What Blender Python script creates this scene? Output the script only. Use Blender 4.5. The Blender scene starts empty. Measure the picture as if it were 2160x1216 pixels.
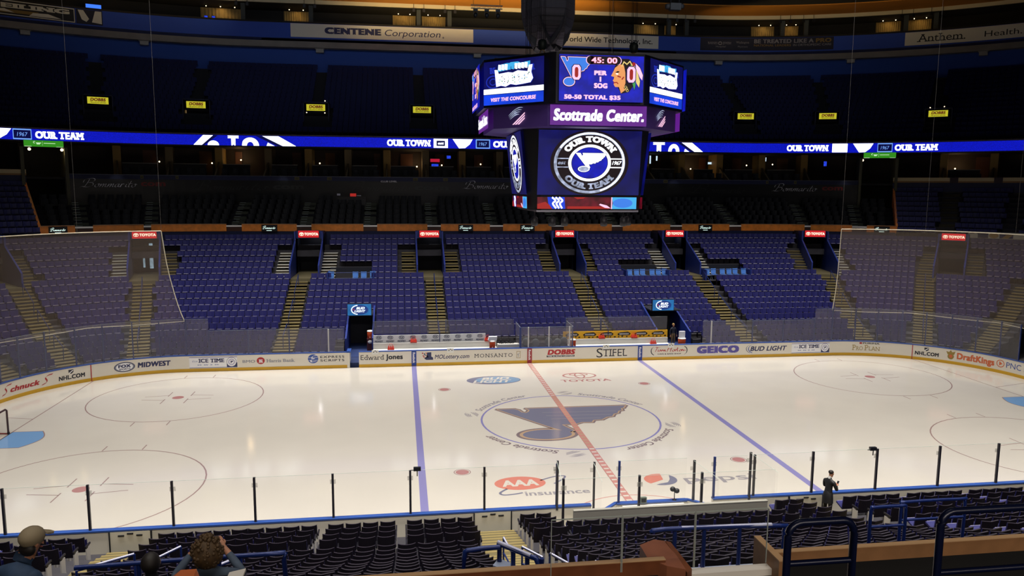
import bpy, bmesh, math, random
from math import sin, cos, pi, radians, hypot, atan2, sqrt
from mathutils import Vector, Matrix
S = bpy.context.scene
COL = S.collection
random.seed(7)
FT = 0.3048
# ------------------------------------------------------------------ camera
CAM = (-8.5096, -37.6663, 11.8263)
PITCH, ROLL, YAW, FPX = 0.1294, 0.0069, 0.1431, 1625.75
def camera_axes():
    f = Vector((sin(YAW)*cos(PITCH), cos(YAW)*cos(PITCH), -sin(PITCH)))
    r0 = Vector((cos(YAW), -sin(YAW), 0)); u0 = r0.cross(f)
    return cos(ROLL)*r0+sin(ROLL)*u0, -sin(ROLL)*r0+cos(ROLL)*u0, f
CR, CU, CF = camera_axes()
cd = bpy.data.cameras.new('camera'); cam = bpy.data.objects.new('camera', cd); COL.objects.link(cam)
cd.sensor_width = 36; cd.lens = 36*FPX/2160; cd.clip_start = .05; cd.clip_end = 400
cam.matrix_world = Matrix(((CR.x, CU.x, -CF.x, CAM[0]), (CR.y, CU.y, -CF.y, CAM[1]), (CR.z, CU.z, -CF.z, CAM[2]), (0, 0, 0, 1)))
S.camera = cam
def topx(p):
    d = Vector(p)-Vector(CAM); z = d.dot(CF)
    return 1080+FPX*d.dot(CR)/z, 608-FPX*d.dot(CU)/z, z
# ------------------------------------------------------------------ world, lights, exposure
S.view_settings.view_transform = 'Standard'; S.view_settings.look = 'None'
S.view_settings.gamma = 1; S.view_settings.exposure = 0; S.view_settings.use_curve_mapping = False
w = bpy.data.worlds.new('arena_air'); S.world = w; w.use_nodes = True
w.node_tree.nodes['Background'].inputs[0].default_value = (.0035, .0042, .0075, 1)
w.node_tree.nodes['Background'].inputs[1].default_value = 1.0
def area(name, loc, tgt, sx, sy, energy, col, spread=180):
    l = bpy.data.lights.new(name, 'AREA'); l.shape = 'RECTANGLE'; l.size = sx; l.size_y = sy
    l.energy = energy; l.color = col; l.spread = radians(spread)
    o = bpy.data.objects.new(name, l); COL.objects.link(o); o.location = loc
    o.rotation_euler = (Vector(tgt)-Vector(loc)).to_track_quat('-Z', 'Y').to_euler()
    return o
def spot(name, loc, tgt, energy, col, ang, blend=.6, r=.1):
    l = bpy.data.lights.new(name, 'SPOT'); l.energy = energy; l.color = col; l.spot_size = radians(ang); l.spot_blend = blend; l.shadow_soft_size = r
    o = bpy.data.objects.new(name, l); COL.objects.link(o); o.location = loc
    o.rotation_euler = (Vector(tgt)-Vector(loc)).to_track_quat('-Z', 'Y').to_euler()
    return o
def point(name, loc, energy, col, r=.1):
    l = bpy.data.lights.new(name, 'POINT'); l.energy = energy; l.color = col; l.shadow_soft_size = r
    o = bpy.data.objects.new(name, l); COL.objects.link(o); o.location = loc
    return o
WARM = (1, .955, .885)
for x in (-22, 0, 22):
    for y in (-15, 15):
        area('rink_lamps', (x, y, 29), (x, y*.92, 0), 20, 5, 2850, WARM, 82)
area('bowl_fill', (0, 4, 30), (0, 19, 4), 62, 6, 1250, (.9, .92, 1), 76)  # unseen fill added to lift the far lower bowl
area('upper_deck_fill', (0, 26, 30.5), (0, 56, 26.2), 70, 2, 520, (.75, .86, 1), 110)  # bluish ambient fill added to brighten the upper wall and parapet
area('near_board_fill', (0, -33, 24), (0, -15, 1), 44, 2, 1900, (1, .93, .82), 90)  # unseen fill added so the near board backs come out bright
area('wood_rail_fill', (-4, -44, 14.2), (-4, -31.6, 8.4), 14, 1.5, 420, (1, .87, .72), 130)  # invented warm fill behind the camera for the near wood rail
for x in (-30, 0, 30):
    area('soffit_fill', (x*1.1, 43.5-abs(x)*.22, 27.6), (x*1.25, 48.5-abs(x)*.25, 31.7), 26, 1.5, 620 if x == 0 else 150, (1, .74, .34), 84)  # warm fill added to brighten the ochre ceiling from below
# ------------------------------------------------------------------ materials
def lin(c):
    return tuple((v/12.92 if v <= .04045 else ((v+.055)/1.055)**2.4) for v in (x/255 for x in c))
MATS = {}
def mat(name, rgb, rough=.6, metal=0, spec=.5, noise=0, scale=4, bump=0, coat=0):
    if name in MATS: return MATS[name]
    m = bpy.data.materials.new(name); m.use_nodes = True; nt = m.node_tree; b = nt.nodes['Principled BSDF']
    c = lin(rgb) + (1,)
    b.inputs['Base Color'].default_value = c; b.inputs['Roughness'].default_value = rough
    b.inputs['Metallic'].default_value = metal; b.inputs['Specular IOR Level'].default_value = spec
    b.inputs['Coat Weight'].default_value = coat
    if noise or bump:
        tc = nt.nodes.new('ShaderNodeTexCoord'); n = nt.nodes.new('ShaderNodeTexNoise'); n.inputs['Scale'].default_value = scale; n.inputs['Detail'].default_value = 4
        nt.links.new(tc.outputs['Object'], n.inputs['Vector'])
        if noise:
            r = nt.nodes.new('ShaderNodeValToRGB')
            r.color_ramp.elements[0].position = .3; r.color_ramp.elements[1].position = .7
            r.color_ramp.elements[0].color = tuple(v*(1-noise) for v in c[:3])+(1,)
            r.color_ramp.elements[1].color = tuple(min(1, v*(1+noise)) for v in c[:3])+(1,)
            nt.links.new(n.outputs[0], r.inputs[0]); nt.links.new(r.outputs[0], b.inputs['Base Color'])
        if bump:
            bp = nt.nodes.new('ShaderNodeBump'); bp.inputs['Strength'].default_value = bump; bp.inputs['Distance'].default_value = .02
            nt.links.new(n.outputs[0], bp.inputs['Height']); nt.links.new(bp.outputs[0], b.inputs['Normal'])
    MATS[name] = m
    return m
def emit(name, rgb, k=1.0, noise=0, scale=6):
    if name in MATS: return MATS[name]
    m = bpy.data.materials.new(name); m.use_nodes = True; nt = m.node_tree; b = nt.nodes['Principled BSDF']
    c = lin(rgb)+(1,)
    b.inputs['Base Color'].default_value = (.01, .01, .01, 1); b.inputs['Roughness'].default_value = .5
    b.inputs['Emission Color'].default_value = c; b.inputs['Emission Strength'].default_value = k
    if noise:
        tc = nt.nodes.new('ShaderNodeTexCoord'); n = nt.nodes.new('ShaderNodeTexNoise'); n.inputs['Scale'].default_value = scale; n.inputs['Detail'].default_value = 3
        r = nt.nodes.new('ShaderNodeValToRGB'); r.color_ramp.elements[0].position = .35; r.color_ramp.elements[1].position = .68
        r.color_ramp.elements[0].color = tuple(v*(1-noise) for v in c[:3])+(1,); r.color_ramp.elements[1].color = tuple(v*(1+noise*.6) for v in c[:3])+(1,)
        nt.links.new(tc.outputs['Object'], n.inputs['Vector']); nt.links.new(n.outputs[0], r.inputs[0]); nt.links.new(r.outputs[0], b.inputs['Emission Color'])
    MATS[name] = m
    return m
def sheer(name, rgb, opac, gloss=.04):
    """clear sheet: mostly lets light through, the rest is a fine surface haze"""
    if name in MATS: return MATS[name]
    m = bpy.data.materials.new(name); m.use_nodes = True; nt = m.node_tree; nt.nodes.clear()
    o = nt.nodes.new('ShaderNodeOutputMaterial'); t = nt.nodes.new('ShaderNodeBsdfTransparent')
    d = nt.nodes.new('ShaderNodeBsdfDiffuse'); d.inputs[0].default_value = lin(rgb)+(1,)
    tl = nt.nodes.new('ShaderNodeBsdfTranslucent'); tl.inputs[0].default_value = lin(rgb)+(1,)
    g = nt.nodes.new('ShaderNodeBsdfGlossy'); g.inputs['Roughness'].default_value = .03
    a = nt.nodes.new('ShaderNodeMixShader'); a.inputs[0].default_value = .5
    nt.links.new(d.outputs[0], a.inputs[1]); nt.links.new(tl.outputs[0], a.inputs[2])
    b = nt.nodes.new('ShaderNodeMixShader'); b.inputs[0].default_value = opac
    nt.links.new(t.outputs[0], b.inputs[1]); nt.links.new(a.outputs[0], b.inputs[2])
    c = nt.nodes.new('ShaderNodeMixShader'); c.inputs[0].default_value = gloss
    nt.links.new(b.outputs[0], c.inputs[1]); nt.links.new(g.outputs[0], c.inputs[2]); nt.links.new(c.outputs[0], o.inputs[0])
    MATS[name] = m
    return m
# ------------------------------------------------------------------ object helpers
def tag(o, label=None, cat=None, group=None, kind=None):
    if label: o['label'] = label
    if cat: o['category'] = cat
    if group: o['group'] = group
    if kind: o['kind'] = kind
    return o
def empty(name, loc, label, cat, group=None, rz=0):
    o = bpy.data.objects.new(name, None); COL.objects.link(o); o.location = loc; o.rotation_euler = (0, 0, rz)
    o.empty_display_size = .2
    return tag(o, label, cat, group)
def copy_tree(o, parent=None):
    c = o.copy(); COL.objects.link(c); c.parent = parent
    for ch in list(o.children): copy_tree(ch, c)
    return c
class MB:
    def __init__(s): s.v = []; s.f = []; s.m = []; s.sm = []
    def add(s, vs, fs, m=0, smooth=False):
        k = len(s.v); s.v += [tuple(p) for p in vs]
        for f in fs: s.f.append([i+k for i in f]); s.m.append(m); s.sm.append(smooth)
    def hexa(s, p, m=0):
        s.add(p, [(0, 3, 2, 1), (4, 5, 6, 7), (0, 1, 5, 4), (1, 2, 6, 5), (2, 3, 7, 6), (3, 0, 4, 7)], m)
    def box(s, x0, x1, y0, y1, z0, z1, m=0):
        s.hexa([(x0, y0, z0), (x1, y0, z0), (x1, y1, z0), (x0, y1, z0), (x0, y0, z1), (x1, y0, z1), (x1, y1, z1), (x0, y1, z1)], m)
    def boxL(s, L, a0, a1, y0, y1, z0, z1, m=0):
        s.hexa([L(a0, y0, z0), L(a1, y0, z0), L(a1, y1, z0), L(a0, y1, z0), L(a0, y0, z1), L(a1, y0, z1), L(a1, y1, z1), L(a0, y1, z1)], m)
    def quad(s, a, b, c, d, m=0): s.add([a, b, c, d], [(0, 1, 2, 3)], m)
    def prism(s, poly, h0, h1, m=0, ax='z'):
        n = len(poly)
        def P(p, h): return (p[0], p[1], h) if ax == 'z' else ((p[0], h, p[1]) if ax == 'y' else (h, p[0], p[1]))
        s.add([P(p, h0) for p in poly]+[P(p, h1) for p in poly], [list(range(n))[::-1], [i+n for i in range(n)]]+[(i, (i+1) % n, (i+1) % n+n, i+n) for i in range(n)], m)
    def tube(s, pts, r, m=0, n=8, cap=True):
        pts = [Vector(p) for p in pts]; rings = []; k0 = len(s.v); up = Vector((0, 0, 1)); N = len(pts)
        for i, p in enumerate(pts):
            t = (pts[min(i+1, N-1)]-pts[max(i-1, 0)]).normalized()
            a = t.cross(up)
            if a.length < .05: a = t.cross(Vector((0, 1, 0)))
            a.normalize(); b = a.cross(t); rr = r[i] if isinstance(r, (list, tuple)) else r
            rings.append([p+a*rr*cos(2*pi*j/n)+b*rr*sin(2*pi*j/n) for j in range(n)])
        vs = [q for g in rings for q in g]
        fs = [(i*n+j, i*n+(j+1) % n, (i+1)*n+(j+1) % n, (i+1)*n+j) for i in range(N-1) for j in range(n)]
        s.add(vs, fs, m, True)
        if cap: s.add(rings[0], [tuple(range(n))], m); s.add(rings[-1], [tuple(range(n))[::-1]], m)
    def lathe(s, c, prof, n=16, m=0, smooth=True):
        vs = [(c[0]+r*cos(2*pi*j/n), c[1]+r*sin(2*pi*j/n), c[2]+z) for r, z in prof for j in range(n)]
        fs = [(i*n+j, i*n+(j+1) % n, (i+1)*n+(j+1) % n, (i+1)*n+j) for i in range(len(prof)-1) for j in range(n)]
        s.add(vs, fs, m, smooth); s.add(vs[:n], [tuple(range(n))[::-1]], m); s.add(vs[-n:], [tuple(range(n))], m)
    def ball(s, c, r, m=0, nu=14, nv=8):
        rx, ry, rz = r if isinstance(r, (list, tuple)) else (r, r, r)
        vs = [(c[0]+rx*sin(pi*i/nv)*cos(2*pi*j/nu), c[1]+ry*sin(pi*i/nv)*sin(2*pi*j/nu), c[2]+rz*cos(pi*i/nv)) for i in range(nv+1) for j in range(nu)]
        s.add(vs, [(i*nu+j, (i+1)*nu+j, (i+1)*nu+(j+1) % nu, i*nu+(j+1) % nu) for i in range(nv) for j in range(nu)], m, True)
    def obj(s, name, mats, parent=None, label=None, cat=None, group=None, kind=None, loc=None):
        me = bpy.data.meshes.new(name); me.from_pydata(s.v, [], s.f)
        for q in (mats if isinstance(mats, (list, tuple)) else [mats]): me.materials.append(q)
        me.polygons.foreach_set('material_index', s.m); me.polygons.foreach_set('use_smooth', s.sm); me.update()
        o = bpy.data.objects.new(name, me); COL.objects.link(o)
        if parent: o.parent = parent
        if loc: o.location = loc
        return tag(o, label, cat, group, kind)
# ------------------------------------------------------------------ lettering and marks drawn on surfaces
_T = {}
def glyphs(txt, bold=0, shear=0, serif=0, space=1.0):
    """2-D outline of a line of text (capital height 1): points, faces, width, lift of each point"""
    key = (txt, bold, shear, serif, space)
    if key in _T: return _T[key]
    sp = space*(1+max(0, bold-.03)*.9)
    cu = bpy.data.curves.new('t', 'FONT'); cu.body = txt; cu.resolution_u = 3; cu.fill_mode = 'FRONT'; cu.space_character = sp
    ob = bpy.data.objects.new('t', cu); me = bpy.data.meshes.new_from_object(ob)
    v = [(p.co.x, p.co.y) for p in me.vertices]; f = [list(p.vertices) for p in me.polygons]
    bpy.data.objects.remove(ob); bpy.data.curves.remove(cu); bpy.data.meshes.remove(me)
    if 'H' not in _T: _T['H'] = max(y for x, y in raw0('H'))
    cap = _T['H']; nb = len(v)
    if serif:
        ec = {}
        for q in f:
            for i in range(len(q)):
                ed = tuple(sorted((q[i], q[(i+1) % len(q)]))); ec[ed] = ec.get(ed, 0)+1
        for (a, b), n in list(ec.items()):
            if n != 1: continue
            (x0, y0), (x1, y1) = v[a], v[b]
            if abs(y0-y1) < .004 and .02 < abs(x1-x0) < .22 and (abs(y0) < .02 or abs(y0-cap) < .02 or abs(y0-cap*.74) < .03):
                x0, x1 = min(x0, x1), max(x0, x1); d = serif*.09; up = y0 < .1; k = len(v); t = .055*(1+serif*.4)
                v += [(x0-d, y0), (x1+d, y0), (x1+d, y0+(t if up else -t)), (x0-d, y0+(t if up else -t))]; f.append([k, k+1, k+2, k+3])
    lift = [0]*nb+[.0011]*(len(v)-nb)
    if bold:   # heavier strokes: the outline struck several times, side by side
        V, F, Lf = [], [], []
        st = [(-.5, -.35), (.5, -.35), (-.5, .35), (.5, .35)]+([(0, 0)] if bold > .07 else [])
        for i, (dx, dy) in enumerate(st):
            k = len(V); V += [(x+dx*bold, y+dy*bold) for x, y in v]; F += [[j+k for j in q] for q in f]; Lf += [l+.0003*i for l in lift]
        v, f, lift = V, F, Lf; y0 = -.35*bold; h = cap+.7*bold
    else: y0 = 0; h = cap
    x0 = min(p[0] for p in v); v = [((x-x0)/h+shear*(y-y0)/h, (y-y0)/h) for x, y in v]
    _T[key] = (v, f, max(p[0] for p in v), lift)
    return _T[key]
def raw0(t):
    cu = bpy.data.curves.new('t', 'FONT'); cu.body = t; ob = bpy.data.objects.new('t', cu); me = bpy.data.meshes.new_from_object(ob)
    v = [(p.co.x, p.co.y) for p in me.vertices]; bpy.data.objects.remove(ob); bpy.data.curves.remove(cu); bpy.data.meshes.remove(me)
    return v
class Dec(MB):
    """flat print on a surface: mp(u, v, w) gives the point, w = height off the surface"""
    def __init__(s, mp): super().__init__(); s.mp = mp; s.w = .004
    def P(s, pts, w): return [s.mp(u, v, s.w if w is None else w) for u, v in pts]
    def poly(s, pts, m=0, w=None): s.add(s.P(pts, w), [tuple(range(len(pts)))], m)
    def rect(s, u0, v0, u1, v1, m=0, w=None, nu=1):
        for i in range(nu):
            a, b = u0+(u1-u0)*i/nu, u0+(u1-u0)*(i+1)/nu
            s.add(s.P([(a, v0), (b, v0), (b, v1), (a, v1)], w), [(0, 1, 2, 3)], m)
    def disc(s, cu, cv, ru, rv, m=0, w=None, n=40, a0=0, a1=2*pi):
        if a1-a0 > 6.28:
            k = max(6, n//2)
            for i in range(k):
                p, q = -cos(pi*i/k), -cos(pi*(i+1)/k); hp, hq = sin(pi*i/k), sin(pi*(i+1)/k)
                P = [(cu+ru*p, cv-rv*hp), (cu+ru*q, cv-rv*hq), (cu+ru*q, cv+rv*hq), (cu+ru*p, cv+rv*hp)]
                if i == 0: P = P[1:]
                if i == k-1: P = [P[0], P[1], P[3]]
                s.poly(P, m, w)
        else: s.poly([(cu+ru*cos(a0+(a1-a0)*i/n), cv+rv*sin(a0+(a1-a0)*i/n)) for i in range(n+1)], m, w)
    def ring(s, cu, cv, ru, rv, tu, m=0, w=None, n=56, a0=0, a1=2*pi, tv=None):
        tv = tu if tv is None else tv
        for i in range(n):
            p, q = a0+(a1-a0)*i/n, a0+(a1-a0)*(i+1)/n
            s.add(s.P([(cu+ru*cos(p), cv+rv*sin(p)), (cu+ru*cos(q), cv+rv*sin(q)), (cu+(ru-tu)*cos(q), cv+(rv-tv)*sin(q)), (cu+(ru-tu)*cos(p), cv+(rv-tv)*sin(p))], w), [(0, 1, 2, 3)], m)
    def line(s, pts, t, m=0, w=None, closed=False):
        n = len(pts)
        for i in range(n if closed else n-1):
            (x0, y0), (x1, y1) = pts[i], pts[(i+1) % n]; L = hypot(x1-x0, y1-y0) or 1e-6
            dx, dy = -(y1-y0)/L*t/2, (x1-x0)/L*t/2; ex, ey = (x1-x0)/L*t*.3, (y1-y0)/L*t*.3
            s.add(s.P([(x0+dx-ex, y0+dy-ey), (x0-dx-ex, y0-dy-ey), (x1-dx+ex, y1-dy+ey), (x1+dx+ex, y1+dy+ey)], (s.w if w is None else w)+.0006*(i % 2)), [(0, 3, 2, 1)], m)
    def nib(s, pts, nx, ny, m=0, w=None):
        """broad-pen stroke: the pen edge is the vector (nx, ny)"""
        for i in range(len(pts)-1):
            (x0, y0), (x1, y1) = pts[i], pts[i+1]
            s.add(s.P([(x0-nx, y0-ny), (x0+nx, y0+ny), (x1+nx, y1+ny), (x1-nx, y1-ny)], (s.w if w is None else w)+.0008*(i % 2)), [(0, 1, 2, 3)], m)
    def text(s, txt, u0, v0, u1, v1, m=0, w=None, bold=0, shear=0, serif=0, space=1.0, wmax=True):
        """capitals fill v0..v1, the line fills u0..u1"""
        v, f, W, lf = glyphs(txt, bold, shear, serif, space); k = (u1-u0)/W
        s.add(s.lift([(u0+x*k, v0+y*(v1-v0)) for x, y in v], w, lf), f, m)
    def lift(s, pts, w, lf):
        w = s.w if w is None else w
        return [s.mp(u, v, w+l) for (u, v), l in zip(pts, lf)]
    def arc_text(s, txt, cu, cv, r, h, a_mid, span, m=0, w=None, bold=0, shear=0, serif=0, inside=False, ru=1.0):
        v, f, W, lf = glyphs(txt, bold, shear, serif)
        out = []
        for x, y in v:
            t = x/W-.5
            if inside: a = a_mid+t*span; rr = r-y*h
            else: a = a_mid-t*span; rr = r+y*h
            out.append((cu+ru*rr*cos(a), cv+rr*sin(a)))
        s.add(s.lift(out, w, lf), f, m)
def plane(o, eu, ev):
    o, eu, ev = Vector(o), Vector(eu), Vector(ev); n = eu.cross(ev).normalized()
    return lambda u, v, w=0: tuple(o+eu*u+ev*v+n*w)
def smooth_pts(pts, k=4):
    """Catmull-Rom through the points"""
    out = []; n = len(pts)
    for i in range(n-1):
        p0, p1, p2, p3 = pts[max(i-1, 0)], pts[i], pts[i+1], pts[min(i+2, n-1)]
        for j in range(k):
            t = j/k
            out.append(tuple(.5*(2*b+(c-a)*t+(2*a-5*b+4*c-d)*t*t+(3*b-a-3*c+d)*t**3) for a, b, c, d in zip(p0, p1, p2, p3)))
    return out+[tuple(pts[-1])]
# ------------------------------------------------------------------ the bowl: straight along the rink, then arcs round the corners
CX, CY = 23.0, 4.42
def bowl(u, Y, far=True):
    sg = 1 if u >= 0 else -1; a = abs(u); R = Y-CY
    if a <= CX: x, y = u, Y
    else: t = radians(a-CX); x, y = sg*(CX+R*sin(t)), CY+R*cos(t)
    return (x, y if far else -y)
def loc_frame(u, far=True):
    sg = 1 if u >= 0 else -1; a = max(0, abs(u)-CX); t = radians(a); n = Vector((sg*sin(t), cos(t))); tg = Vector((cos(t), -sg*sin(t)))
    c = Vector((sg*CX, CY)) if a > 0 else Vector((u, CY))
    def L(q, Y, z):
        p = c+n*(Y-CY)+tg*q
        return (p.x, p.y if far else -p.y, z)
    return L
def heading(u, far=True):
    """rotation about z of something at u that faces the ice (its own +y forward)"""
    sg = 1 if u >= 0 else -1; t = radians(max(0, abs(u)-CX))
    return (pi-sg*t) if far else sg*t
ROWS = [(14.1, 1.33), (14.95, 1.57), (15.8, 1.80), (16.64, 2.03), (17.75, 2.30), (18.6, 2.58), (19.44, 2.88), (20.28, 3.2), (21.12, 3.53), (21.96, 3.9), (22.8, 4.27), (23.64, 4.63), (24.48, 5.0), (25.32, 5.38), (26.16, 5.75), (27.0, 6.14), (27.84, 6.55), (28.68, 6.93), (29.52, 7.32), (30.36, 7.72)]
FLOORS = [z-.86 for _, z in ROWS]
FRONTS = [y-.62 for y, _ in ROWS]+[30.36+.22]
def slope_z(Y):
    if Y <= ROWS[0][0]: return FLOORS[0]
    for i in range(len(ROWS)-1):
        if Y < ROWS[i+1][0]:
            t = (Y-ROWS[i][0])/(ROWS[i+1][0]-ROWS[i][0]); return FLOORS[i]+t*(FLOORS[i+1]-FLOORS[i])
    return FLOORS[-1]
# ================================================================== ICE
ICE = mat('ice', (196, 190, 181), .1, spec=.5, noise=.025, scale=.35)
MK = [mat('ice_red_line', (182, 128, 122), .12), mat('ice_blue_line', (126, 122, 172), .12), mat('ice_thin_line', (146, 122, 120), .12),
      mat('ice_crease', (110, 150, 196), .12), mat('ice_grey_blue', (112, 112, 132), .12), mat('ice_tan', (172, 146, 122), .12),
      mat('ice_dark', (122, 108, 112), .12), mat('ice_grey', (140, 136, 142), .12), mat('ice_coral', (194, 120, 106), .12), ICE,
      mat('ice_dot', (164, 114, 112), .12), mat('ice_sky', (118, 144, 172), .12)]
RL, BL, TL, CB, GB, TN, DK, GY, CO, IC, DT, SK = range(12)
RC, RX, RY = 8.53, 21.95, 4.42
def rink_pts(off=0, n=16):
    p = []
    for cx, cy, a0 in ((RX, RY, 0), (-RX, RY, pi/2), (-RX, -RY, pi), (RX, -RY, 1.5*pi)):
        p += [(cx+(RC+off)*cos(a0+pi/2*i/n), cy+(RC+off)*sin(a0+pi/2*i/n)) for i in range(n+1)]
    return p
b = MB(); b.prism(rink_pts(.02), -.1, 0, 0); ice = b.obj('floor', ICE, kind='structure')
ice['label'] = 'cream white hockey ice inside the boards'
gp = plane((0, 0, 0), (1, 0, 0), (0, 1, 0))
def ice_mark(name, fn, label=None):
    d = Dec(gp); d.w = .002; fn(d); return d.obj(name, MK, ice, label)
def cl(d):
    d.rect(-.15, -12.95, .15, 12.95, RL, .012)
    y = -12.6
    while y < 12.8:
        d.rect(-.11, y, .11, y+.14, IC if abs(y) > 4.6 else TN, .013); y += .42
ice_mark('center_line', cl, 'faded red centre line with pale checks')
for s in (-1, 1):
    ice_mark('blue_line', lambda d: d.rect(s*25.5*FT-.15, -12.95, s*25.5*FT+.15, 12.95, BL))
    gx = s*27.13
    ice_mark('goal_line', lambda d: (d.rect(gx-.03, -11.3, gx+.03, 11.3, TL), d.line([(gx, 3.35), (s*30.48, 4.27)], .05, TL), d.line([(gx, -3.35), (s*30.48, -4.27)], .05, TL)))
    def crease(d):
        P = [(gx, -1.22), (gx-s*1.37, -1.22)]+[(gx-s*(1.37+.46*sin(pi*i/12)), -1.22+2.44*i/12) for i in range(1, 12)]+[(gx-s*1.37, 1.22), (gx, 1.22)]
        d.poly(P[::s], CB); d.line(P, .05, TL, .003)
    ice_mark('goal_crease', crease, 'light blue goal crease')
    for t in (-1, 1):
        fx, fy = s*69*FT, t*22*FT
        def circ(d):
            d.ring(fx, fy, 4.6, 4.6, .06, TL); d.ring(fx, fy, .31, .31, .05, DT); d.disc(fx, fy, .27, .27, DT, .003)
            for a in (-1, 1):
                for c in (-1, 1):
                    d.line([(fx+a*.61, fy+c*1.5), (fx+a*.61, fy+c*.5), (fx+a*1.83, fy+c*.3)][1:], .05, TL)
                    d.line([(fx+a*.61, fy+c*.3), (fx+a*.61, fy+c*1.2)], .05, TL)
                    d.line([(fx+c*.85, fy+a*4.57), (fx+c*.85, fy+a*5.2)], .05, TL)
        ice_mark('faceoff_circle', circ)
        ice_mark('faceoff_dot', lambda d: (d.ring(s*20*FT, fy, .36, .36, .04, TL), d.disc(s*20*FT, fy, .28, .28, DT)))
ice_mark('referee_crease', lambda d: d.ring(0, -12.95, 3.05, 3.05, .05, RL, a0=0, a1=pi))
NOTE = [(-3.5, 2.22), (-2.6, 2.2), (-2.42, 2.0), (-2.3, 1.56), (-2.1, 1.42), (-1.92, 1.6), (-1.8, 1.92), (-1.95, 2.2), (3.55, 2.18), (3.3, 1.72), (3.16, 1.66), (3.11, 1.3), (2.9, 1.22), (2.74, .84), (2.5, .72), (2.3, .3), (2.0, .22), (1.62, -.18), (1.15, -.22), (1.0, -.55), (.5, -.5), (.1, -.78), (-.62, -.8), (-.5, -1.12), (-.22, -1.8), (-.5, -2.0), (-1.05, -1.4), (-1.27, -1.11)]
def blues_note(d, cx, cy, k, fill, edge, rim, w=.003, kv=None, tw=.2, head_fill=None):
    kv = kv or k
    P = [(cx+x*k, cy+y*kv) for x, y in NOTE]; hx, hy = cx-1.62*k, cy-2.22*kv
    if rim is not None:
        d.line(P, tw*k*1.7, rim, w, True); d.disc(hx, hy, 1.52*k, 1.0*kv, rim, w)
    d.line(P, tw*k*.75, edge, w+.001, True); d.disc(hx, hy, 1.36*k, .86*kv, edge, w+.001)
    d.poly(P[::-1], fill, w+.002); d.disc(hx, hy, 1.2*k, .72*kv, fill if head_fill is None else head_fill, w+.0025)
def swirl(d, cx, cy, k, ang, m, w=None, mo=None, m2=None):
    m2 = m if m2 is None else m2
    c, s_ = cos(ang), sin(ang); R = lambda pts: [(cx+k*(x*c-y*s_), cy+k*(x*s_+y*c)) for x, y in pts]
    for i in range(3):
        o = i*.34
        d.poly(R([(-.72+o*1.0, -.8), (-.5+o*1.0, -.8), (.9, .02-o*.78+.28), (.9, .16-o*.78+.28)]), m, w)
    for i in range(4):
        o = i*.24
        up = [(-1.25+o*.3+1.9*t/8*(1-.12*i), .15-o*.55+(.85-.1*i)*sin(t/8*pi*.62)) for t in range(9)]
        lo = [(x, y-.13*sin((j+.4)/9*pi)) for j, (x, y) in enumerate(up)]
        for j in range(8): d.poly(R([lo[j], lo[j+1], up[j+1], up[j]]), m2, w)
def centre(d):
    d.ring(0, 0, 4.62, 4.62, .1, BL)
    blues_note(d, 0, 0, 1.0, GB, TN, DK)
    for q in ((.4, 1.38, 2.75, 1.22), (.5, .8, 2.3, .62), (.65, .22, 1.6, .08)): d.line([(q[0]-1.6, q[1]), (q[2], q[3])], .05, GY, .0065)
    for a, txt_in in ((2.30, 0), (.86, 0), (-.84, 0), (-2.30, 0)):
        d.arc_text('Scottrade Center', 0, 0, 4.82, .42, a, .82, GY if a > 0 else DK, bold=.05, shear=.15)
        swirl(d, 5.15*cos(a+.55), 5.15*sin(a+.55), .42, a+.55-pi/2, GY)
ice_mark('center_logo', centre, 'blue circle with a winged music note and ring of lettering')
def ice_beer(d):
    d.disc(-2.95, 8.6, 1.68, 1.02, GB); d.disc(-2.7, 8.62, 1.38, .84, SK, .003)
    d.text('BUD', -3.7, 8.68, -1.9, 9.28, IC, .004, bold=.09, shear=.3); d.text('LIGHT', -4.3, 7.98, -1.85, 8.6, IC, .004, bold=.09, shear=.3)
ice_mark('ice_logo', ice_beer, 'grey blue oval with pale two line lettering')
def ice_toy(d):
    d.ring(2.6, 9.15, 1.1, .72, .13, DT); d.ring(2.6, 9.42, .62, .3, .1, DT, .003); d.ring(2.6, 9.1, .34, .62, .1, DT, .0035)
    d.text('TOYOTA', 1.16, 7.62, 4.3, 8.15, DT, bold=.05)
ice_mark('ice_logo', ice_toy, 'pale red overlapping ovals above a word')
def ice_aaa(d):
    d.disc(-3.88, -8.2, 1.04, .7, CO); d.text('AAA', -4.62, -8.52, -3.14, -7.86, IC, .003, bold=.08)
    d.line(smooth_pts([(-3.0, -8.0), (-2.4, -7.68), (-1.95, -7.64), (-2.05, -7.95), (-2.5, -8.4)]), .09, GB)
    d.line(smooth_pts([(-4.5, -8.75), (-4.8, -9.1), (-4.7, -9.32), (-4.3, -9.3), (-3.95, -9.2)]), .1, GB)
    d.text('insurance', -3.85, -9.52, -1.28, -9.08, GY, bold=.04)
ice_mark('ice_logo', ice_aaa, 'coral oval with three letters and a swoosh')
def ice_cola(d):
    d.poly([(1.9+.68*cos(a), -8.52+.62*sin(a)) for a in [radians(75+i*10.2) for i in range(15)]]+[(1.65, -8.75), (2.0, -8.55)], CO)
    d.poly([(1.9+.68*cos(a), -8.52+.62*sin(a)) for a in [radians(238+i*15) for i in range(12)]]+[(2.28, -8.55), (2.1, -8.85), (1.75, -8.95)], GB)
    d.text('pepsi', 2.85, -8.95, 5.9, -8.3, GY, bold=.02)
ice_mark('ice_logo', ice_cola, 'two tone globe beside a pale grey word')

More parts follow.
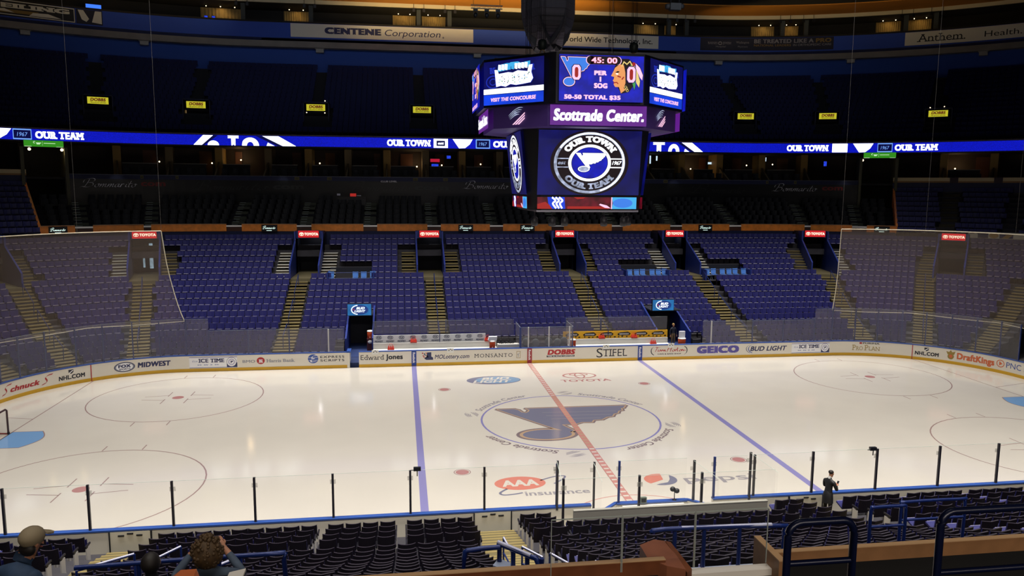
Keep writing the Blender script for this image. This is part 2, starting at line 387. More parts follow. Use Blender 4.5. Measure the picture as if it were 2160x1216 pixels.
# ================================================================== BOARDS
WHT = mat('board_white', (222, 216, 203), .3); YEL = mat('kick_yellow', (206, 160, 28), .45); BLU = mat('cap_blue', (46, 78, 150), .4)
BACKB = mat('board_back', (182, 176, 160), .5); BDARK = mat('dark_gap', (22, 22, 26), .7)
def rink(s, off=0, side=1):
    sg = 1 if s >= 0 else -1; a = abs(s); L = RC*pi/2
    if a <= RX: return (sg*a, side*(12.95+off))
    if a <= RX+L:
        t = (a-RX)/RC; return (sg*(RX+(RC+off)*sin(t)), side*(RY+(RC+off)*cos(t)))
    return (sg*(30.48+off), side*(RY-(a-RX-L)))
boards = empty('dasher_boards', (0, 0, 0), 'white rink boards with yellow kick plate, blue cap rail and printed adverts round the ice', 'rink boards')
def run(b, s0, s1, o0, o1, z0, z1, m, side=1, step=.12):
    n = max(1, int(abs(s1-s0)/step))
    if abs(s0) <= RX and abs(s1) <= RX: n = 1
    for i in range(n):
        a, c = s0+(s1-s0)*i/n, s0+(s1-s0)*(i+1)/n
        q = [rink(a, o0, side), rink(c, o0, side), rink(c, o1, side), rink(a, o1, side)]
        b.hexa([p+(z0,) for p in q]+[p+(z1,) for p in q], m)
END = RX+RC*pi/2+RY
FARS = [(-END, -RX), (-RX, -11.95), (-11.36, RX), (RX, END)]
NEARS = [(-END, -RX), (-RX, -2.17), (-1.27, 1.25), (2.2, RX), (RX, END)]
for nm, o0, o1, z0, z1, m in (('board_panel', 0, .14, 0, 1.02, (WHT, BACKB)), ('kick_plate', -.015, 0, 0, .2, YEL), ('cap_rail', -.02, .18, 1.02, 1.07, BLU)):
    b = MB()
    for s0, s1 in FARS: run(b, s0, s1, o0, o1, z0, z1, 0)
    for s0, s1 in NEARS: run(b, s0, s1, o0, o1, z0, z1, 0, -1)
    b.obj(nm, m, boards)
# door leaves and seams seen from the seats
for x0, x1 in ((-17.69, -16.45), (-6.2, -4.94), (5.04, 6.31)):
    b = MB(); b.box(x0, x1, -13.13, -13.09, .12, 1.0, 0)
    for q in (x0, x1): b.box(q-.02, q+.02, -13.15, -13.08, .1, 1.02, 1)
    for k in (.28, .5, .72): b.box(x0+(x1-x0)*k-.09, x0+(x1-x0)*k+.09, -13.16, -13.12, .86+.06*(k == .5), .90+.06*(k == .5), 1)
    b.obj('gate', (mat('gate_white', (205, 199, 182), .5), BDARK), boards, 'white access gate with three black latches')
for s, hx, tx in ((-1, -1.27, -1.93), (1, 1.25, 1.95)):
    b = MB(); h = Vector((hx, -12.98, 0)); t = Vector((tx, -13.62, 0)); n = Vector((-(t-h).y, (t-h).x, 0)).normalized()*.06
    q = [h-n, t-n, t+n, h+n]
    b.hexa([(p.x, p.y, .1) for p in q]+[(p.x, p.y, 1.02) for p in q], 0); b.hexa([(p.x, p.y, 1.02) for p in q]+[(p.x, p.y, 1.07) for p in q], 1)
    b.obj('penalty_door', (WHT, BLU), boards, 'open penalty box door')
b = MB(); b.box(-12.12, -11.95, 12.9, 14.0, 0, 1.02, 0); b.box(-12.16, -11.9, 12.86, 14.05, 1.02, 1.07, 1); b.obj('bench_door', (WHT, BLU), boards, 'bench door swung back from the boards')
# adverts on the far boards: u = run along the boards, v = height
bp = lambda u, v, w=0: rink(u, -w)+(v,)
AD = [mat('ad_red', (172, 38, 44), .5), mat('ad_navy', (44, 50, 92), .5), mat('ad_black', (44, 44, 52), .5), mat('ad_blue', (52, 84, 160), .5), mat('ad_grey', (128, 132, 146), .5),
      WHT, mat('ad_violet', (86, 78, 160), .5), mat('ad_orange', (206, 104, 62), .5), mat('ad_gold', (150, 128, 60), .5), mat('ad_white', (236, 236, 240), .5), mat('ad_red_line', (150, 34, 44), .5), mat('ad_blue_line', (38, 66, 142), .5)]
R_, N_, K_, B_, G_, W_, V_, O_, Y_, X_, RLN, BLN = range(12)
def ad(fn, label):
    d = Dec(bp); d.w = .005; fn(d); return d.obj('board_advert', AD, boards, label)
def stripe(u, m, lbl):
    def f(d):
        d.rect(u-.16, .02, u+.16, 1.02, m, .02)
        # word down the stripe
        v, fa, W, lf = glyphs('Reebok', .06); k = .72/W
        d.add([d.mp(u-.08+y*.16, .93-x*k, .024+l) for (x, y), l in zip(v, lf)], fa, X_)
    return ad(f, lbl)
stripe(-7.77, BLN, 'blue stripe with a white word running down it'); stripe(.02, RLN, 'red stripe with a white word running down it'); stripe(7.78, BLN, None)
def icet(u0, u1):
    def f(d):
        L = u1-u0; d.rect(u0, .24, u1, .94, X_, None, 8); d.rect(u0, .9, u1, .93, V_, .007, 6); d.rect(u0, .24, u1, .27, B_, .007, 6)
        d.text("it's an", u0+.06*L, .62, u0+.17*L, .74, B_, .007, shear=.2); d.text('ICE TIME', u0+.19*L, .58, u0+.73*L, .83, N_, .007, bold=.08, serif=1)
        [d.line(smooth_pts([(u0+(.17+.045*q)*L, .4), (u0+(.18+.045*q)*L, .47), (u0+(.19+.045*q)*L, .4), (u0+(.205+.045*q)*L, .46)], 2), .02, B_, .007) for q in range(10) if q not in (2, 5, 7)]
        d.rect(u0+.78*L, .27, u1, .55, N_, .007, 3); d.disc(u0+.88*L, .59, .105*L, .31, N_, .009); d.disc(u0+.88*L, .59, .098*L, .29, X_, .011); d.disc(u0+.88*L, .59, .065*L, .19, V_, .013); d.disc(u0+.88*L, .59, .055*L, .16, X_, .015)
        blues_note(d, u0+.885*L, .6, .028, N_, N_, None, .017)
    return f
ad(icet(-22.0, -19.06), 'white panel with violet bars, slab lettering and a round badge'); ad(icet(18.98, 21.87), 'white panel with violet bars, slab lettering and a round badge')
def schn(d):
    d.text('chnuck', -32.45, .42, -30.55, .72, R_, bold=.1, shear=.25)
    for u in (-32.72, -30.2):
        d.nib(smooth_pts([(u+.42, .88), (u+.12, .84), (u-.02, .72), (u+.06, .58), (u+.02, .44), (u-.25, .36)]), .035, .03, R_)
ad(schn, 'red flowing word with long letter ends')
def nhl(u, d):
    d.text('NHL.COM', u, .36, u+1.5, .62, K_, bold=.1, shear=.05); c = u+.72
    d.poly([(c-.14, .92), (c+.14, .92), (c+.14, .76), (c, .66), (c-.14, .76)], K_); d.line([(c-.1, .72), (c+.1, .86)], .05, X_, .008)
ad(lambda d: nhl(-29.46, d), 'black league web address below a small shield'); ad(lambda d: nhl(27.68, d), 'black league web address below a small shield')
for u in (-27.62, 27.52): ad(lambda d: d.rect(u-.025, .0, u+.025, 1.02, R_, .02), None)
def fox(d, u0, u1, v0, v1, word=True):
    c, r = (u0+u1)/2, (u1-u0)/2; m = (v0+v1)/2; h = (v1-v0)/2
    d.disc(c, m, r, h, N_); d.disc(c, m, r*.93, h*.88, G_, .007); d.disc(c, m, r*.8, h*.8, X_, .009); d.text('FOX', c-r*.6, m-h*.12, c+r*.6, m+h*.5, N_, .012, bold=.12)
    d.text('SPORTS', c-r*.55, m-h*.6, c+r*.55, m-h*.25, N_, .012, bold=.04)
ad(lambda d: (fox(d, -26.34, -25.16, .3, .92), d.text('MIDWEST', -25.02, .47, -23.11, .8, N_, bold=.12, shear=.12)), 'sports channel oval beside a navy word')
def bank(d):
    d.text('BMO', -18.73, .5, -17.95, .68, G_, bold=.03); d.disc(-17.6, .62, .25, .23, R_); d.text('BI', -17.72, .53, -17.48, .7, X_, .007, bold=.08, serif=1)
    d.rect(-17.74, .49, -17.46, .52, X_, .007); d.text('Harris Bank', -17.25, .5, -15.45, .7, G_, serif=1, bold=.03)
ad(bank, 'grey bank name with a red disc in its middle')
def scripts(d):
    d.disc(-14.3, .66, .33, .3, B_); d.nib(smooth_pts([(-14.05, .88), (-14.3, .84), (-14.38, .7), (-14.2, .68), (-14.42, .6), (-14.4, .46), (-14.1, .5)]), .04, .02, X_, .008)
    for v in (.56, .72): d.rect(-14.6, v, -14.0, v+.02, X_, .007)
    d.text('EXPRESS', -13.84, .69, -12.3, .84, K_, bold=.04, space=1.15); d.text('SCRIPTS', -13.84, .46, -12.3, .61, K_, bold=.04, space=1.15)
ad(scripts, 'blue globe beside two lines of dark capitals')
ad(lambda d: (d.text('Edward', -11.25, .5, -9.72, .82, K_, serif=1), d.text('Jones', -9.62, .5, -8.5, .84, K_, bold=.09)), 'dark two word name, the second word bold')
def lot(d):
    for i in range(9): d.disc(-7.2+.12*(i % 3)+.05*(i//3), .86-.13*(i//3)-.05*(i % 2), .045, .045, (R_, N_, O_)[i % 3])
    d.poly([(-6.62, .92), (-6.62, .62), (-6.5, .55), (-6.5, .4), (-6.95, .4), (-7.1, .5), (-6.95, .6), (-6.9, .9)][::-1], N_)
    d.text('MOLottery.com', -6.4, .46, -4.08, .74, N_, bold=.03, shear=.22)
ad(lot, 'navy slanted web address beside a pair of letters and dots')
ad(lambda d: (d.text('MONSANTO', -3.75, .48, -1.15, .72, K_, serif=1, space=1.25), d.line([(-.86, .38), (-.62, .38), (-.62, .84), (-.86, .84)], .025, Y_, closed=True), d.line(smooth_pts([(-.74, .45), (-.75, .6), (-.68, .74)]), .03, G_), d.line([(-.75, .58), (-.82, .66)], .03, G_)), 'widely spaced dark serif capitals beside a plant in a box')
ad(lambda d: (d.text('DOBBS', 1.25, .55, 3.2, .9, R_, bold=.13, shear=.18), d.rect(1.2, .38, 3.14, .5, K_), d.text('TIRE & AUTO CENTERS', 1.26, .4, 3.08, .48, X_, .008, bold=.03)), 'red slanted word over a dark strip of small capitals')
ad(lambda d: (d.text('S', 4.68, .28, 5.12, .9, K_), d.text('TIFEL', 5.14, .34, 6.86, .84, K_, serif=1)), 'tall dark serif capitals with a large first letter')
def tim(d):
    for s in (-1, 1): d.nib(smooth_pts([(9.88+s*1.1, .93), (9.88+s*1.25, .82), (9.88+s*1.3, .64), (9.88+s*1.25, .46), (9.88+s*1.1, .34)]), .03, .01, K_)
    S_ = [[(8.72, .82), (8.9, .9), (9.1, .86), (9.28, .9)], [(9.02, .87), (8.94, .7), (8.88, .58)], [(9.1, .72), (9.08, .6), (9.16, .6)], [(9.2, .58), (9.24, .72), (9.34, .6), (9.4, .72), (9.5, .6), (9.56, .72), (9.6, .59), (9.66, .62)],
          [(9.86, .9), (9.78, .7), (9.72, .56)], [(10.1, .92), (10.0, .7), (9.96, .56)], [(9.72, .73), (9.9, .76), (10.06, .74)], [(10.22, .72), (10.12, .64), (10.2, .57), (10.28, .65), (10.22, .72)], [(10.32, .58), (10.34, .72), (10.44, .7)], [(10.5, .86), (10.46, .62), (10.54, .58)], [(10.42, .74), (10.6, .76)],
          [(10.7, .72), (10.61, .64), (10.68, .57), (10.76, .65), (10.7, .72)], [(10.8, .58), (10.82, .72), (10.9, .66), (10.93, .58)], [(11.06, .71), (10.98, .67), (11.06, .62), (10.97, .57)]]
    for q in S_: d.nib(smooth_pts(q), .028, .012, R_)
    d.text('CAFE & BAKE SHOP', 9.05, .36, 10.75, .46, K_, bold=.03)
ad(tim, 'red handwritten name between dark round brackets')
ad(lambda d: d.text('GEICO', 11.9, .38, 15.02, .9, V_, bold=.17), 'large bold violet capitals')
def blt(d):
    for k in (0, .16): d.nib(smooth_pts([(15.95+k, .96), (15.68+k, .84), (15.56+k, .65), (15.64+k, .46), (15.85+k, .32)]), .03, .008, B_ if k else G_)
    d.text('BUD LIGHT', 15.85, .46, 18.62, .8, N_, bold=.07, shear=.25)
ad(blt, 'navy slanted beer name behind a double arc')
ad(lambda d: (d.text('PURINA', 24.28, .86, 25.4, .97, K_, bold=.06), d.rect(24.05, .86, 24.22, .98, R_), d.text('P', 23.55, .4, 23.8, .78, Y_, serif=1), d.text('RO', 23.82, .4, 24.3, .68, Y_, serif=1), d.text('P', 24.4, .4, 24.66, .78, Y_, serif=1), d.text('LAN', 24.68, .4, 25.45, .68, Y_, serif=1)), 'small pet food name over large pale gold serif capitals')
def draft(d):
    d.poly([(29.62, .86), (29.8, .82), (29.9, .96), (30.0, .82), (30.2, .9), (30.12, .66), (29.72, .64)][::-1], Y_); d.disc(29.92, .52, .2, .2, Y_); d.disc(29.92, .54, .11, .11, O_, .008)
    d.text('DraftKings', 30.3, .4, 32.7, .84, O_, bold=.1)
ad(draft, 'orange name beside a small crowned emblem')
ad(lambda d: (d.ring(33.1, .64, .27, .25, .05, O_), d.poly([(33.02, .5), (33.24, .64), (33.02, .78)], O_), d.text('PNC BANK', 33.5, .46, 36.2, .82, B_)), 'orange ring emblem beside blue bank letters')
# ================================================================== GLASS ABOVE THE BOARDS
GL_N = sheer('rink_glass', (215, 220, 212), .035, .02); GL_F = sheer('far_rink_glass', (172, 168, 170), .33, .02); POST = mat('post_blue', (34, 52, 112), .4); POSTD = mat('post_dark', (46, 44, 52), .4, .3)
POSTW = mat('post_white', (226, 226, 224), .4); GEDGE = mat('glass_edge', (176, 190, 182), .3)
ORD = 'first second third fourth fifth sixth seventh eighth ninth tenth eleventh twelfth thirteenth fourteenth fifteenth sixteenth seventeenth eighteenth nineteenth twentieth'.split()
def pane(pfun, s0, s1, z0, z1, gm, pm, label, group, post=True, off=.06, nseg=1, pr=.035, name='rink_glass'):
    b = MB()
    for i in range(nseg):
        a, c = s0+(s1-s0)*i/nseg, s0+(s1-s0)*(i+1)/nseg
        q = [pfun(a, off-.006), pfun(c, off-.006), pfun(c, off+.006), pfun(a, off+.006)]
        b.quad(q[0]+(z0,), q[1]+(z0,), q[1]+(z1,), q[0]+(z1,), 0)
        b.hexa([p+(z1,) for p in q]+[p+(z1+.006,) for p in q], 1)
    o = b.obj(name, (gm, GEDGE), None, label, 'rink glass', group)
    if post:
        b = MB(); p = pfun(s0, off+.03); e = pfun(s0+.01, off+.03); dx, dy = e[0]-p[0], e[1]-p[1]; l = hypot(dx, dy); dx, dy = dx/l*pr, dy/l*pr
        q = [(p[0]-dx-dy, p[1]-dy+dx), (p[0]+dx-dy, p[1]+dy+dx), (p[0]+dx+dy, p[1]+dy-dx), (p[0]-dx+dy, p[1]-dy-dx)]
        b.hexa([k+(z0,) for k in q]+[k+(z1+.01,) for k in q], 0); b.obj('post', pm, o)
        b = MB(); n2 = pfun(s0, off-.02); b.box(n2[0]-.09, n2[0]+.09, n2[1]-.012, n2[1]+.012, z1-.34, z1-.2, 0)
        if gm is GL_N: b.obj('clip', sheer('clip_clear', (200, 200, 190), .3), o)
    return o
nearp = lambda s, o: rink(s, o, -1); farp = lambda s, o: rink(s, o, 1)
GN = 'clear panes along the near boards'; GF = 'hazy panes along the far boards'
for k, x in enumerate((-23.2, -20.73, -18.27, -15.78, -13.27, -10.81, -8.31, -5.85)):
    x1 = (-20.73, -18.27, -15.78, -13.27, -10.81, -8.31, -5.85, -3.38)[k]
    pane(nearp, x, x1, 1.07, 2.55, GL_N, POSTD, 'clear glass pane on the near boards, %s one left of the penalty box' % ORD[7-k], GN)
for k, x in enumerate((5.91, 8.38, 10.86, 13.24, 15.7)):
    pane(nearp, x, x+2.45, 1.07, 2.58, GL_N, POSTD, 'clear glass pane on the near boards, %s one right of the penalty box' % ORD[k], GN)
pane(nearp, 3.71, 5.91, 1.07, 2.56, GL_N, POSTD, 'clear glass pane closing the gap just right of the penalty box', GN)
for s0, s1, lb in ((-3.38, -2.17, 'left penalty bench front'), (-1.2, 1.23, 'timekeeper bench front'), (2.23, 3.46, 'right penalty bench front')):
    pane(nearp, s0, s1, 1.07, 2.55, GL_N, POST, 'clear glass pane over the '+lb, 'penalty box glass')
def vpost(x, y, z0, z1, m, r=.03):
    b = MB(); b.box(x-r, x+r, y-r, y+r, z0, z1); return b, m
def seg(p, q): 
    L = hypot(q[0]-p[0], q[1]-p[1])
    return lambda s, o: (p[0]+(q[0]-p[0])*s/L-(q[1]-p[1])/L*o, p[1]+(q[1]-p[1])*s/L+(q[0]-p[0])/L*o), L
for p, q, z, lb in (((-3.4, -13.1), (-3.62, -15.05), 2.68, 'left end of the penalty box'), ((3.5, -13.1), (3.55, -15.05), 2.68, 'right end of the penalty box'), ((-2.14, -13.15), (-2.3, -14.9), 2.6, 'between the left penalty bench and the timekeepers'), ((1.42, -13.15), (1.6, -14.9), 2.5, 'between the timekeepers and the right penalty bench')):
    f, L = seg(p, q); pane(f, 0, L, .95, z, GL_N, POSTD, 'clear side pane at the '+lb if 'end' in lb else 'clear divider pane '+lb, 'penalty box glass', off=0)
for k, (x0, x1) in enumerate(((-3.6, -1.15), (-1.15, .92), (.92, 3.4))):
    f, L = seg((x0, -15.15), (x1, -15.15)); pane(f, 0, L, 1.0, 2.84, GL_N, POSTD, 'clear back pane behind the %s of the penalty box' % ('left bench', 'timekeepers', 'right bench')[k], 'penalty box glass', off=0)
# far side: corners tall, sides lower
LF = [-34.2, -32.9, -31.65, -30.07, -28.36, -26.85, -25.21, -23.7, -22.16, -20.77]
for k in range(9): pane(farp, LF[k], LF[k+1], 1.07, 3.4, GL_F, POST, 'tall hazy pane of the left far corner, %s one from the first stepped pane' % ORD[8-k], GF, nseg=3)
RF = [34.2, 32.9, 31.36, 29.81, 28.25, 26.76, 25.22, 23.71, 22.04, 20.68]
for k in range(9): pane(farp, RF[k], RF[k+1], 1.07, 3.4, GL_F, POST, 'tall hazy pane of the right far corner, %s one from the first stepped pane' % ORD[8-k], GF, nseg=3)
for s0, s1, k in ((-20.77, -18.34, 3), (-18.34, -15.79, 2), (-15.79, -13.3, 1)): pane(farp, s0, s1, 1.07, 2.63, GL_F, POST, 'lower hazy pane on the far boards, %s one left of the bench door' % ORD[k-1], GF)
for s0, s1, k in ((20.68, 18.3, 3), (18.3, 16.0, 2), (16.0, 12.95, 1)): pane(farp, s0, s1, 1.07, 2.63, GL_F, POST, 'lower hazy pane on the far boards, %s one right of the players bench' % ORD[k-1], GF)
pane(farp, -13.3, -12.3, 1.07, 2.6, GL_F, POSTW, 'narrow hazy pane with a white post beside the bench door', GF)
pane(farp, 12.95, 12.3, 1.07, 2.65, GL_F, POSTW, 'narrow hazy pane with a white post at the right end of the benches', GF)
# between the two benches: a small glazed booth with white posts
for k, (x0, x1) in enumerate(((-.55, -.05), (-.05, 1.37), (1.37, 2.8), (2.8, 3.05))):
    pane(farp, x0, x1, 1.07, 2.46, GL_F, POSTW if k else POST, 'hazy booth pane between the players benches, %s from the left' % ORD[k], 'booth glass', off=.1)
for x, lb in ((-.6, 'left'), (3.05, 'right')):
    f, L = seg((x, 13.1), (x, 15.3)); pane(f, 0, L, 1.0, 2.46, GL_F, POST, 'hazy side pane at the %s of the booth between the benches' % lb, 'booth glass', off=0)
b1 = [-10.49, -7.9, -5.5, -3.2]; b2 = [3.05, 5.6, 8.1, 10.56]
for k in range(3): pane(lambda s, o: (s, 15.4+o), b1[k], b1[k+1], 1.75, 2.62, GL_F, POST, 'hazy pane behind the bench with white panels, %s from its tunnel' % ORD[k], 'glass behind the benches')
for k in range(3): pane(lambda s, o: (s, 15.4+o), b2[k], b2[k+1], 1.7, 2.63, GL_F, POST, 'hazy pane behind the bench with the yellow panel, %s from the booth' % ORD[k], 'glass behind the benches')
pane(lambda s, o: (s, 15.4+o), -3.2, -.7, 1.1, 2.6, GL_F, POST, 'hazy pane behind the bench, next to the booth', 'glass behind the benches')
# netting over the corners
NET = sheer('net_mesh', (186, 168, 150), .25, 0); ROPE = mat('net_rope', (214, 204, 178), .7)
for sg, nm in ((-1, 'left'), (1, 'right')):
    b = MB(); cols = []
    top = 9.0 if sg < 0 else 9.08
    # bottom follows the glass, the free edge sweeps down to the glass
    edge = [(-23.3, 9.0), (-23.22, 8.2), (-23.12, 7.2), (-22.95, 6.1), (-22.7, 4.9), (-22.45, 3.9), (-22.2, 3.2)] if sg < 0 else [(22.35, 9.08), (22.32, 7.5), (22.28, 6), (22.2, 4.6), (22.05, 3.3)]
    nz = 12; ns = 26
    def ex(z):
        for (s0, z0), (s1, z1) in zip(edge, edge[1:]):
            if z1 <= z <= z0: return s0+(s1-s0)*(z0-z)/(z0-z1)
        return edge[-1][0]
    vs = []
    for i in range(ns+1):
        for j in range(nz+1):
            t = j/nz; sag = .10*sin(pi*(i*3.0/ns % 1)) if j == 0 else 0
            z = (3.25-sag)+t*(top-3.25); e = ex(z); s = e+(sg*38-e)*i/ns
            vs.append(rink(s, .2)+(z,))
    fs = [(i*(nz+1)+j, (i+1)*(nz+1)+j, (i+1)*(nz+1)+j+1, i*(nz+1)+j+1) for i in range(ns) for j in range(nz)]
    b.add(vs, fs, 0, True)
    o = b.obj('safety_net', NET, None, 'grey brown safety net hung over the glass of the %s far corner' % nm, 'net')
    b = MB(); b.tube([vs[i*(nz+1)+nz] for i in range(ns+1)], .03, 0, 5); b.tube([vs[j] for j in range(nz+1)], .03, 0, 5); b.tube([vs[i*(nz+1)] for i in range(ns+1)], .022, 0, 5)
    b.obj('border_rope', ROPE, o, 'pale border rope')
    b = MB()
    for i in (0, 9, 18, 26) if sg > 0 else (0, 8, 17, 26):
        p = vs[i*(nz+1)+nz]; b.tube([p, (p[0], p[1], 34)], .007, 0, 4)
    b.obj('hanging_cable', mat('thin_cable', (120, 116, 110), .5), o)
# goal at the left end
g = empty('hockey_goal', (-27.2, 0, 0), 'red framed hockey goal with white net by the blue crease', 'goal')
RED = mat('goal_red', (120, 30, 34), .35); b = MB()
b.tube([(.04, -.91, 0), (.04, -.91, 1.16), (0, -.87, 1.22), (0, .87, 1.22), (.04, .91, 1.16), (.04, .91, 0)], .045, 0, 8); b.obj('goal_frame', mat('goal_dark', (62, 40, 44), .35), g)
b = MB(); b.tube([(0, -.91, .03), (-.7, -1.0, .03), (-1.1, -.5, .03), (-1.1, .5, .03), (-.7, 1.0, .03), (0, .91, .03)], .03); b.tube([(0, 0, 1.2), (-.55, 0, 1.1), (-1.1, 0, .03)], .025); b.obj('base_frame', RED, g)
b = MB()
P = [(0, -.91), (-.7, -1.0), (-1.1, -.5), (-1.1, .5), (-.7, 1.0), (0, .91)]; Q = [(0, -.9), (-.4, -.9), (-.55, -.5), (-.55, .5), (-.4, .9), (0, .9)]
for i in range(5): b.quad(P[i]+(.03,), P[i+1]+(.03,), Q[i+1]+(1.18,), Q[i]+(1.18,))
b.add([q+(1.19,) for q in Q], [tuple(range(6))]); b.obj('goal_net', sheer('goal_mesh', (225, 222, 215), .5, 0), g)
b = MB(); b.tube([(.05, -.9, .02), (.05, -.9, .1)], .06); b.tube([(.05, .9, .02), (.05, .9, .1)], .06); b.obj('peg', BDARK, g)

# ================================================================== TERRACES
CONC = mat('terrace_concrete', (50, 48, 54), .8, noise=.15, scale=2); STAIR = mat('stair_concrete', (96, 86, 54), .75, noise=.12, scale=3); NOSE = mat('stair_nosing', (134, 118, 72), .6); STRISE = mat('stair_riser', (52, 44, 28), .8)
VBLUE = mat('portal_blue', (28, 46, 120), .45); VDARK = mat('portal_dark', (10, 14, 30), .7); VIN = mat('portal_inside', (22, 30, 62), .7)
FV = [-62.5, -37.2, -16.15, -6.15, 5.6, 15.6, 36.6, 63.5]           # far portals
FA = [-79, -60, -37.4, -16.5, -5.95, 6.1, 16.6, 37.2, 58.8, 79]     # far aisles
TUN = [(-12.4, -10.5), (9.85, 12.35)]
NA = [-17.0, -5.55, 5.7, 17.0]; NV = [-3.95]
PLAT = [(-14.25, -10.75), (10.0, 13.6), (16.9, 20.8)]
def metres(u, R): return R*radians(abs(u)-CX) if abs(u) > CX else 0
def lateral(u, uc, Y):
    """distance along the row from uc to u at radius Y"""
    def pos(q):
        s = 1 if q >= 0 else -1; a = abs(q)
        return s*(a if a <= CX else CX+(Y-CY)*radians(a-CX))
    return pos(u)-pos(uc)
def blocked(u, i, far):
    Y = ROWS[i][0]
    if far:
        if i < 2 and abs(u) < 13.2: return True
        for a, c in TUN:
            if i < 7 and a-.1 < u < c+.1: return True
        for a, c in PLAT:
            if a < u < c and 12 <= i <= 14: return True
        for v in FV:
            d = abs(lateral(u, v, Y))
            if i >= 18: 
                if d < 1.35: return True
            elif i >= 13:
                if d < 2.45: return True
        for v in FA:
            if i < 13 and abs(lateral(u, v, Y)) < .85: return True
    else:
        if i < 4 and -3.7 < u < 3.75 and i < 2: return True
        for v in NV:
            d = abs(lateral(u, v, Y))
            if i >= 15 and d < 1.15: return True
        for v in NA:
            if (i < 13 or v < 0) and abs(lateral(u, v, Y)) < .8: return True
    return False
def open_ground(u, i, far):
    """where the terrace itself is cut away"""
    Y = ROWS[i][0]
    if far:
        if i < 2 and abs(u) < 13.0: return True
        for a, c in TUN:
            if i < 7 and a < u < c: return True
        for v in FV:
            if i >= 13 and i < 18 and abs(lateral(u, v, Y)) < 1.2: return True
    else:
        if i < 2 and -3.7 < u < 3.75: return True
        for v in NV:
            if 14 < i and abs(lateral(u, v, Y)) < 1.1: return True
    return False
def terrace(far, u0, u1, du):
    b = MB(); n = int((u1-u0)/du)
    for i in range(len(ROWS)):
        Y0, Y1, z = FRONTS[i], FRONTS[i+1], FLOORS[i]; zb = FLOORS[i-1] if i else 0
        for k in range(n):
            a, c = u0+k*du, u0+(k+1)*du
            if open_ground((a+c)/2, i, far): continue
            q = [bowl(a, Y0, far), bowl(c, Y0, far), bowl(c, Y1, far), bowl(a, Y1, far)]
            b.hexa([p+(z-.5,) for p in q]+[p+(z,) for p in q], 0)
    return b.obj('seating_terrace', CONC, None, 'stepped concrete under the %s lower seats' % ('far' if far else 'near'), None, None, 'structure')
terrace(True, -84, 84, .5); terrace(False, -26, 24, .5)
b = MB(); b.box(-60, 60, -45, 60, -.3, -.12); b.obj('floor_slab', mat('event_floor', (60, 58, 58), .8), kind='structure')
b = MB(); b.box(-13.3, 13.6, 13.1, 17.6, -.12, .3); b.obj('bench_floor', mat('rubber_floor', (26, 42, 84), .8), kind='structure')
b = MB(); b.box(-4, 4, -15.3, -13.1, -.12, .4); b.obj('penalty_floor', mat('grey_floor', (150, 146, 134), .8), kind='structure')
def steps(u, i0, i1, far, hw, label, nm='aisle_stairs', cut=None, mats=None):
    L = loc_frame(u, far); b = MB()
    for i in range(i0, i1):
        z0, z1 = FLOORS[i], FLOORS[min(i+1, len(FLOORS)-1)]; Y0, Y1 = FRONTS[i], FRONTS[i+1]; hY = (Y1-Y0)/2; h = (z1-z0)/2
        for k in range(2):
            y, z = Y0+k*hY, z0+k*h+.012
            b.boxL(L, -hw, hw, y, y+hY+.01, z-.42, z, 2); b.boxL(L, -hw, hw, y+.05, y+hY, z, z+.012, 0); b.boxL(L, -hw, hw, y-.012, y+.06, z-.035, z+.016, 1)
    return b.obj(nm, mats or (STAIR, NOSE, STRISE), None, label, None, None, 'structure')
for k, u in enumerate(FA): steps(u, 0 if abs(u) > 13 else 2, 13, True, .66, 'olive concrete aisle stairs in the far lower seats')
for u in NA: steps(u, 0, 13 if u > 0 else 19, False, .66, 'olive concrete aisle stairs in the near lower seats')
RAILM = mat('rail_blue', (22, 42, 104), .3, .2)
def rail(name, pts, r, label, group=None, m=None, posts=(), zb=0, parent_mid=None):
    b = MB(); b.tube(smooth_pts(pts, 3) if 2 < len(pts) < 10 else pts, r, 0, 8)
    o = b.obj(name, m or RAILM, None, label, 'handrail', group)
    for p in posts:
        b = MB(); b.tube([p[0], p[1]], r*.9, 0, 7); b.obj('post', m or RAILM, o)
    if parent_mid:
        b = MB(); b.tube(parent_mid, r*.8, 0, 7); b.obj('mid_rail', m or RAILM, o)
    return o
W8 = ['far left corner', 'left corner', 'left corner', 'left', 'left of centre', 'right of centre', 'right', 'right corner', 'right corner', 'far right corner']
for k, u in enumerate(FA):
    L = loc_frame(u, True)
    if k in (0, 9): continue
    for j, (i0, i1) in enumerate(((2, 4), (5, 8), (9, 12))):
        p0, p1 = L(0, FRONTS[i0], FLOORS[i0]+.85), L(0, FRONTS[i1], FLOORS[i1]+.85)
        rail('aisle_handrail', [p0, p1], .026, 'blue centre handrail %s of the %s far aisle from left' % (('at the foot', 'half way up', 'at the top')[j], ORD[k-1]), 'far aisle handrails',
             posts=[(L(0, FRONTS[i0]+.02, FLOORS[i0]), p0), (L(0, FRONTS[i1], FLOORS[i1]), p1)])
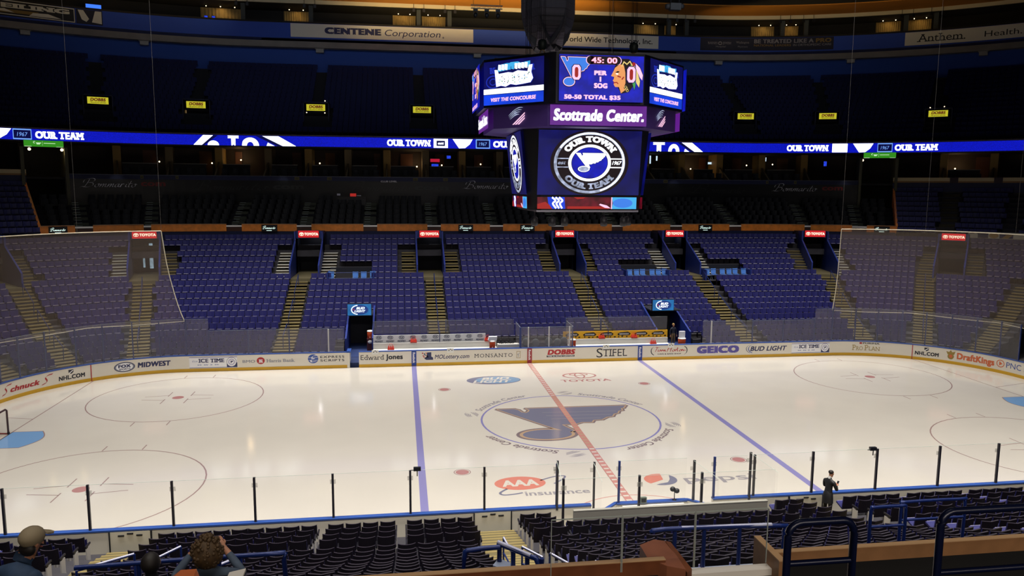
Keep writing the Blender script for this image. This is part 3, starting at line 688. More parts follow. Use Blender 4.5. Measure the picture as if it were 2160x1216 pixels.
# portals of the far lower bowl
def portal(u, far=True, hw=1.05, lab=''):
    L = loc_frame(u, far); b = MB(); y0, y1 = 24.75, 29.0; zf = 4.58
    b.boxL(L, -hw-.12, hw+.12, y0, 31.4, zf-.3, zf, 2)
    for s in (-1, 1):
        a0, a1 = (s*hw, s*(hw+.12)) if s > 0 else (-hw-.12, -hw)
        b.hexa([L(a0, y0, zf), L(a1, y0, zf), L(a1, 29.4, zf), L(a0, 29.4, zf), L(a0, y0, 5.6), L(a1, y0, 5.6), L(a1, 29.4, 7.9), L(a0, 29.4, 7.9)], 0)
        b.boxL(L, a0, a1, 28.2, 29.4, zf, 8.1, 0)
    b.boxL(L, -hw-.1, hw+.1, 28.6, 29.4, 7.5, 8.1, 0)
    b.boxL(L, -hw, hw, 31.2, 31.4, zf, 7.9, 1); b.boxL(L, -hw-.1, -hw, 29.3, 31.4, zf, 7.9, 3); b.boxL(L, hw, hw+.1, 29.3, 31.4, zf, 7.9, 3); b.boxL(L, -hw, hw, 29.3, 31.4, 7.9, 8.0, 1)
    o = b.obj('portal_wall', (VBLUE, VDARK, mat('portal_floor', (96, 88, 62), .7), VIN), None, lab, None, None, 'structure')
    for s in (-1, 1):   # side stairs up to the top rows
        bb = MB()
        for i in range(13, 18):
            z0, z1 = FLOORS[i], FLOORS[i+1]; Y0, Y1 = FRONTS[i], FRONTS[i+1]
            for k in range(2):
                y, z = Y0+k*(Y1-Y0)/2, z0+k*(z1-z0)/2+.012; a0, a1 = sorted((s*(hw+.14), s*(hw+1.3)))
                bb.boxL(L, a0, a1, y, y+.43, z-.42, z, 2); bb.boxL(L, a0, a1, y+.05, y+.42, z, z+.012, 0); bb.boxL(L, a0, a1, y-.012, y+.07, z-.035, z+.016, 1)
        bright = (u, s) in ((-16.15, -1), (-16.15, 1), (15.6, -1), (15.6, 1), (36.6, 1), (-37.2, -1))  # bright copies put the light on these flights into their colour
        bb.obj('portal_stairs', (mat('lit_stair', (150, 146, 132), .6) if bright else STAIR, mat('lit_nosing', (226, 224, 214), .4) if bright else NOSE, STRISE), None, 'short stairs beside a portal', None, None, 'structure')
    return L
for q, e in ((-16.15, 9), (-6.15, 5), (15.6, 5)):
    L = loc_frame(q); point('concourse_fill', L(.4, 30.4, 7.6), e, (.95, .95, 1), .1)  # point light added inside the portal in place of concourse light
L = loc_frame(-37.2); b = MB(); b.boxL(L, .15, .42, 31.1, 31.2, 4.9, 7.0, 0); b.boxL(L, -.35, -.2, 31.1, 31.2, 5.0, 6.4, 0); b.obj('window_4', emit('lit_pale', (150, 176, 190), .8, .4, 3), kind='structure')
TRED = emit('sign_red', (206, 28, 36), 1.0); TWH = emit('sign_white', (255, 244, 214), 1.5)
SBK = mat('sign_housing', (14, 16, 24), .5)
PN = ['at the far left', 'behind the left net', 'left of the left blue chairs', 'left of centre', 'just right of centre', 'right of centre', 'just left of the right net', 'behind the right net']
for k, u in enumerate(FV):
    L = portal(u, True, 1.05, 'blue walled portal %s' % PN[k])
    if k == 0: continue
    w_ = 1.78 if abs(u) > 30 else 1.66; o_ = L(0, 27.5, 0)
    s = empty('portal_sign', L(0, 28.3, 7.55), 'lit red sign over the portal %s' % PN[k], 'sign', 'red signs over the far portals')
    M = lambda a, y, z: tuple(Vector(L(a, y, z))-Vector(L(0, 28.3, 7.55)))
    b = MB(); b.boxL(M, -w_/2-.03, w_/2+.03, 28.28, 28.5, 7.58, 8.2, 0); b.obj('sign_box', SBK, s)
    zo, zt = 7.6, 8.17
    d = Dec(lambda u_, v_, w=0: M(u_, 28.28-w, v_)); d.w = .01; d.rect(-w_/2, zo, w_/2, zt, 0); d.obj('sign_face', TRED, s, 'glowing red face')
    d = Dec(lambda u_, v_, w=0: M(u_, 28.28-w, v_)); d.w = .016; zc = (zo+zt)/2
    d.ring(-w_*.34, zc, .2, .14, .035, 0); d.ring(-w_*.34, zc+.05, .12, .06, .03, 0); d.ring(-w_*.34, zc, .06, .13, .03, 0)
    d.text('TOYOTA', -w_*.2, zc-.11, w_*.47, zc+.11, 0, bold=.09); d.obj('lettering', TWH, s)
# players tunnels below the seats, with lit beer signs
BBL = emit('sign_beer_blue', (30, 120, 190), .9, .35, 1.2); BWH = emit('sign_cool_white', (235, 245, 255), 1.3); BRED = emit('sign_accent_red', (200, 40, 50), .8); BNV = emit('sign_deep_blue', (16, 60, 140), .8)
for k, (a, c) in enumerate(TUN):
    b = MB(); x0, x1 = a+.1, c-.1; fl = .32
    b.box(x0, x1, 14.8, 19.7, .2, fl, 1)
    for s0, s1 in ((x0-.12, x0), (x1, x1+.12)):
        b.hexa([(s0, 15.3, .2), (s1, 15.3, .2), (s1, 19.7, .2), (s0, 19.7, .2), (s0, 15.3, 1.5), (s1, 15.3, 1.5), (s1, 19.7, 3.1), (s0, 19.7, 3.1)], 0)
    b.box(x0, x1, 19.6, 19.75, .2, 2.8, 2); b.box(x0, x1, 17.3, 19.7, 2.72, 2.8, 2)
    b.obj('tunnel_wall', (VBLUE, mat('tunnel_carpet', (24, 44, 92), .8), VDARK), None, 'blue walled %s players tunnel under the far seats' % ('left', 'right')[k], None, None, 'structure')
    xm = (x0+x1)/2-.05 if k == 0 else x0+.86; s = empty('tunnel_sign', (xm, 17.1, 2.8), 'glowing blue beer sign over the %s players tunnel' % ('left', 'right')[k], 'sign', 'blue signs over the players tunnels')
    b = MB(); b.box(-.85, .85, 0, .16, -.03, .83, 0); b.obj('sign_box', SBK, s)
    d = Dec(lambda u_, v_, w=0: (u_, -w, v_)); d.rect(-.82, 0, .82, .8, 0); d.obj('sign_face', BBL, s, 'glowing blue face')
    d = Dec(lambda u_, v_, w=0: (u_, -w, v_)); d.w = .01; d.disc(.06, .4, .56, .34, 1); d.ring(-.04, .4, .54, .36, .07, 0, .014, a0=radians(100), a1=radians(260)); d.text('BUD', -.22, .43, .38, .6, 0, .018, bold=.12, shear=.25); d.text('LIGHT', -.36, .22, .42, .39, 0, .018, bold=.12, shear=.25)
    d.poly([(-.46, .42), (-.34, .5), (-.38, .34)], 2, .018); d.obj('lettering', (BWH, BNV, BRED), s)
# ================================================================== SEATS
SEATN = mat('seat_purple', (33, 33, 94), .55, spec=.35); SHELL = mat('seat_shell', (20, 15, 26), .5, spec=.3); SEATS = mat('seat_standard', (196, 192, 190), .45); ARM = mat('seat_arm', (24, 22, 32), .45)
LIP = mat('seat_lip', (44, 38, 50), .45); EDGE = mat('seat_edge_glint', (168, 164, 190), .3)  # pale edge strip puts the highlight on cushion fronts into colour
def arc_panel(b, w, z0, z1, y0, tilt, bulge, th, m, n=5, lip=None, back=None):
    """curved backrest or pan: hollow side forward (+y)"""
    vs = []
    for z in (z0, z1):
        for s in (0, th):
            for i in range(n+1):
                x = -w/2+w*i/n; e = 1-(2*x/w)**2
                vs.append((x, y0-bulge*e-tilt*(z-z0)+s, z-(.02*(1-e) if z == z0 else -.022*(1-e)**1.5)))
    k = n+1; f = []
    b.add(vs, [(i, i+1, 2*k+i+1, 2*k+i) for i in range(n)], m if back is None else back)
    for i in range(n):
        f += [(k+i+1, k+i, 3*k+i, 3*k+i+1), (i+1, i, k+i, k+i+1)]
    f += [(0, 2*k, 3*k, k), (n, k+n, 3*k+n, 2*k+n)]
    b.add(vs, f, m)
    b.add([vs[2*k+i] for i in range(k)]+[vs[3*k+i] for i in range(k)], [(i, i+1, k+i+1, k+i) for i in range(n)], m if lip is None else lip)
proto = empty('stadium_seat', (0, 0, -50), 'x', 'seat', 'dark folding seats in the near lower rows')
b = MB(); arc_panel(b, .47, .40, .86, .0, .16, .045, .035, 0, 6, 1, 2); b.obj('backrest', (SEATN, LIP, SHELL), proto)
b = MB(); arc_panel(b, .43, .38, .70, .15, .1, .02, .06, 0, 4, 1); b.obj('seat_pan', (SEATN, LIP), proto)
for s in (-1, 1):
    b = MB(); b.box(s*.265-.018, s*.265+.018, -.06, .2, 0, .5, 0); b.box(s*.265-.024, s*.265+.024, .05, .2, -.0, .03, 0); b.obj('standard', SEATS, proto)
    b = MB(); b.box(s*.265-.022, s*.265+.022, -.1, .24, .55, .60, 0); b.box(s*.265-.015, s*.265+.015, -.04, .05, .48, .56, 0); b.obj('armrest', ARM, proto)
# every seat place in the near rows
near = []
BLOCKS = [(-24.6, 4), (-22.2, 4), (-19.59, 4), (-15.95, 5), (-13.33, 4), (-10.91, 4), (-8.47, 4), (-4.83, 2), (3.95, 2), (6.45, 4), (8.85, 4), (11.24, 4), (13.6, 4), (16.0, 3)]
BN = ['far left block', 'left edge block', 'block left of left aisle', 'block right of left aisle', 'second block past left aisle', 'third block past left aisle', 'block left of middle aisle', 'pair right of middle aisle', 'pair behind right penalty bench', 'block beside standing man', 'second block past standing man', 'third block past standing man', 'fourth block past standing man', 'right edge block']
for i in range(4):
    for bi, (x0, n) in enumerate(BLOCKS):
        for k in range(n):
            x = x0+.27+.535*k
            if not blocked(x, i, False): near.append((x, i, bi, k+1))
    if i >= 2:
        x = -3.4
        k = 1
        while x < 3.6: near.append((x, i, 20, k)); x += .55; k += 1
SEC = [(-26, -17.0, 'section left of left aisle'), (-17.0, -5.55, 'section between left and middle aisles'), (-5.55, 5.7, 'section right of middle aisle'), (5.7, 17, 'section behind standing man'), (17, 24, 'right edge section')]
for i in range(4, len(ROWS)):
    for si, (a, c, nm) in enumerate(SEC):
        x = a+1.05; k = 1
        while x < c-1.0:
            if not blocked(x, i, False) and not (i >= 16 and -13 < x < -9.6): near.append((x, i, 30+si, k)); k += 1
            x += .535
def seat_size(s):
    x, i, bi, k = s; Y, zt = ROWS[i]
    px, py, d = topx((x, -Y-.1, zt))
    if d < 1 or px < -30 or px > 2190 or py > 1216: return 0
    wpx = FPX*.47/d
    if px < 860 and py > 1212 or py > 1212-(px-860)*.065: return 0
    if i < 3: nxt = topx((x, -ROWS[i+1][0]-.1, ROWS[i+1][1]))[1]
    elif i < len(ROWS)-1: nxt = topx((x, -ROWS[i+1][0]-.1, ROWS[i+1][1]))[1]
    else: nxt = 1216
    return wpx*min(max(0, nxt-py), FPX*.4/d)
near.sort(key=seat_size, reverse=True)
big = [s for s in near[:300] if seat_size(s) > 0]; rest = near[len(big):]
ROWN = ['row along the boards', 'second row from boards', 'third row from boards', 'fourth row from boards']+['%s row from boards' % o for o in ORD[4:]]
first = True
for (x, i, bi, k) in big:
    Y, zt = ROWS[i]
    o = proto if first else copy_tree(proto); first = False
    o.location = (x, -Y, FLOORS[i])
    if bi < 20: lb = 'dark folding seat, %s in %s, %s' % (ORD[k-1], BN[bi], ROWN[i])
    elif bi == 20: lb = 'dark folding seat behind penalty box, %s from left, %s' % (ORD[k-1], ROWN[i])
    else: lb = 'dark seat, %s in %s, %s' % (ORD[k-1] if k <= 20 else str(k)+'th', SEC[bi-30][2], ROWN[i])
    o['label'] = lb
# low detail seat for the many
def seat_tpl(w=.49, h=.44, lip=True, pan=True, n=2):
    b = MB(); arc_panel(b, w, .86-h, .86, 0, .14, .03, .04, 0, n, 1, 3)
    if pan:
        b.hexa([(-w*.47, .04, .38), (w*.47, .04, .38), (w*.45, .42, .475), (-w*.45, .42, .475), (-w*.47, .04, .43), (w*.47, .04, .43), (w*.45, .42, .53), (-w*.45, .42, .53)], 0)
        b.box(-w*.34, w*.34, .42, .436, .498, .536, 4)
    b.box(w/2+.0, w/2+.025, -.04, .2, .05, .56, 3)
    return b
def replicate(b, tpl, places):
    for (x, y, z, rz, mm) in places:
        c, s = cos(rz), sin(rz); k = len(b.v)
        b.v += [(x+p[0]*c-p[1]*s, y+p[0]*s+p[1]*c, z+p[2]) for p in tpl.v]
        b.f += [[q+k for q in f] for f in tpl.f]; b.m += [m+mm for m in tpl.m]; b.sm += tpl.sm
far_places = []
def row_places(Y, z, umax, test, pitch, out, mm=0, far=True):
    R = Y-CY; u = pitch/2; us = []
    while u < umax:
        us.append(u); u += pitch if u < CX else math.degrees(pitch/R)
    for u in us:
        for sgn in (-1, 1):
            if not test(sgn*u): out.append(bowl(sgn*u, Y, far)+(z, heading(sgn*u, far), mm))
for i in range(len(ROWS)):
    row_places(ROWS[i][0], FLOORS[i], 82, lambda u: blocked(u, i, True), .52, far_places)
for j in range(4):        # extra corner rows up to the wood front
    Y = 31.2+.84*j
    if j == 0: continue
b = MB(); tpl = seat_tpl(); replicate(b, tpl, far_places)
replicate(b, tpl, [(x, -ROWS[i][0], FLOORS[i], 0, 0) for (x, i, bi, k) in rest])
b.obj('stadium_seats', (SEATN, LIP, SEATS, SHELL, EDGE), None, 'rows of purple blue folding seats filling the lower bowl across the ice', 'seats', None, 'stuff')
# pale blue loose chairs on the wheelchair platforms
CHB = mat('chair_sky', (72, 122, 196), .45); CHL = mat('chair_metal', (110, 116, 128), .35, .6)
pc = empty('folding_chair', (0, 0, 0), 'x', 'chair', 'light blue chairs on the far platforms')
b = MB(); arc_panel(b, .44, .5, .92, 0, .18, .03, .03, 0, 4); b.obj('backrest', CHB, pc)
b = MB(); b.box(-.21, .21, .02, .42, .43, .47); b.obj('seat', CHB, pc)
for sx in (-1, 1):
    for y0, y1 in ((.0, .4), (.4, -.02)):
        b = MB(); b.tube([(sx*.2, y0, .45 if y0 else .6), (sx*.21, y1, 0)], .014, 0, 6); b.obj('leg', CHL, pc)
first = True; n_ = 0
zp = FLOORS[12]+.05
for pi_, (x0, xs) in enumerate(((-14.05, (0, 1.9, 2.55, 3.25)), (10.2, (.15, .75, 1.35, 2.1, 2.65, 3.25)), (16.95, (.2, .85, 1.55, 2.15, 2.8, 3.45)))):
    for k, dx in enumerate(xs):
        o = pc if first else copy_tree(pc); first = False
        o.location = (x0+dx, 24.35+(.25 if (k+pi_) % 3 == 0 else 0), zp); o.rotation_euler = (0, 0, pi)
        o['label'] = 'light blue chair on the %s seating platform, %s from its left end' % (('left', 'middle', 'right')[pi_], ORD[k])
for pi_, (a, c) in enumerate(PLAT):
    b = MB(); b.box(a, c, FRONTS[12], FRONTS[15], zp-.4, zp, 0); b.box(a, c, FRONTS[15]-.05, FRONTS[15]+.05, zp, FLOORS[15], 1)
    b.box(a-.08, a, FRONTS[12], FRONTS[15], zp-.3, zp+.9, 2); b.box(c, c+.08, FRONTS[12], FRONTS[15], zp-.3, zp+.9, 2); b.obj('platform', (CONC, VDARK, VBLUE), None, 'wheelchair platform cut into the far seats', None, None, 'structure')
    rail('platform_rail', [(a+.05, FRONTS[12]+.05, zp+.02), (a+.05, FRONTS[12]+.05, zp+.8), (a+.15, FRONTS[12]+.05, zp+.9), (c-.15, FRONTS[12]+.05, zp+.9), (c-.05, FRONTS[12]+.05, zp+.8), (c-.05, FRONTS[12]+.05, zp+.02)], .025, 'blue front rail of the %s seating platform' % ('left', 'middle', 'right')[pi_], 'platform rails', parent_mid=[(a+.05, FRONTS[12]+.05, zp+.45), (c-.05, FRONTS[12]+.05, zp+.45)])
# ================================================================== CLUB LEVEL
WOOD = mat('warm_wood', (230, 134, 46), .45, noise=.18, scale=2.5); WOOD2 = mat('wood_edge', (196, 150, 104), .4)
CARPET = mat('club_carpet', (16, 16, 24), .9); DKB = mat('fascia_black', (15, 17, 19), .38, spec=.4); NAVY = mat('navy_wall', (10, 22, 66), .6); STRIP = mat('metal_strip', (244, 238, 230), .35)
NOTCH = [(-48.2, -45.5), (-37.6, -36.4), (-23.8, -22.1), (-17.5, -16.25), (-11.8, -10.6), (-6.2, -5.0), (-.6, .6), (5.05, 6.2), (10.7, 11.75), (16.3, 17.45), (22.1, 23.6), (36.4, 37.6), (45.4, 48.1)]
CU_ = 53.4
def band(b, u0, u1, Y0, Y1, z0, z1, m=0, far=True, du=1.5):
    n = max(1, int(math.ceil((u1-u0)/du)))
    if u0 >= -CX and u1 <= CX: n = 1
    else:   # break at the tangent points
        cuts = [u0]+[q for q in (-CX, CX) if u0 < q < u1]+[u1]
        if len(cuts) > 2:
            for p, q in zip(cuts, cuts[1:]): band(b, p, q, Y0, Y1, z0, z1, m, far, du)
            return
    for i in range(n):
        a, c = u0+(u1-u0)*i/n, u0+(u1-u0)*(i+1)/n
        q = [bowl(a, Y0, far), bowl(c, Y0, far), bowl(c, Y1, far), bowl(a, Y1, far)]
        b.hexa([p+(z0,) for p in q]+[p+(z1,) for p in q], m)
b = MB(); cur = -CU_
for a, c in NOTCH+[(CU_, CU_)]:
    band(b, cur, a, 31.45, 31.6, 7.95, 8.55, 0); band(b, cur, a, 31.40, 31.65, 8.55, 8.585, 1)
    if c > a: band(b, a, c, 31.55, 31.65, 7.9, 8.36, 2)
    cur = c
band(b, -CU_, CU_, 31.5, 31.7, 5.0, 7.95, 3)
b.obj('wall_club_front', (WOOD, WOOD2, mat('wood_recess', (70, 34, 18), .5), NAVY), None, 'wood panelled front of the club seats above the lower bowl', None, None, 'structure')
b = MB()
for a, c in NOTCH: band(b, a, c, 31.46, 31.58, 8.33, 8.47, 0)
b.obj('trim_1', STRIP, kind='structure')
CROWS = [(32.6+.88*k, z) for k, z in enumerate((8.9, 9.32, 9.74, 10.17, 10.57, 10.95))]
CAIS = [-47, -36.6, -22.75, -16.92, -11.33, -5.78, -.24, 5.6, 11.2, 16.9, 23.3, 37, 46.8]
b = MB()
for k, (Y, z) in enumerate(CROWS): band(b, -CU_, CU_, Y-.62, Y+.27, z-1.3, z-.86, 0)
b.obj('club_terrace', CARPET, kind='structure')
CSTEP = mat('club_step', (58, 62, 48), .7); CNOSE = mat('club_nosing', (170, 184, 176), .5)
for u in CAIS:
    L = loc_frame(u); b = MB()
    for k, (Y, z) in enumerate(CROWS):
        z1 = CROWS[k+1][1] if k < 5 else z+.38
        for h in range(2):
            zz = z-.86+h*(z1-z)/2+.012; y = Y-.62+h*.44; b.boxL(L, -.55, .55, y, y+.45, zz-.3, zz, 0); b.boxL(L, -.45, 0.05, y-.01, y+.05, zz-.01, zz+.014, 1)
    b.obj('club_stairs', (CSTEP, CNOSE), None, 'narrow stairs in the club seats', None, None, 'structure')
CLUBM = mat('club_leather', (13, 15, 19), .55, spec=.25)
def club_tpl():
    b = MB(); arc_panel(b, .52, .34, .9, 0, .18, .03, .1, 0, 3); b.box(-.25, .25, .1, .5, .34, .48, 0)
    b.box(.27, .33, -.02, .42, .1, .62, 0); return b
cp = []
CPN = [-CU_]+CAIS+[CU_]
for k, (Y, z) in enumerate(CROWS):
    R = Y-CY
    for j, (a, c) in enumerate(zip(CPN, CPN[1:])):
        m_ = lambda q: q if abs(q) <= CX else math.copysign(CX+R*radians(abs(q)-CX), q)
        inv_ = lambda q: q if abs(q) <= CX else math.copysign(CX+math.degrees((abs(q)-CX)/R), q)
        x0, x1 = m_(a)+.75, m_(c)-.75; n = int((x1-x0)/.66)
        if n < 1: continue
        for i in range(n):
            u = inv_(x0+(x1-x0)*(i+.5)/n)
            if k == 5 and (-14.5 < u < -11.6): continue
            cp.append((u, k, j, i+1, Y, z))
cp.sort(key=lambda q: abs(topx(bowl(q[0], q[4])+(q[5],))[0]-640))
ct = club_tpl(); me_o = ct.obj('club_chair', CLUBM, None, 'x', 'chair', 'dark leather chairs of the club level')
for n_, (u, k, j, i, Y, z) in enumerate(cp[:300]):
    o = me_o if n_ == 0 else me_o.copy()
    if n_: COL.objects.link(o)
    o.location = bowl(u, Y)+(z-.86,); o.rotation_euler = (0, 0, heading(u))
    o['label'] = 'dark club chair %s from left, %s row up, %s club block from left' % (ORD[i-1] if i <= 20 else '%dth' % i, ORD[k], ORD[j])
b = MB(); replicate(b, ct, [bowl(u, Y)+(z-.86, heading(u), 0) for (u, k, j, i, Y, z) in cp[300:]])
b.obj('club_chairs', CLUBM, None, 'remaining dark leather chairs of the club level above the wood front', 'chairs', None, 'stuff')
# end blocks beyond the club seats
ENDS = mat('end_seat_navy', (24, 28, 92), .5); b = MB(); bt = MB(); pl = []
for j in range(10):
    Y = 31.0+CY-4.42+.84*j; z = 8.5+.45*j; R = Y-CY; u = CU_+.6
    while u < 76:
        for sg in (-1, 1):
            if not any(abs(u-q) < 1.6 for q in (62.0, 72)): pl.append(bowl(sg*u, Y)+(z-.86, heading(sg*u), 0))
        u += math.degrees(.52/R)
    for sg in (-1, 1): band(bt, *sorted((sg*CU_, sg*78)), Y-.6, Y+.24, z-1.4, z-.86, 0)
replicate(b, seat_tpl(), pl); b.obj('end_seats', (ENDS, ENDS, CONC, SHELL), None, 'dark blue seats of the end blocks either side of the club seats', 'seats', None, 'stuff')
bt.obj('end_terrace', CONC, kind='structure')
for sg in (-1, 1):
    L = loc_frame(sg*62.0); b = MB()
    for j in range(10):
        Y = 31.0+.84*j; z = 8.5+.45*j
        for h in range(2): b.boxL(L, -.7, .7, Y-.6+h*.42, Y-.6+h*.42+.43, z-1.3, z-.84+h*.225, 0)
    b.obj('end_stairs', mat('dim_stair', (60, 54, 34), .8), None, 'dim stairs in an end block', None, None, 'structure')
    # wood edged side wall of the club block
    L = loc_frame(sg*CU_); b = MB()
    b.hexa([L(-.09, 31.4, 7.9), L(.09, 31.4, 7.9), L(.09, 38, 10.2), L(-.09, 38, 10.2), L(-.09, 31.4, 8.6), L(.09, 31.4, 8.6), L(.09, 38, 12.0), L(-.09, 38, 12.0)], 0)
    b.obj('wall_club_side', WOOD, kind='structure')
# ------------------------------------------------ black front with script lettering, suites above
SU0, SU1 = -48.3, 48.2
b = MB(); band(b, SU0, SU1, 38.0, 38.2, 10.0, 12.35, 0); band(b, SU0, SU1, 37.98, 38.2, 12.35, 12.74, 1); band(b, SU0, SU1, 37.95, 38.25, 12.74, 12.78, 2)
b.obj('wall_suite_front', (DKB, NAVY, mat('rail_grey', (92, 96, 112), .4)), None, 'glossy black front below the suites', None, None, 'structure')
sp = lambda u, v, w=0: bowl(u, 38.0-w)+(v,)
SILV = mat('script_silver', (214, 214, 220), .4); RDK = mat('letter_red', (120, 22, 20), .5); GHO = mat('letter_ghost', (40, 46, 46), .5)
GHO2 = mat('letter_smoke', (26, 30, 31), .45)
SCRIPT = {'B': [[(.3, .95), (.22, .5), (.08, .05)], [(-.15, .55), (-.1, .85), (.2, 1.02), (.62, 1.05), (.78, .82), (.55, .58), (.28, .53)], [(.28, .53), (.66, .5), (.74, .22), (.45, .02), (.1, .0), (-.1, .06), (-.3, -.02)]],
          'o': [[(.28, .4), (.06, .28), (.04, .06), (.2, 0), (.34, .16), (.28, .4), (.46, .3)]],
          'm': [[(0, .0), (.1, .4), (.06, .1), (.24, .4), (.3, .3), (.24, 0)], [(.26, .1), (.46, .4), (.5, .3), (.46, .05), (.6, .05)]],
          'a': [[(.32, .38), (.1, .34), (.03, .1), (.14, 0), (.3, .2), (.36, .4), (.3, .08), (.44, .04)]],
          'r': [[(.0, .02), (.12, .42)], [(.12, .42), (.06, .0)], [(.08, .22), (.2, .4), (.31, .37)]],
          'i': [[(.08, .38), (.03, .08), (.2, .05)], [(.14, .56), (.19, .62)]],
          't': [[(.12, .75), (.02, .2), (.05, .02), (.2, .06)], [(-.06, .42), (.3, .46)]]}
def bommarito(d, u0, v0, L_, h, m, w=None, t=.014):
    adv = {'B': .9, 'o': .44, 'm': .64, 'a': .46, 'r': .46, 'i': .28, 't': .26}
    word = 'Bommarito'; W = sum(adv[c] for c in word); k = L_/W; x = 0
    for c in word:
        for st in SCRIPT[c]:
            d.nib(smooth_pts([(u0+(x+px_+.28*py_)*k, v0+py_*h) for px_, py_ in st], 4), t*L_*.9, t*L_*.55*h/k*.9, m, w)
        x += adv[c]
SIGNP = (SILV, RDK, GHO, GHO2)
def bigsign(u0, u1, v0, h, m, mc, uc0, uc1, lb):
    d = Dec(sp); d.w = .03; bommarito(d, u0, v0, u1-u0, h, m, None, .008 if m == 0 else .009)
    if uc0 is not None: d.text('com', uc0, v0+.1, uc1, v0+.62, mc, bold=.08)
    return d.obj('script_sign', SIGNP, None, lb, 'sign', 'script signs on the black front')
bigsign(-46.0, -38.9, 11.65, .72, 0, 1, -38.2, -34.7, 'silver script word with dull red ending on the black front, far left')
bigsign(-2.25, 1.85, 11.72, .7, 0, 1, None, None, 'bright silver script word on the black front, left of the scoreboard')
bigsign(34.0, 41.0, 11.68, .72, 0, 1, 42.0, 45.4, 'silver script word with dull red ending on the black front, right')
bigsign(-30.2, -21, 11.45, .85, 3, 3, -20.4, -17.6, 'unlit ghostly script word on the black front, left half')
bigsign(-13.2, -7.6, 11.45, .85, 3, 2, -7.2, -3.9, 'unlit ghostly script word on the black front above the red box')
bigsign(20.8, 28.6, 11.45, .85, 3, 3, None, None, 'unlit ghostly script word on the black front, right of the scoreboard')
d = Dec(sp); d.w = .03; d.text('CLUB LEVEL', -10.4, 12.27, -8.85, 12.42, 0, bold=.06); d.obj('level_sign', SILV, None, 'small grey capitals on the black front', 'sign')
YPL = mat('plate_olive', (96, 88, 40), .6); PLK = mat('plate_ink', (30, 28, 20), .6)
for k, (u, t) in enumerate(((-38, ''), (-33, ''), (-18.2, '181'), (-15.2, '182'), (-7.1, '182'), (-4.2, '183'), (18, ''), (32.7, ''), (37.5, ''))):
    d = Dec(sp); d.w = .03; d.rect(u-.22, 12.42, u+.22, 12.7, 0); d.text(t, u-.16, 12.47, u+.16, 12.64, 1, .036, bold=.06) if t else [d.rect(u-.15+.11*q, 12.48, u-.08+.11*q, 12.63, 1, .036) for q in range(3)]; d.obj('number_plate', (YPL, PLK), None, 'small olive number plate on the blue strip over the black front, %s from left' % ORD[k], 'sign', 'suite number plates')
for u in (-41.5, -19.5, 2.6, 18.9, 45.6):
    x, y = bowl(u, 36.9); x2, y2 = bowl(u, 38.0)
    spot('front_spot', (x, y, 12.95), (x2, y2, 11.9), 7, (.9, .93, 1), 75, .9, .05)
# small lit script signs on the wood front
LEDB = mat('led_black', (12, 12, 16), .5); LW = emit('led_white', (226, 255, 246), 1.2)
for k, (a, c) in enumerate(((-52.0, -49.5), (-20.44, -19.13), (-3.44, -2.12), (2.18, 3.45), (19.07, 20.33), (49.5, 52.1))):
    L = loc_frame((a+c)/2); W = 1.3
    s = empty('script_display', L(0, 31.38, 7.9), 'small black display with glowing white script on the wood front, %s from left' % ORD[k], 'sign', 'small script displays')
    M = lambda x, y, z: tuple(Vector(L(x, y, z))-Vector(L(0, 31.38, 7.9)))
    bb = MB(); bb.boxL(M, -W/2, W/2, 31.3, 31.44, 7.93, 8.5, 0); bb.obj('display_case', LEDB, s)
    d = Dec(lambda u_, v_, w=0: M(u_, 31.3-w, v_)); d.w = .012; bommarito(d, -.52, 8.16, 1.0, .24, 0, None, .018); d.rect(-.24, 8.0, .2, 8.04, 0); d.obj('lettering', LW, s)
# cluttered black box with a red screen in the top club row
s = empty('scoring_station', (-13.1, 36.4, 10.2), 'black equipment station with a small red screen in the top club row', 'equipment')
b = MB(); b.box(-1.35, 1.35, 0, .5, -.1, .66, 0); b.box(-1.35, 1.35, -.08, .02, .6, .68, 0)
for k in range(4): b.box(-1.1, 1.3, -.02, .01, .05+.13*k, .07+.13*k, 1)
b.obj('case', (LEDB, mat('dim_metal', (70, 74, 84), .4, .5)), s)
b = MB(); b.box(-.1, .45, -.1, -.02, .72, 1.0, 0); b.obj('screen', emit('screen_red', (190, 40, 34), .7), s, 'small red screen')
b = MB(); b.box(.5, .9, -.08, -.03, .76, .84, 0); b.box(-1.3, -1.0, -.1, -.03, .8, .98, 0); b.obj('paper', mat('pale_paper', (190, 190, 205), .6), s)
# suites
SCOL = [-41.33, -34.39, -27.46, -21.25, -17.45, -13.63, -9.85, -6.01, -2.34, 1.47, 5.3, 9.15, 13.0, 16.9, 20.75, 26.03, 33.11, 39.92]
SEXT = [-67.5, -60.6, 60.5, 67.2]
SBACK = mat('suite_back', (44, 30, 20), .7, noise=.2, scale=.6); SCEIL = mat('suite_ceiling', (40, 36, 30), .8); SFLOOR = mat('suite_floor', (18, 16, 18), .8); PILM = mat('suite_pillar', (150, 120, 62), .7); SLOPE = mat('suite_low_wall', (112, 96, 66), .7)
b = MB(); band(b, -80, 80, 43.6, 43.8, 12.6, 15.6, 0); band(b, -80, 80, 38.2, 43.6, 15.45, 15.6, 1); band(b, -80, 80, 38.2, 43.6, 12.3, 12.5, 2)
b.obj('wall_suites', (SBACK, SCEIL, SFLOOR), None, 'dark back wall, floor and ceiling of the suites', None, None, 'structure')
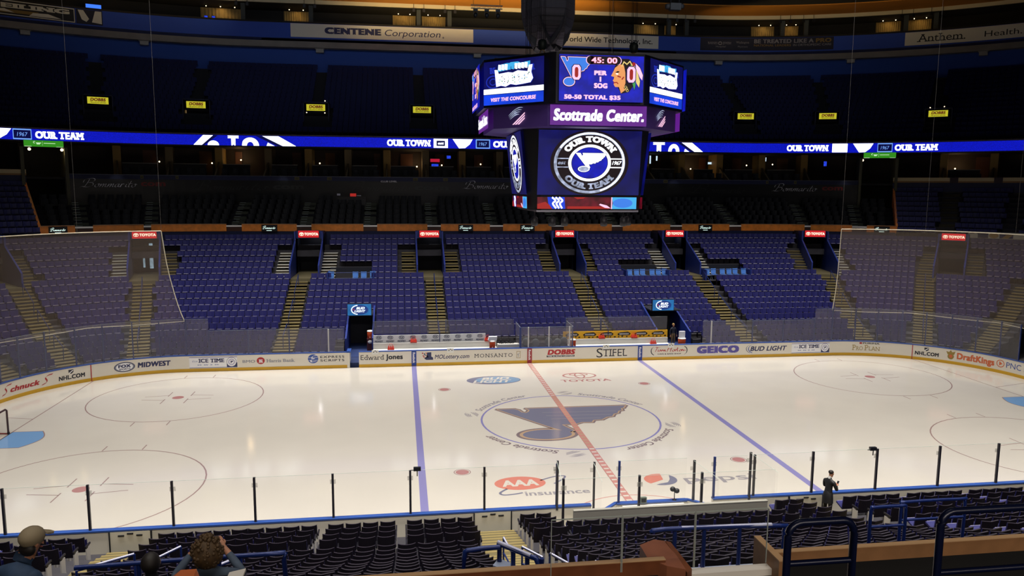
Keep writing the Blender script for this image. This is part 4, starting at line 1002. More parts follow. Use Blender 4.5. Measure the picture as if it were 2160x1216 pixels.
for k, u in enumerate(SCOL+SEXT):
    L = loc_frame(u); b = MB()
    b.boxL(L, -.34, .34, 41.0, 43.6, 12.5, 15.45, 0)
    b.hexa([L(-.07, 38.2, 12.5), L(.07, 38.2, 12.5), L(.07, 41, 12.5), L(-.07, 41, 12.5), L(-.07, 38.2, 12.8), L(.07, 38.2, 12.8), L(.07, 41, 14.1), L(-.07, 41, 14.1)], 1)
    b.obj('wall_suite_divider', (PILM if k % 2 == 0 or k > 13 else SLOPE, SLOPE), None, 'olive divider between two suites', None, None, 'structure')
LAMPW = emit('lamp_warm', (255, 226, 170), 5); TVB = emit('tv_blue', (40, 70, 230), 1.0, .5, 8); TVR = emit('tv_red', (200, 30, 60), .8); TVW = emit('tv_white', (200, 225, 240), 1.1); CTR = mat('suite_counter', (9, 8, 8), .6); CTE = mat('counter_edge', (130, 126, 116), .4)
allu = sorted(SCOL+SEXT)
NTH = lambda k: ORD[k] if k < 20 else '%dth' % (k+1)
DOORW = mat('suite_wood_panel', (84, 44, 18), .6); CLOTH_ = mat('suite_curtain', (92, 60, 26), .8)
for k, (a, c) in enumerate(zip(allu, allu[1:])):
    if c-a > 15 or (a > -56 and c < -47) or (a > 39 and c > 47 and a < 48): 
        if not (a in SCOL and c in SCOL): continue
    um = (a+c)/2; L = loc_frame(um); wd = (c-a if abs(um) < CX else (c-a)*radians(1)*36)-.8
    s = empty('suite_counter', L(0, 40.6, 12.5), 'dark bar counter with a pale edge in the %s suite from left' % NTH(k), 'counter', 'bar counters in the suites')
    M = lambda x, y, z, L=L: tuple(Vector(L(x, y, z))-Vector(L(0, 40.6, 12.5)))
    bb = MB(); bb.boxL(M, -wd/2, wd*.3, 40.5, 40.7, 12.5, 13.85, 0); bb.obj('front', CTR, s)
    bb = MB(); bb.boxL(M, -wd/2, wd*.32, 40.4, 40.95, 13.85, 13.9, 0); bb.obj('counter_top', CTE, s)
    random.seed(k*7+3)
    for q in range(3):
        x = -wd/2+.5+q*wd/3.2
        t = empty('suite_chair', L(x, 38.9, 12.5), 'dark tub chair, %s from left, in the %s suite from left' % (ORD[q], NTH(k)), 'chair', 'tub chairs in the suites', heading(um))
        bb = MB(); bb.box(-.28, .28, -.1, .4, .1, .48); bb.obj('seat', CLUBM, t); bb = MB(); arc_panel(bb, .58, .3, .95, -.1, .15, .05, .1, 0, 4); bb.obj('backrest', CLUBM, t)
    # wood door or curtain on the back wall
    x = random.uniform(-wd*.3, wd*.2); bb = MB(); bb.boxL(L, x, x+random.uniform(.6, 1.3), 43.45, 43.6, 12.5, 15.2, 0)
    bb.obj('door_%d' % (k+1), DOORW if k % 3 else CLOTH_, None, None, None, None, 'structure')
    if k % 2 == 0 or random.random() < .35:
        x = random.uniform(-wd*.4, wd*.4); z = random.uniform(13.9, 14.6)
        t = empty('wall_lamp', L(x, 42.9, z), 'small glowing lamp in the %s suite from left' % NTH(k), 'lamp', 'suite lamps')
        bb = MB(); bb.ball((0, 0, 0), .07, 0, 10, 6); bb.obj('bulb', LAMPW, t); bb = MB(); bb.tube([(0, 0, -.06), (0, .3, -.1), (0, .72, -.1)], .02); bb.obj('arm', CTR, t)
        if k % 4 == 0: p = L(x, 42.3, z+.3); point('suite_light', p, 22, (1, .68, .33), .15)
def tv(u, z, w_, h_, m, lb):
    L = loc_frame(u); s = empty('television', L(0, 42.6, z), lb, 'screen', 'suite televisions'); s.rotation_euler = (0, 0, heading(u)+pi)
    bb = MB(); bb.box(-w_/2-.05, w_/2+.05, 0, .1, -h_/2-.05, h_/2+.05); bb.box(-.1, .1, .1, .98, -.1, .1); bb.obj('case', LEDB, s)
    bb = MB(); bb.box(-w_/2, w_/2, -.01, 0, -h_/2, h_/2); bb.obj('screen', m, s)
tv(-5.0, 14.55, .95, .32, TVR, 'red topped television in a suite left of the scoreboard'); tv(-5.0, 14.0, .7, .4, TVB, 'blue lit lower television left of the scoreboard')
tv(-15.4, 13.5, .7, .45, TVB, 'blue lit screen low in a suite above the red box'); tv(-9.0, 13.6, .3, .45, TVB, 'narrow blue screen in a suite above the small grey capitals')
tv(17.6, 14.9, .62, .85, TVW, 'pale bright screen just right of the scoreboard'); tv(18.55, 15.05, .16, .5, TVW, 'thin pale screen beside the bright one'); tv(25.3, 14.6, .5, .22, TVW, 'small tilted pale blue screen right of the scoreboard')
tv(34.2, 15.05, .3, .42, TVW, 'small white screen high in a suite on the right'); tv(43.6, 14.6, .3, .5, TVB, 'small blue screen in a suite near the right portal'); tv(-3.6, 14.9, .4, .3, TVB, 'small dim screen high beside a suite pillar')
# end suites: cream rail
CREAM = mat('cream_rail', (206, 188, 140), .5)
for sg, nm in ((-1, 'left'), (1, 'right')):
    b = MB(); a, c = sorted((sg*53.2, sg*78)); band(b, a, c, 37.9, 38.2, 12.75, 13.08, 0); band(b, a, c, 38, 38.2, 11.5, 12.6, 1); band(b, a, c, 37.88, 38.2, 12.6, 12.75, 2)
    if sg > 0:
        for q in (62.2, 68.4): L = loc_frame(q); b.boxL(L, -.35, .35, 37.85, 38.0, 12.58, 13.1, 3)
    b.obj('wall_end_suites', (CREAM, NAVY, mat('tan_rail', (150, 108, 50), .5), mat('dull_plate', (52, 34, 46), .6)), None, 'cream rail in front of the %s end suites' % nm, None, None, 'structure')
    # upper portal with the green sign
    L = loc_frame(sg*50.8); b = MB()
    b.boxL(L, -1.6, 1.6, 42, 42.2, 10, 15.6, 0); b.boxL(L, -1.75, -1.5, 37.6, 42, 10, 15.0, 1); b.boxL(L, 1.5, 1.75, 37.6, 42, 10, 15.0, 1); b.boxL(L, -1.6, 1.6, 36.8, 42, 9.8, 10.0, 0)
    b.obj('upper_portal_wall', (mat('portal_umber', (32, 26, 16), .8), mat('portal_olive', (86, 84, 62), .7)), None, 'dark upper portal beside the %s end of the club seats' % nm, None, None, 'structure')
    s = empty('portal_sign', L(0, 37.6, 15.0), 'glowing green sign over the %s upper portal' % nm, 'sign', 'green signs over the upper portals')
    M = lambda x, y, z, L=L: tuple(Vector(L(x, y, z))-Vector(L(0, 37.6, 15.0)))
    bb = MB(); bb.boxL(M, -1.48, 1.48, 37.5, 37.75, 14.98, 15.55, 0); bb.obj('sign_box', SBK, s)
    d = Dec(lambda u_, v_, w=0, M=M: M(u_, 37.5-w, v_)); d.w = .01; d.rect(-1.45, 15.0, 1.45, 15.53, 0); d.obj('sign_face', emit('sign_green', (58, 158, 34), .75), s, 'glowing green face')
    d = Dec(lambda u_, v_, w=0, M=M: M(u_, 37.5-w, v_)); d.w = .016; d.ring(-.68, 15.36, .09, .09, .035, 0, None, 14, radians(40), radians(300)); d.rect(-.56, 15.28, -.2, 15.34, 0); d.rect(-.52, 15.2, -.28, 15.26, 0); d.rect(-.1, 15.1, -.09, 15.46, 0); d.rect(0, 15.28, .85, 15.32, 0); d.rect(-1.4, 15.01, -.9, 15.04, 0); d.rect(.9, 15.01, 1.4, 15.03, 0); d.obj('lettering', emit('sign_mint', (220, 255, 210), 1.0), s)
    for q in ((-1.05, 1.35) if sg < 0 else (-1.5,)):
        t = empty('globe_lamp', L(q, 37.9, 14.8), 'warm globe lamp by the %s upper portal%s' % (nm, ', under its sign' if q > 0 else ''), 'lamp', 'globe lamps at the upper portals')
        bb = MB(); bb.ball((0, 0, 0), .12); bb.obj('globe', LAMPW, t); bb = MB(); bb.tube([(0, 0, .1), (0, 0, .3)], .02); bb.obj('stem', CTR, t)
        point('portal_light', L(q, 37.7, 14.5), 5, (1, .75, .4), .12)
# ------------------------------------------------ ribbon display
RB = emit('ribbon_blue', (8, 24, 214), .8, .35, 14); RW = emit('ribbon_white', (236, 244, 255), 2.2); RN = emit('ribbon_navy', (4, 10, 90), .5); RPALE = emit('ribbon_pale', (120, 170, 250), 1.0)
rp = lambda u, v, w=0: bowl(u, 38.05-w)+(v,)
rib = empty('ribbon_display', (0, 0, 0), 'long glowing blue display ribbon with white lettering under the upper seats', 'display')
b = MB(); band(b, -82, 82, 38.1, 38.5, 15.45, 16.52, 0); band(b, -82, 82, 38.0, 38.6, 16.52, 16.62, 1); b.obj('housing', (SBK, mat('ribbon_lip', (96, 84, 96), .5)), rib)
b = MB(); band(b, -82, 82, 38.05, 38.1, 15.56, 16.48, 0); b.obj('screen', RB, rib)
d = Dec(rp); d.w = .01
z0, z1 = 15.56, 16.48
def rb_text(t, u0, u1): d.text(t, u0, 15.72, u1, 16.32, 0, None, bold=.1, serif=1)
def rb_badge(u0, u1): d.rect(u0, z0+.04, u1, z1-.02, 0); d.rect(u0+(u1-u0)*.2, z0+.22, u1-(u1-u0)*.2, z1-.2, 1, .014); d.text('est', u0+(u1-u0)*.28, z0+.36, u1-(u1-u0)*.28, z0+.62, 0, .018, bold=.08, shear=.2)
def rb_wing(u0, u1): L_ = u1-u0; d.poly([(u0, z1-.02), (u0+.32*L_, z0+.02), (u0+.62*L_, z0+.05), (u0+.85*L_, z0+.4), (u1, z1-.02)], 0); d.line([(u0+.7*L_, z0+.2), (u0+.9*L_, z1-.25)], .03, 1, .014)
def rb_year(u0, u1): d.line([(u0, z0+.08), (u1, z0+.08), (u1, z1-.06), (u0, z1-.06)], .1, 2, None, True); d.rect(u0, z0+.04, u1, z1-.02, 1, .008); d.text('1967', u0+(u1-u0)*.2, z0+.3, u1-(u1-u0)*.2, z0+.62, 2, .018, shear=.2)
def rb_arch(u0, u1):
    L_ = u1-u0; P = lambda f: u0+f*L_
    d.poly([(P(0), z0), (P(.1), z0), (P(.24), z1-.02), (P(.12), z1-.02)], 0); d.poly([(P(.1), z0), (P(.13), z0), (P(.3), z1-.02), (P(.24), z1-.02)], 1)
    d.disc(P(.24), z0, .07*L_, .42, 0, None, 16, 0, pi)
    d.text('T', P(.42), z0, P(.555), z1-.02, 0, bold=.2); d.ring(P(.66), z0, .065*L_, .75, .04*L_, 0, None, 16, 0, pi, .4)
    d.poly([(P(.78), z0), (P(.84), z0), (P(.79), z0+.3)], 0); d.poly([(P(.75), z1-.02), (P(.87), z1-.02), (P(1), z0), (P(.9), z0)], 0); d.poly([(P(.7), z1-.02), (P(.75), z1-.02), (P(.9), z0), (P(.86), z0)], 1)
for fn_, q in ((rb_wing, (-58.5, -54.6)), (rb_year, (-54.4, -52.2)), (rb_text, ('OUR TEAM', -51.7, -45.5)), (rb_arch, (-30.4, -18.2)), (rb_text, ('OUR TOWN', -9.75, -5.6)), (rb_badge, (-5.32, -3.95)), (rb_wing, (-3.5, -1.55)), (rb_year, (-1.2, .1)), (rb_text, ('OUR TEAM', .45, 4.9)),
               (rb_arch, (12.8, 21.85)), (rb_text, ('OUR TOWN', 35.8, 42.7)), (rb_badge, (43.3, 45.75)), (rb_wing, (46.6, 49.8)), (rb_year, (50.5, 52.7)), (rb_text, ('OUR TEAM', 53.1, 59.5))):
    d = Dec(rp); d.w = .01; fn_(*q)
    d.obj({rb_wing: 'wing_emblem', rb_year: 'year_badge', rb_text: 'lettering', rb_arch: 'arched_emblem', rb_badge: 'square_badge'}[fn_], (RW, RN, RPALE), rib)

# ================================================================== UPPER DECK
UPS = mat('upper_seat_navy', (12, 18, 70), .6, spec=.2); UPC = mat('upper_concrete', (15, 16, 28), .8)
DB = [-43.3, -30.5, -16.7, -6.3, 5.4, 16.6, 30.5, 43.4, 59.2]
UR = [(39.9+.76*k, 17.5+.53*k) for k in range(15)]
bt = MB(); pl = []
for k, (Y, z) in enumerate(UR):
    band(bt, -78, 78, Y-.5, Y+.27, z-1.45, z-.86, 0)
    def no(u):
        for v in DB:
            q = abs(lateral(u, v, Y))
            if 1 <= k <= 4 and q < 1.35: return True
            if k > 4 and q < .6: return True
        return False
    row_places(Y, z-.86, 76, no, .54, pl)
bt.obj('upper_terrace', UPC, kind='structure')
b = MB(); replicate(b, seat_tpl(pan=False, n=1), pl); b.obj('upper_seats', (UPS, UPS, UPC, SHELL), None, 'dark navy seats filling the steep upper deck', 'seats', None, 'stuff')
DY = emit('sign_yellow', (196, 188, 44), .95); DRD = emit('sign_dark_red', (120, 30, 24), .5); DBK = mat('sign_ink', (20, 18, 10), .6)
DN = ['far left', 'second from left', 'third from left', 'left of the scoreboard', 'behind the scoreboard left', 'behind the scoreboard right', 'right of the scoreboard', 'second from right', 'far right']
for k, u in enumerate(DB):
    L = loc_frame(u); b = MB(); y0 = 42.1
    for s in (-1, 1):
        a0, a1 = sorted((s*1.15, s*1.25)); b.boxL(L, a0, a1, y0, 44.2, 17.3, 20.1, 0)
    b.boxL(L, -1.25, 1.25, y0, 44.2, 20.0, 20.1, 0); b.boxL(L, -1.15, 1.15, 44.1, 44.2, 17.3, 20.0, 1); b.boxL(L, -1.25, 1.25, y0-.6, 44.2, 17.2, 17.35, 1)
    b.obj('upper_doorway_wall', (mat('doorway_navy', (14, 20, 56), .6), mat('doorway_dark', (8, 10, 22), .7)), None, 'dark doorway in the upper seats', None, None, 'structure')
    if 4 <= k <= 5: continue
    s = empty('doorway_sign', L(0, 42, 19.2), 'glowing yellow sign over the upper doorway, %s' % DN[k], 'sign', 'yellow signs over the upper doorways')
    M = lambda x, y, z, L=L: tuple(Vector(L(x, y, z))-Vector(L(0, 42, 19.2)))
    wd = .9 if abs(u) < 23 else .86
    bb = MB(); bb.boxL(M, -wd-.04, wd+.04, 41.92, 42.1, 19.2, 19.88, 0); bb.obj('sign_box', SBK, s)
    d = Dec(lambda u_, v_, w=0, M=M: M(u_, 41.92-w, v_)); d.w = .01; d.rect(-wd, 19.23, wd, 19.85, 0); d.obj('sign_face', DY, s, 'glowing yellow face')
    d = Dec(lambda u_, v_, w=0, M=M: M(u_, 41.92-w, v_)); d.w = .018; d.text('DOBBS', -wd*.72, 19.48, wd*.76, 19.76, 0, bold=.1, shear=.15); d.text('TIRE & AUTO CENTERS', -wd*.75, 19.3, wd*.75, 19.42, 1, bold=.03); d.obj('lettering', (DRD, DBK), s)
# glowing panels stand in for light spilling through three upper doorways
LITW = emit('lit_concourse', (210, 224, 220), 1.0, .4, 3)
L = loc_frame(DB[3]); b = MB(); b.boxL(L, .6, 1.1, 43.9, 44.0, 17.4, 19.2, 0); b.obj('doorway_glow_1', LITW, kind='structure')
L = loc_frame(DB[6]); b = MB(); b.boxL(L, .3, 1.14, 43.9, 44.0, 17.4, 19.6, 0); b.obj('doorway_glow_2', emit('lit_teal', (60, 88, 88), .7, .4, 3), kind='structure')
L = loc_frame(DB[1]); b = MB(); b.boxL(L, -1.12, -1.0, 43.0, 43.1, 17.4, 19.1, 0); b.obj('doorway_glow_3', emit('lit_dim', (120, 96, 60), .6), kind='structure')
for k, (u, x, z, y) in enumerate(((30.5, -.5, 18.7, 43), (30.5, -.3, 17.8, 43), (-16.7, -.9, 19.05, 42.0), (-16.7, .85, 19.05, 42.0), (-16.7, .9, 20.2, 41.9), (59.2, .5, 20.2, 41.9), (59.2, -.75, 20.15, 41.9))):
    L = loc_frame(u); t = empty('doorway_lamp', L(x, y, z), 'tiny lamp at an upper doorway, %s' % ('inside right of the scoreboard, upper', 'inside right of the scoreboard, lower', 'under the third yellow sign, left', 'under the third yellow sign, right', 'above the third yellow sign', 'above the far right yellow sign, right', 'above the far right yellow sign, left')[k], 'lamp', 'doorway lamps')
    bb = MB(); bb.ball((0, 0, 0), .05, 0, 8, 5); bb.obj('bulb', LAMPW, t); bb = MB(); bb.box(-.03, .03, 0, .2, .03, .06); bb.obj('bracket', SBK, t)
# top wall, slab edge, blue parapet and banners
GREY = mat('slab_grey', (120, 116, 112), .8, noise=.12, scale=.8); PARA = mat('parapet_blue', (8, 58, 160), .6); PNAV = mat('parapet_navy', (12, 26, 84), .6); UPW = mat('upper_wall_blue', (16, 62, 150), .7)
b = MB(); band(b, -80, 80, 50.9, 51.1, 22.5, 26.9, 0); b.obj('wall_upper', UPW, kind='structure')
b = MB(); band(b, -80, 80, 50, 51.2, 26.62, 27.25, 0); band(b, -80, 80, 50.1, 50.4, 27.25, 27.6, 2); band(b, -80, 80, 49.95, 50.15, 27.55, 29.12, 1); band(b, -80, 80, 50.1, 57, 27.25, 27.5, 2)
b.obj('wall_parapet', (GREY, PARA, PNAV), None, 'blue parapet over a grey slab edge above the upper seats', None, None, 'structure')
fp = lambda u, v, w=0: bowl(u, 49.93-w)+(v,)
BWHT = mat('banner_white', (206, 202, 190), .7); BINK = mat('banner_navy_ink', (36, 40, 84), .7); BBK = mat('banner_black', (18, 18, 24), .7); BGR = mat('banner_grey', (120, 118, 124), .7); BGD = mat('banner_gold', (120, 96, 40), .7); BDN = mat('banner_dark', (14, 16, 40), .7)
BM = (BWHT, BINK, BBK, BGR, BGD, BDN)
def banner(u0, u1, bg, fn, lb, v0=27.68, v1=29.08):
    d = Dec(fp); d.w = .02; d.rect(u0, v0, u1, v1, bg, None, max(1, int(abs(u1-u0)/1.2)))
    b_ = d; b_.w = .03; fn(b_); return d.obj('banner', BM, None, lb, 'banner', 'banners on the blue parapet')
banner(-19.95, -.4, 0, lambda d: (d.text('CENTENE', -16.4, 28.1, -10.4, 28.78, 1, bold=.16), d.text('Corporation', -10.1, 28.1, -4.0, 28.75, 1, shear=.2), d.disc(-3.7, 28.1, .1, .1, 3)), 'long white banner with bold navy and light slanted lettering')
banner(8.4, 20.8, 0, lambda d: d.text('World Wide Technology, Inc.', 9.5, 28.18, 20.1, 28.75, 2, bold=.03), 'white banner with plain black lettering behind the speakers')
banner(26.5, 45.3, 5, lambda d: (d.text('BE TREATED LIKE A', 34.3, 28.5, 42.6, 28.95, 3, bold=.08), d.text('PRO', 42.9, 28.5, 45.0, 28.95, 4, bold=.08), d.text('NATIONAL LEADERS', 34.3, 28.15, 39.5, 28.38, 4, bold=.03), d.text('IN ORTHOPEDIC CARE', 39.8, 28.15, 45.0, 28.38, 3, bold=.03), d.text('BARNES', 27.6, 28.4, 29.0, 28.65, 3, serif=1), d.ring(29.4, 28.5, .3, .2, .1, 3), d.text('JEWISH', 29.8, 28.4, 31.0, 28.65, 3, serif=1), d.text('Hospital', 28.8, 28.05, 30.2, 28.22, 3), d.text('Washington', 31.7, 28.5, 33.6, 28.72, 3, serif=1), d.text('Physicians', 32.0, 28.05, 33.4, 28.22, 3)), 'dark banner with grey and gold capitals right of the scoreboard')
banner(54.5, 76, 0, lambda d: (d.text('Anthem.', 56.0, 28.0, 61.8, 28.8, 2, serif=1), d.text('Health.', 64.0, 28.05, 68.2, 28.62, 2), d.text('Join In.', 68.9, 28.05, 73, 28.62, 2, bold=.12)), 'pale banner with black serif and plain words at far right')
def ceil_b(d):
    d.line([(-62, 27.75), (-45.2, 27.75), (-45.2, 29.0), (-62, 29.0)], .08, 0, .03, True)
    d.text('GLASS CEILING', -62, 28.45, -45.7, 28.88, 0, .03, bold=.12, serif=1); d.rect(-58, 28.0, -49, 28.3, 4, .03, 6); d.poly([(-50, 27.9), (-46.6, 27.9), (-48, 28.25), (-49.6, 28.2)], 0, .04); d.poly([(-54.5, 28.15), (-51.5, 28.05), (-52.5, 28.35)], 0, .04)
banner(-62.2, -45.1, 2, ceil_b, 'dark banner with cream slab lettering and gold strip at far left')
banner(-45.0, -42.1, 5, lambda d: (d.poly([(-44.8, 29.0), (-44.2, 29.0), (-43.6, 28.2), (-43.9, 27.9), (-44.4, 28.1)], 0), d.poly([(-42.9, 29.0), (-42.2, 29.0), (-42.2, 27.8), (-43.3, 27.9)], 0)), 'small dark banner with pale blots beside the cream lettered one')
# top floor rooms
TBACK = mat('lounge_back', (30, 26, 22), .8, noise=.3, scale=.3); TCUR = mat('lounge_curtain', (176, 144, 84), .7, noise=.25, scale=1.4); TPIL = mat('lounge_pillar', (58, 62, 60), .7); TWHB = mat('header_grey', (196, 184, 150), .7)
b = MB(); band(b, -80, 80, 54.5, 54.7, 28.6, 32, 0); band(b, -80, 80, 50.2, 54.5, 28.5, 28.6, 0); band(b, -80, 80, 50.6, 54.5, 31.25, 31.4, 1); band(b, -80, 80, 50.4, 50.6, 31.25, 31.65, 2)
band(b, -80, 80, 50.2, 50.3, 29.12, 29.35, 0)
b.obj('wall_top_floor', (TBACK, SCEIL, TWHB), None, 'dark rooms behind the parapet at the top', None, None, 'structure')
OCH = mat('ceiling_ochre', (178, 112, 26), .8, noise=.12, scale=.2); CDK = mat('ceiling_dark', (26, 22, 18), .9)
b = MB(); band(b, -80, 80, 45.6, 50.6, 31.65, 31.85, 0); band(b, -80, 80, 30, 45.6, 31.75, 31.9, 1); b.obj('ceiling', (OCH, CDK), None, 'ochre underside of the roof at the far side', None, None, 'structure')
NICHE = [(-31.1, -25.9), (-21.2, -18.2), (-9.2, -6.6), (-5.9, -3.2), (19.2, 22.2), (22.9, 24.6), (35.0, 38.2), (38.9, 41.4), (51.1, 54.2), (54.9, 57.8), (69.5, 73)]
NN = ['far left wide', 'left', 'left of the truss', 'nearest left of the truss', 'right of the speakers', 'second right of the speakers', 'above the dark banner, left', 'above the dark banner, right', 'left above the pale banner', 'above the pale banner', 'far right']
for k, (a, c) in enumerate(NICHE):
    um = (a+c)/2; L = loc_frame(um); wd = (c-a) if abs(um) < CX else (c-a)*radians(1)*48.6
    s = empty('lounge_curtain', L(0, 54.3, 28.6), 'lit tan curtain in the %s top floor room' % NN[k], 'curtain', 'curtains of the top floor rooms'); M = lambda x, y, z, L=L: tuple(Vector(L(x, y, z))-Vector(L(0, 54.3, 28.6)))
    bb = MB(); n = 24
    for i in range(n):
        x0, x1 = -wd/2+wd*i/n, -wd/2+wd*(i+1)/n; y0, y1 = 54.3-.08*(i % 2), 54.3-.08*((i+1) % 2)
        bb.quad(M(x0, y0, 28.6), M(x1, y1, 28.6), M(x1, y1, 31.2), M(x0, y0, 31.2)); bb.quad(M(x0, y0+.02, 28.6), M(x0, y0+.02, 31.2), M(x1, y1+.02, 31.2), M(x1, y1+.02, 28.6))
    bb.obj('cloth', TCUR, s); bb = MB(); bb.tube([M(-wd/2, 54.25, 31.22), M(wd/2, 54.25, 31.22)], .025); bb.obj('curtain_rod', CTR, s)
    nl = 3 if wd > 3 else 2
    for q in range(nl):
        x = -wd/2+wd*(q+.5)/nl; t = empty('downlight', L(x, 53.2, 31.2), 'small bright downlight, %s from left, in the %s top floor room' % (ORD[q], NN[k]), 'lamp', 'downlights of the top floor rooms')
        bb = MB(); bb.lathe((0, 0, 0), [(.09, .05), (.09, -.02), (.07, -.02)], 10); bb.obj('housing', SBK, t); bb = MB(); bb.ball((0, 0, -.05), .055, 0, 8, 5); bb.obj('bulb', LAMPW, t)
    x = 0; p = L(0, 53.4, 31.15); q_ = L(0, 54.3, 29.9); spot('lounge_light', p, q_, 20*wd/3, (1, .74, .36), 140, .8, .2)
    b = MB(); x0 = wd/2+.05; b.boxL(L, x0, x0+.45, 51.2, 51.7, 28.6, 31.25, 0); b.obj('lounge_column', TPIL, None, 'grey green column between top floor rooms', None, None, 'structure')
    for q in (-1, 1):
        t = empty('hanging_floodlight', L(x0+.22+q*.55, 50.2, 31.0), 'black floodlight by the column of the %s top floor room, %s' % (NN[k], 'left' if q < 0 else 'right'), 'lamp', 'hanging floodlights')
        bb = MB(); bb.tube([(0, 0, .1), (0, 0, .65)], .025); bb.obj('pipe', SBK, t); bb = MB(); bb.hexa([(-.14, -.1, -.22), (.14, -.1, -.22), (.1, .15, -.15), (-.1, .15, -.15), (-.14, -.1, .12), (.14, -.1, .12), (.1, .15, .1), (-.1, .15, .1)]); bb.obj('lamp_body', SBK, t)
t = empty('television', loc_frame(-43.0)(0, 53.0, 29.9), 'bright blue television at the far left of the top floor', 'screen', 'top floor televisions'); bb = MB(); bb.box(-.75, .75, 0, .1, -.4, .4); bb.box(-.1, .1, .1, 1.4, -.1, .1); bb.obj('case', LEDB, t); bb = MB(); bb.box(-.7, .7, -.01, 0, -.36, .36); bb.obj('screen', emit('tv_bright', (60, 120, 255), 1.2), t); t.rotation_euler = (0, 0, heading(-43)+pi)
for k, u in enumerate((-30.3, -29.4)):
    t = empty('television', loc_frame(u)(0, 53.3, 29.95), 'small blue screen in the far left wide top floor room, %s one' % ('left', 'right')[k], 'screen', 'top floor televisions'); bb = MB(); bb.box(-.2, .2, 0, .1, -.22, .22); bb.box(-.05, .05, .1, .9, -.05, .05); bb.obj('case', LEDB, t); bb = MB(); bb.box(-.16, .16, -.01, 0, -.18, .18); bb.obj('screen', TVB, t); t.rotation_euler = (0, 0, heading(u)+pi)
# small grey boxes under the slab
for k, u in enumerate((-50.5, -37.5, -17.0, .1, 5.9, 29.5, 47.8, 64)):
    L = loc_frame(u); b = MB(); b.boxL(L, -.4, .4, 50.3, 51.0, 26.2, 26.62, 0); b.boxL(L, -.5, .5, 50.25, 51.05, 26.56, 26.62, 0); b.obj('soffit_box', mat('box_grey', (150, 146, 142), .6), None, 'small pale box under the grey slab edge, %s from left' % ORD[k], 'box', 'boxes under the slab')
# printed posters on the right end wall
d = Dec(lambda u, v, w=0: bowl(u, 30.6-w)+(v,)); d.rect(65.7, 7.75, 75, 8.3, 0, .02, 6); d.rect(67.3, 7.78, 69, 8.2, 1, .03, 2); d.disc(69.9, 8.0, .8, .2, 2, .04); d.rect(70.8, 7.8, 73, 8.15, 1, .03, 2); d.poly([(71.2, 7.8), (72.2, 7.8), (73.0, 8.1), (71.9, 8.12)], 2, .04)
d.obj('poster', (mat('poster_cream', (196, 190, 170), .7), mat('poster_navy', (24, 34, 74), .7), mat('poster_gold', (150, 116, 44), .7)), None, 'long cream poster strip with navy and gold shapes on the far right wall', 'poster')
b = MB(); band(b, 65.6, 75.1, 30.62, 30.75, 5, 8.32, 0); b.obj('wall_end_poster', NAVY, kind='structure')
# ================================================================== SCOREBOARD
SBF = mat('scoreboard_frame', (10, 10, 16), .45); SBP = mat('scoreboard_purple', (64, 40, 112), .55); 
EB = emit('screen_blue', (16, 26, 190), .9, .35, 2.2); ENV = emit('screen_navy', (14, 18, 110), .7, .4, 1.2); EWH = emit('screen_white', (245, 248, 255), 1.9); EBR = emit('screen_bright_blue', (20, 70, 235), .95, .25, 1)
EPK = emit('screen_rose', (255, 196, 226), 1.2); ESK = emit('screen_sky', (60, 130, 235), 1.0); ERD = emit('screen_red', (220, 16, 60), 1.0); EDK = emit('screen_dark', (34, 10, 26), .4); ESKIN = emit('screen_skin', (240, 160, 96), 1.0); EGR = emit('screen_green', (70, 170, 90), .9); EYL = emit('screen_yellow', (240, 214, 130), 1.0)
ECY = emit('screen_cyan', (70, 180, 240), 1.0); ELB = emit('screen_faint', (34, 52, 190), .9); EMAR = emit('screen_maroon', (110, 10, 34), .7, .6, 2.5)
EPU = emit('screen_purple', (112, 36, 156), .75); EGY = emit('screen_silver', (176, 186, 214), .9, .5, 4)
SM = (EB, ENV, EWH, EBR, EPK, ESK, ERD, EDK, ESKIN, EGR, EYL, ECY, ELB, EMAR, EPU, EGY)
sB, sN, sW, sBR, sPK, sSK, sRD, sDK, sFL, sGR, sYL, sCY, sFT, sMR, sPU, sGY = range(16)
sb = empty('scoreboard', (0, 0, 10.8), 'big hanging scoreboard with glowing screens and purple ring over centre ice', 'scoreboard')
Z0 = 10.8
def oct_(a, c): return [(a, -c), (c, -a), (c, a), (a, c), (-a, c), (-c, a), (-c, -a), (-a, -c)]
b = MB(); b.prism([(x*.97, y*.97) for x, y in oct_(2.0, 4.86)], 15.42-Z0, 17.55-Z0, 0); b.obj('upper_frame', SBF, sb)
b = MB(); b.prism(oct_(2.2, 4.3), 14.48-Z0, 15.42-Z0, 0); b.obj('ring_frame', SBP, sb, 'purple ring')
P0 = [(-2.1, -2.6), (2.1, -2.6), (2.6, -2.1), (2.6, 2.1), (2.1, 2.6), (-2.1, 2.6), (-2.6, 2.1), (-2.6, -2.1)]
b = MB(); n = 8; k0 = [(x*1.02, y*1.02, 0.02) for x, y in P0]; k1 = [(x*1.14, y*1.14, 3.68) for x, y in P0]
b.add(k0+k1, [tuple(range(8))[::-1], tuple(range(8, 16))]+[(i, (i+1) % 8, (i+1) % 8+8, i+8) for i in range(8)]); b.obj('lower_frame', SBF, sb)
b = MB(); b.box(-2.4, 2.4, -2.9, 2.9, -.06, 0.02); b.obj('bottom_rail', mat('rail_silver', (150, 146, 160), .35, .6), sb)
b = MB()
for s in (-1, 1): b.box(-4.2, 4.2, s*1.6-.1, s*1.6+.1, 17.55-Z0, 17.7-Z0)
b.obj('top_beam', SBF, sb)
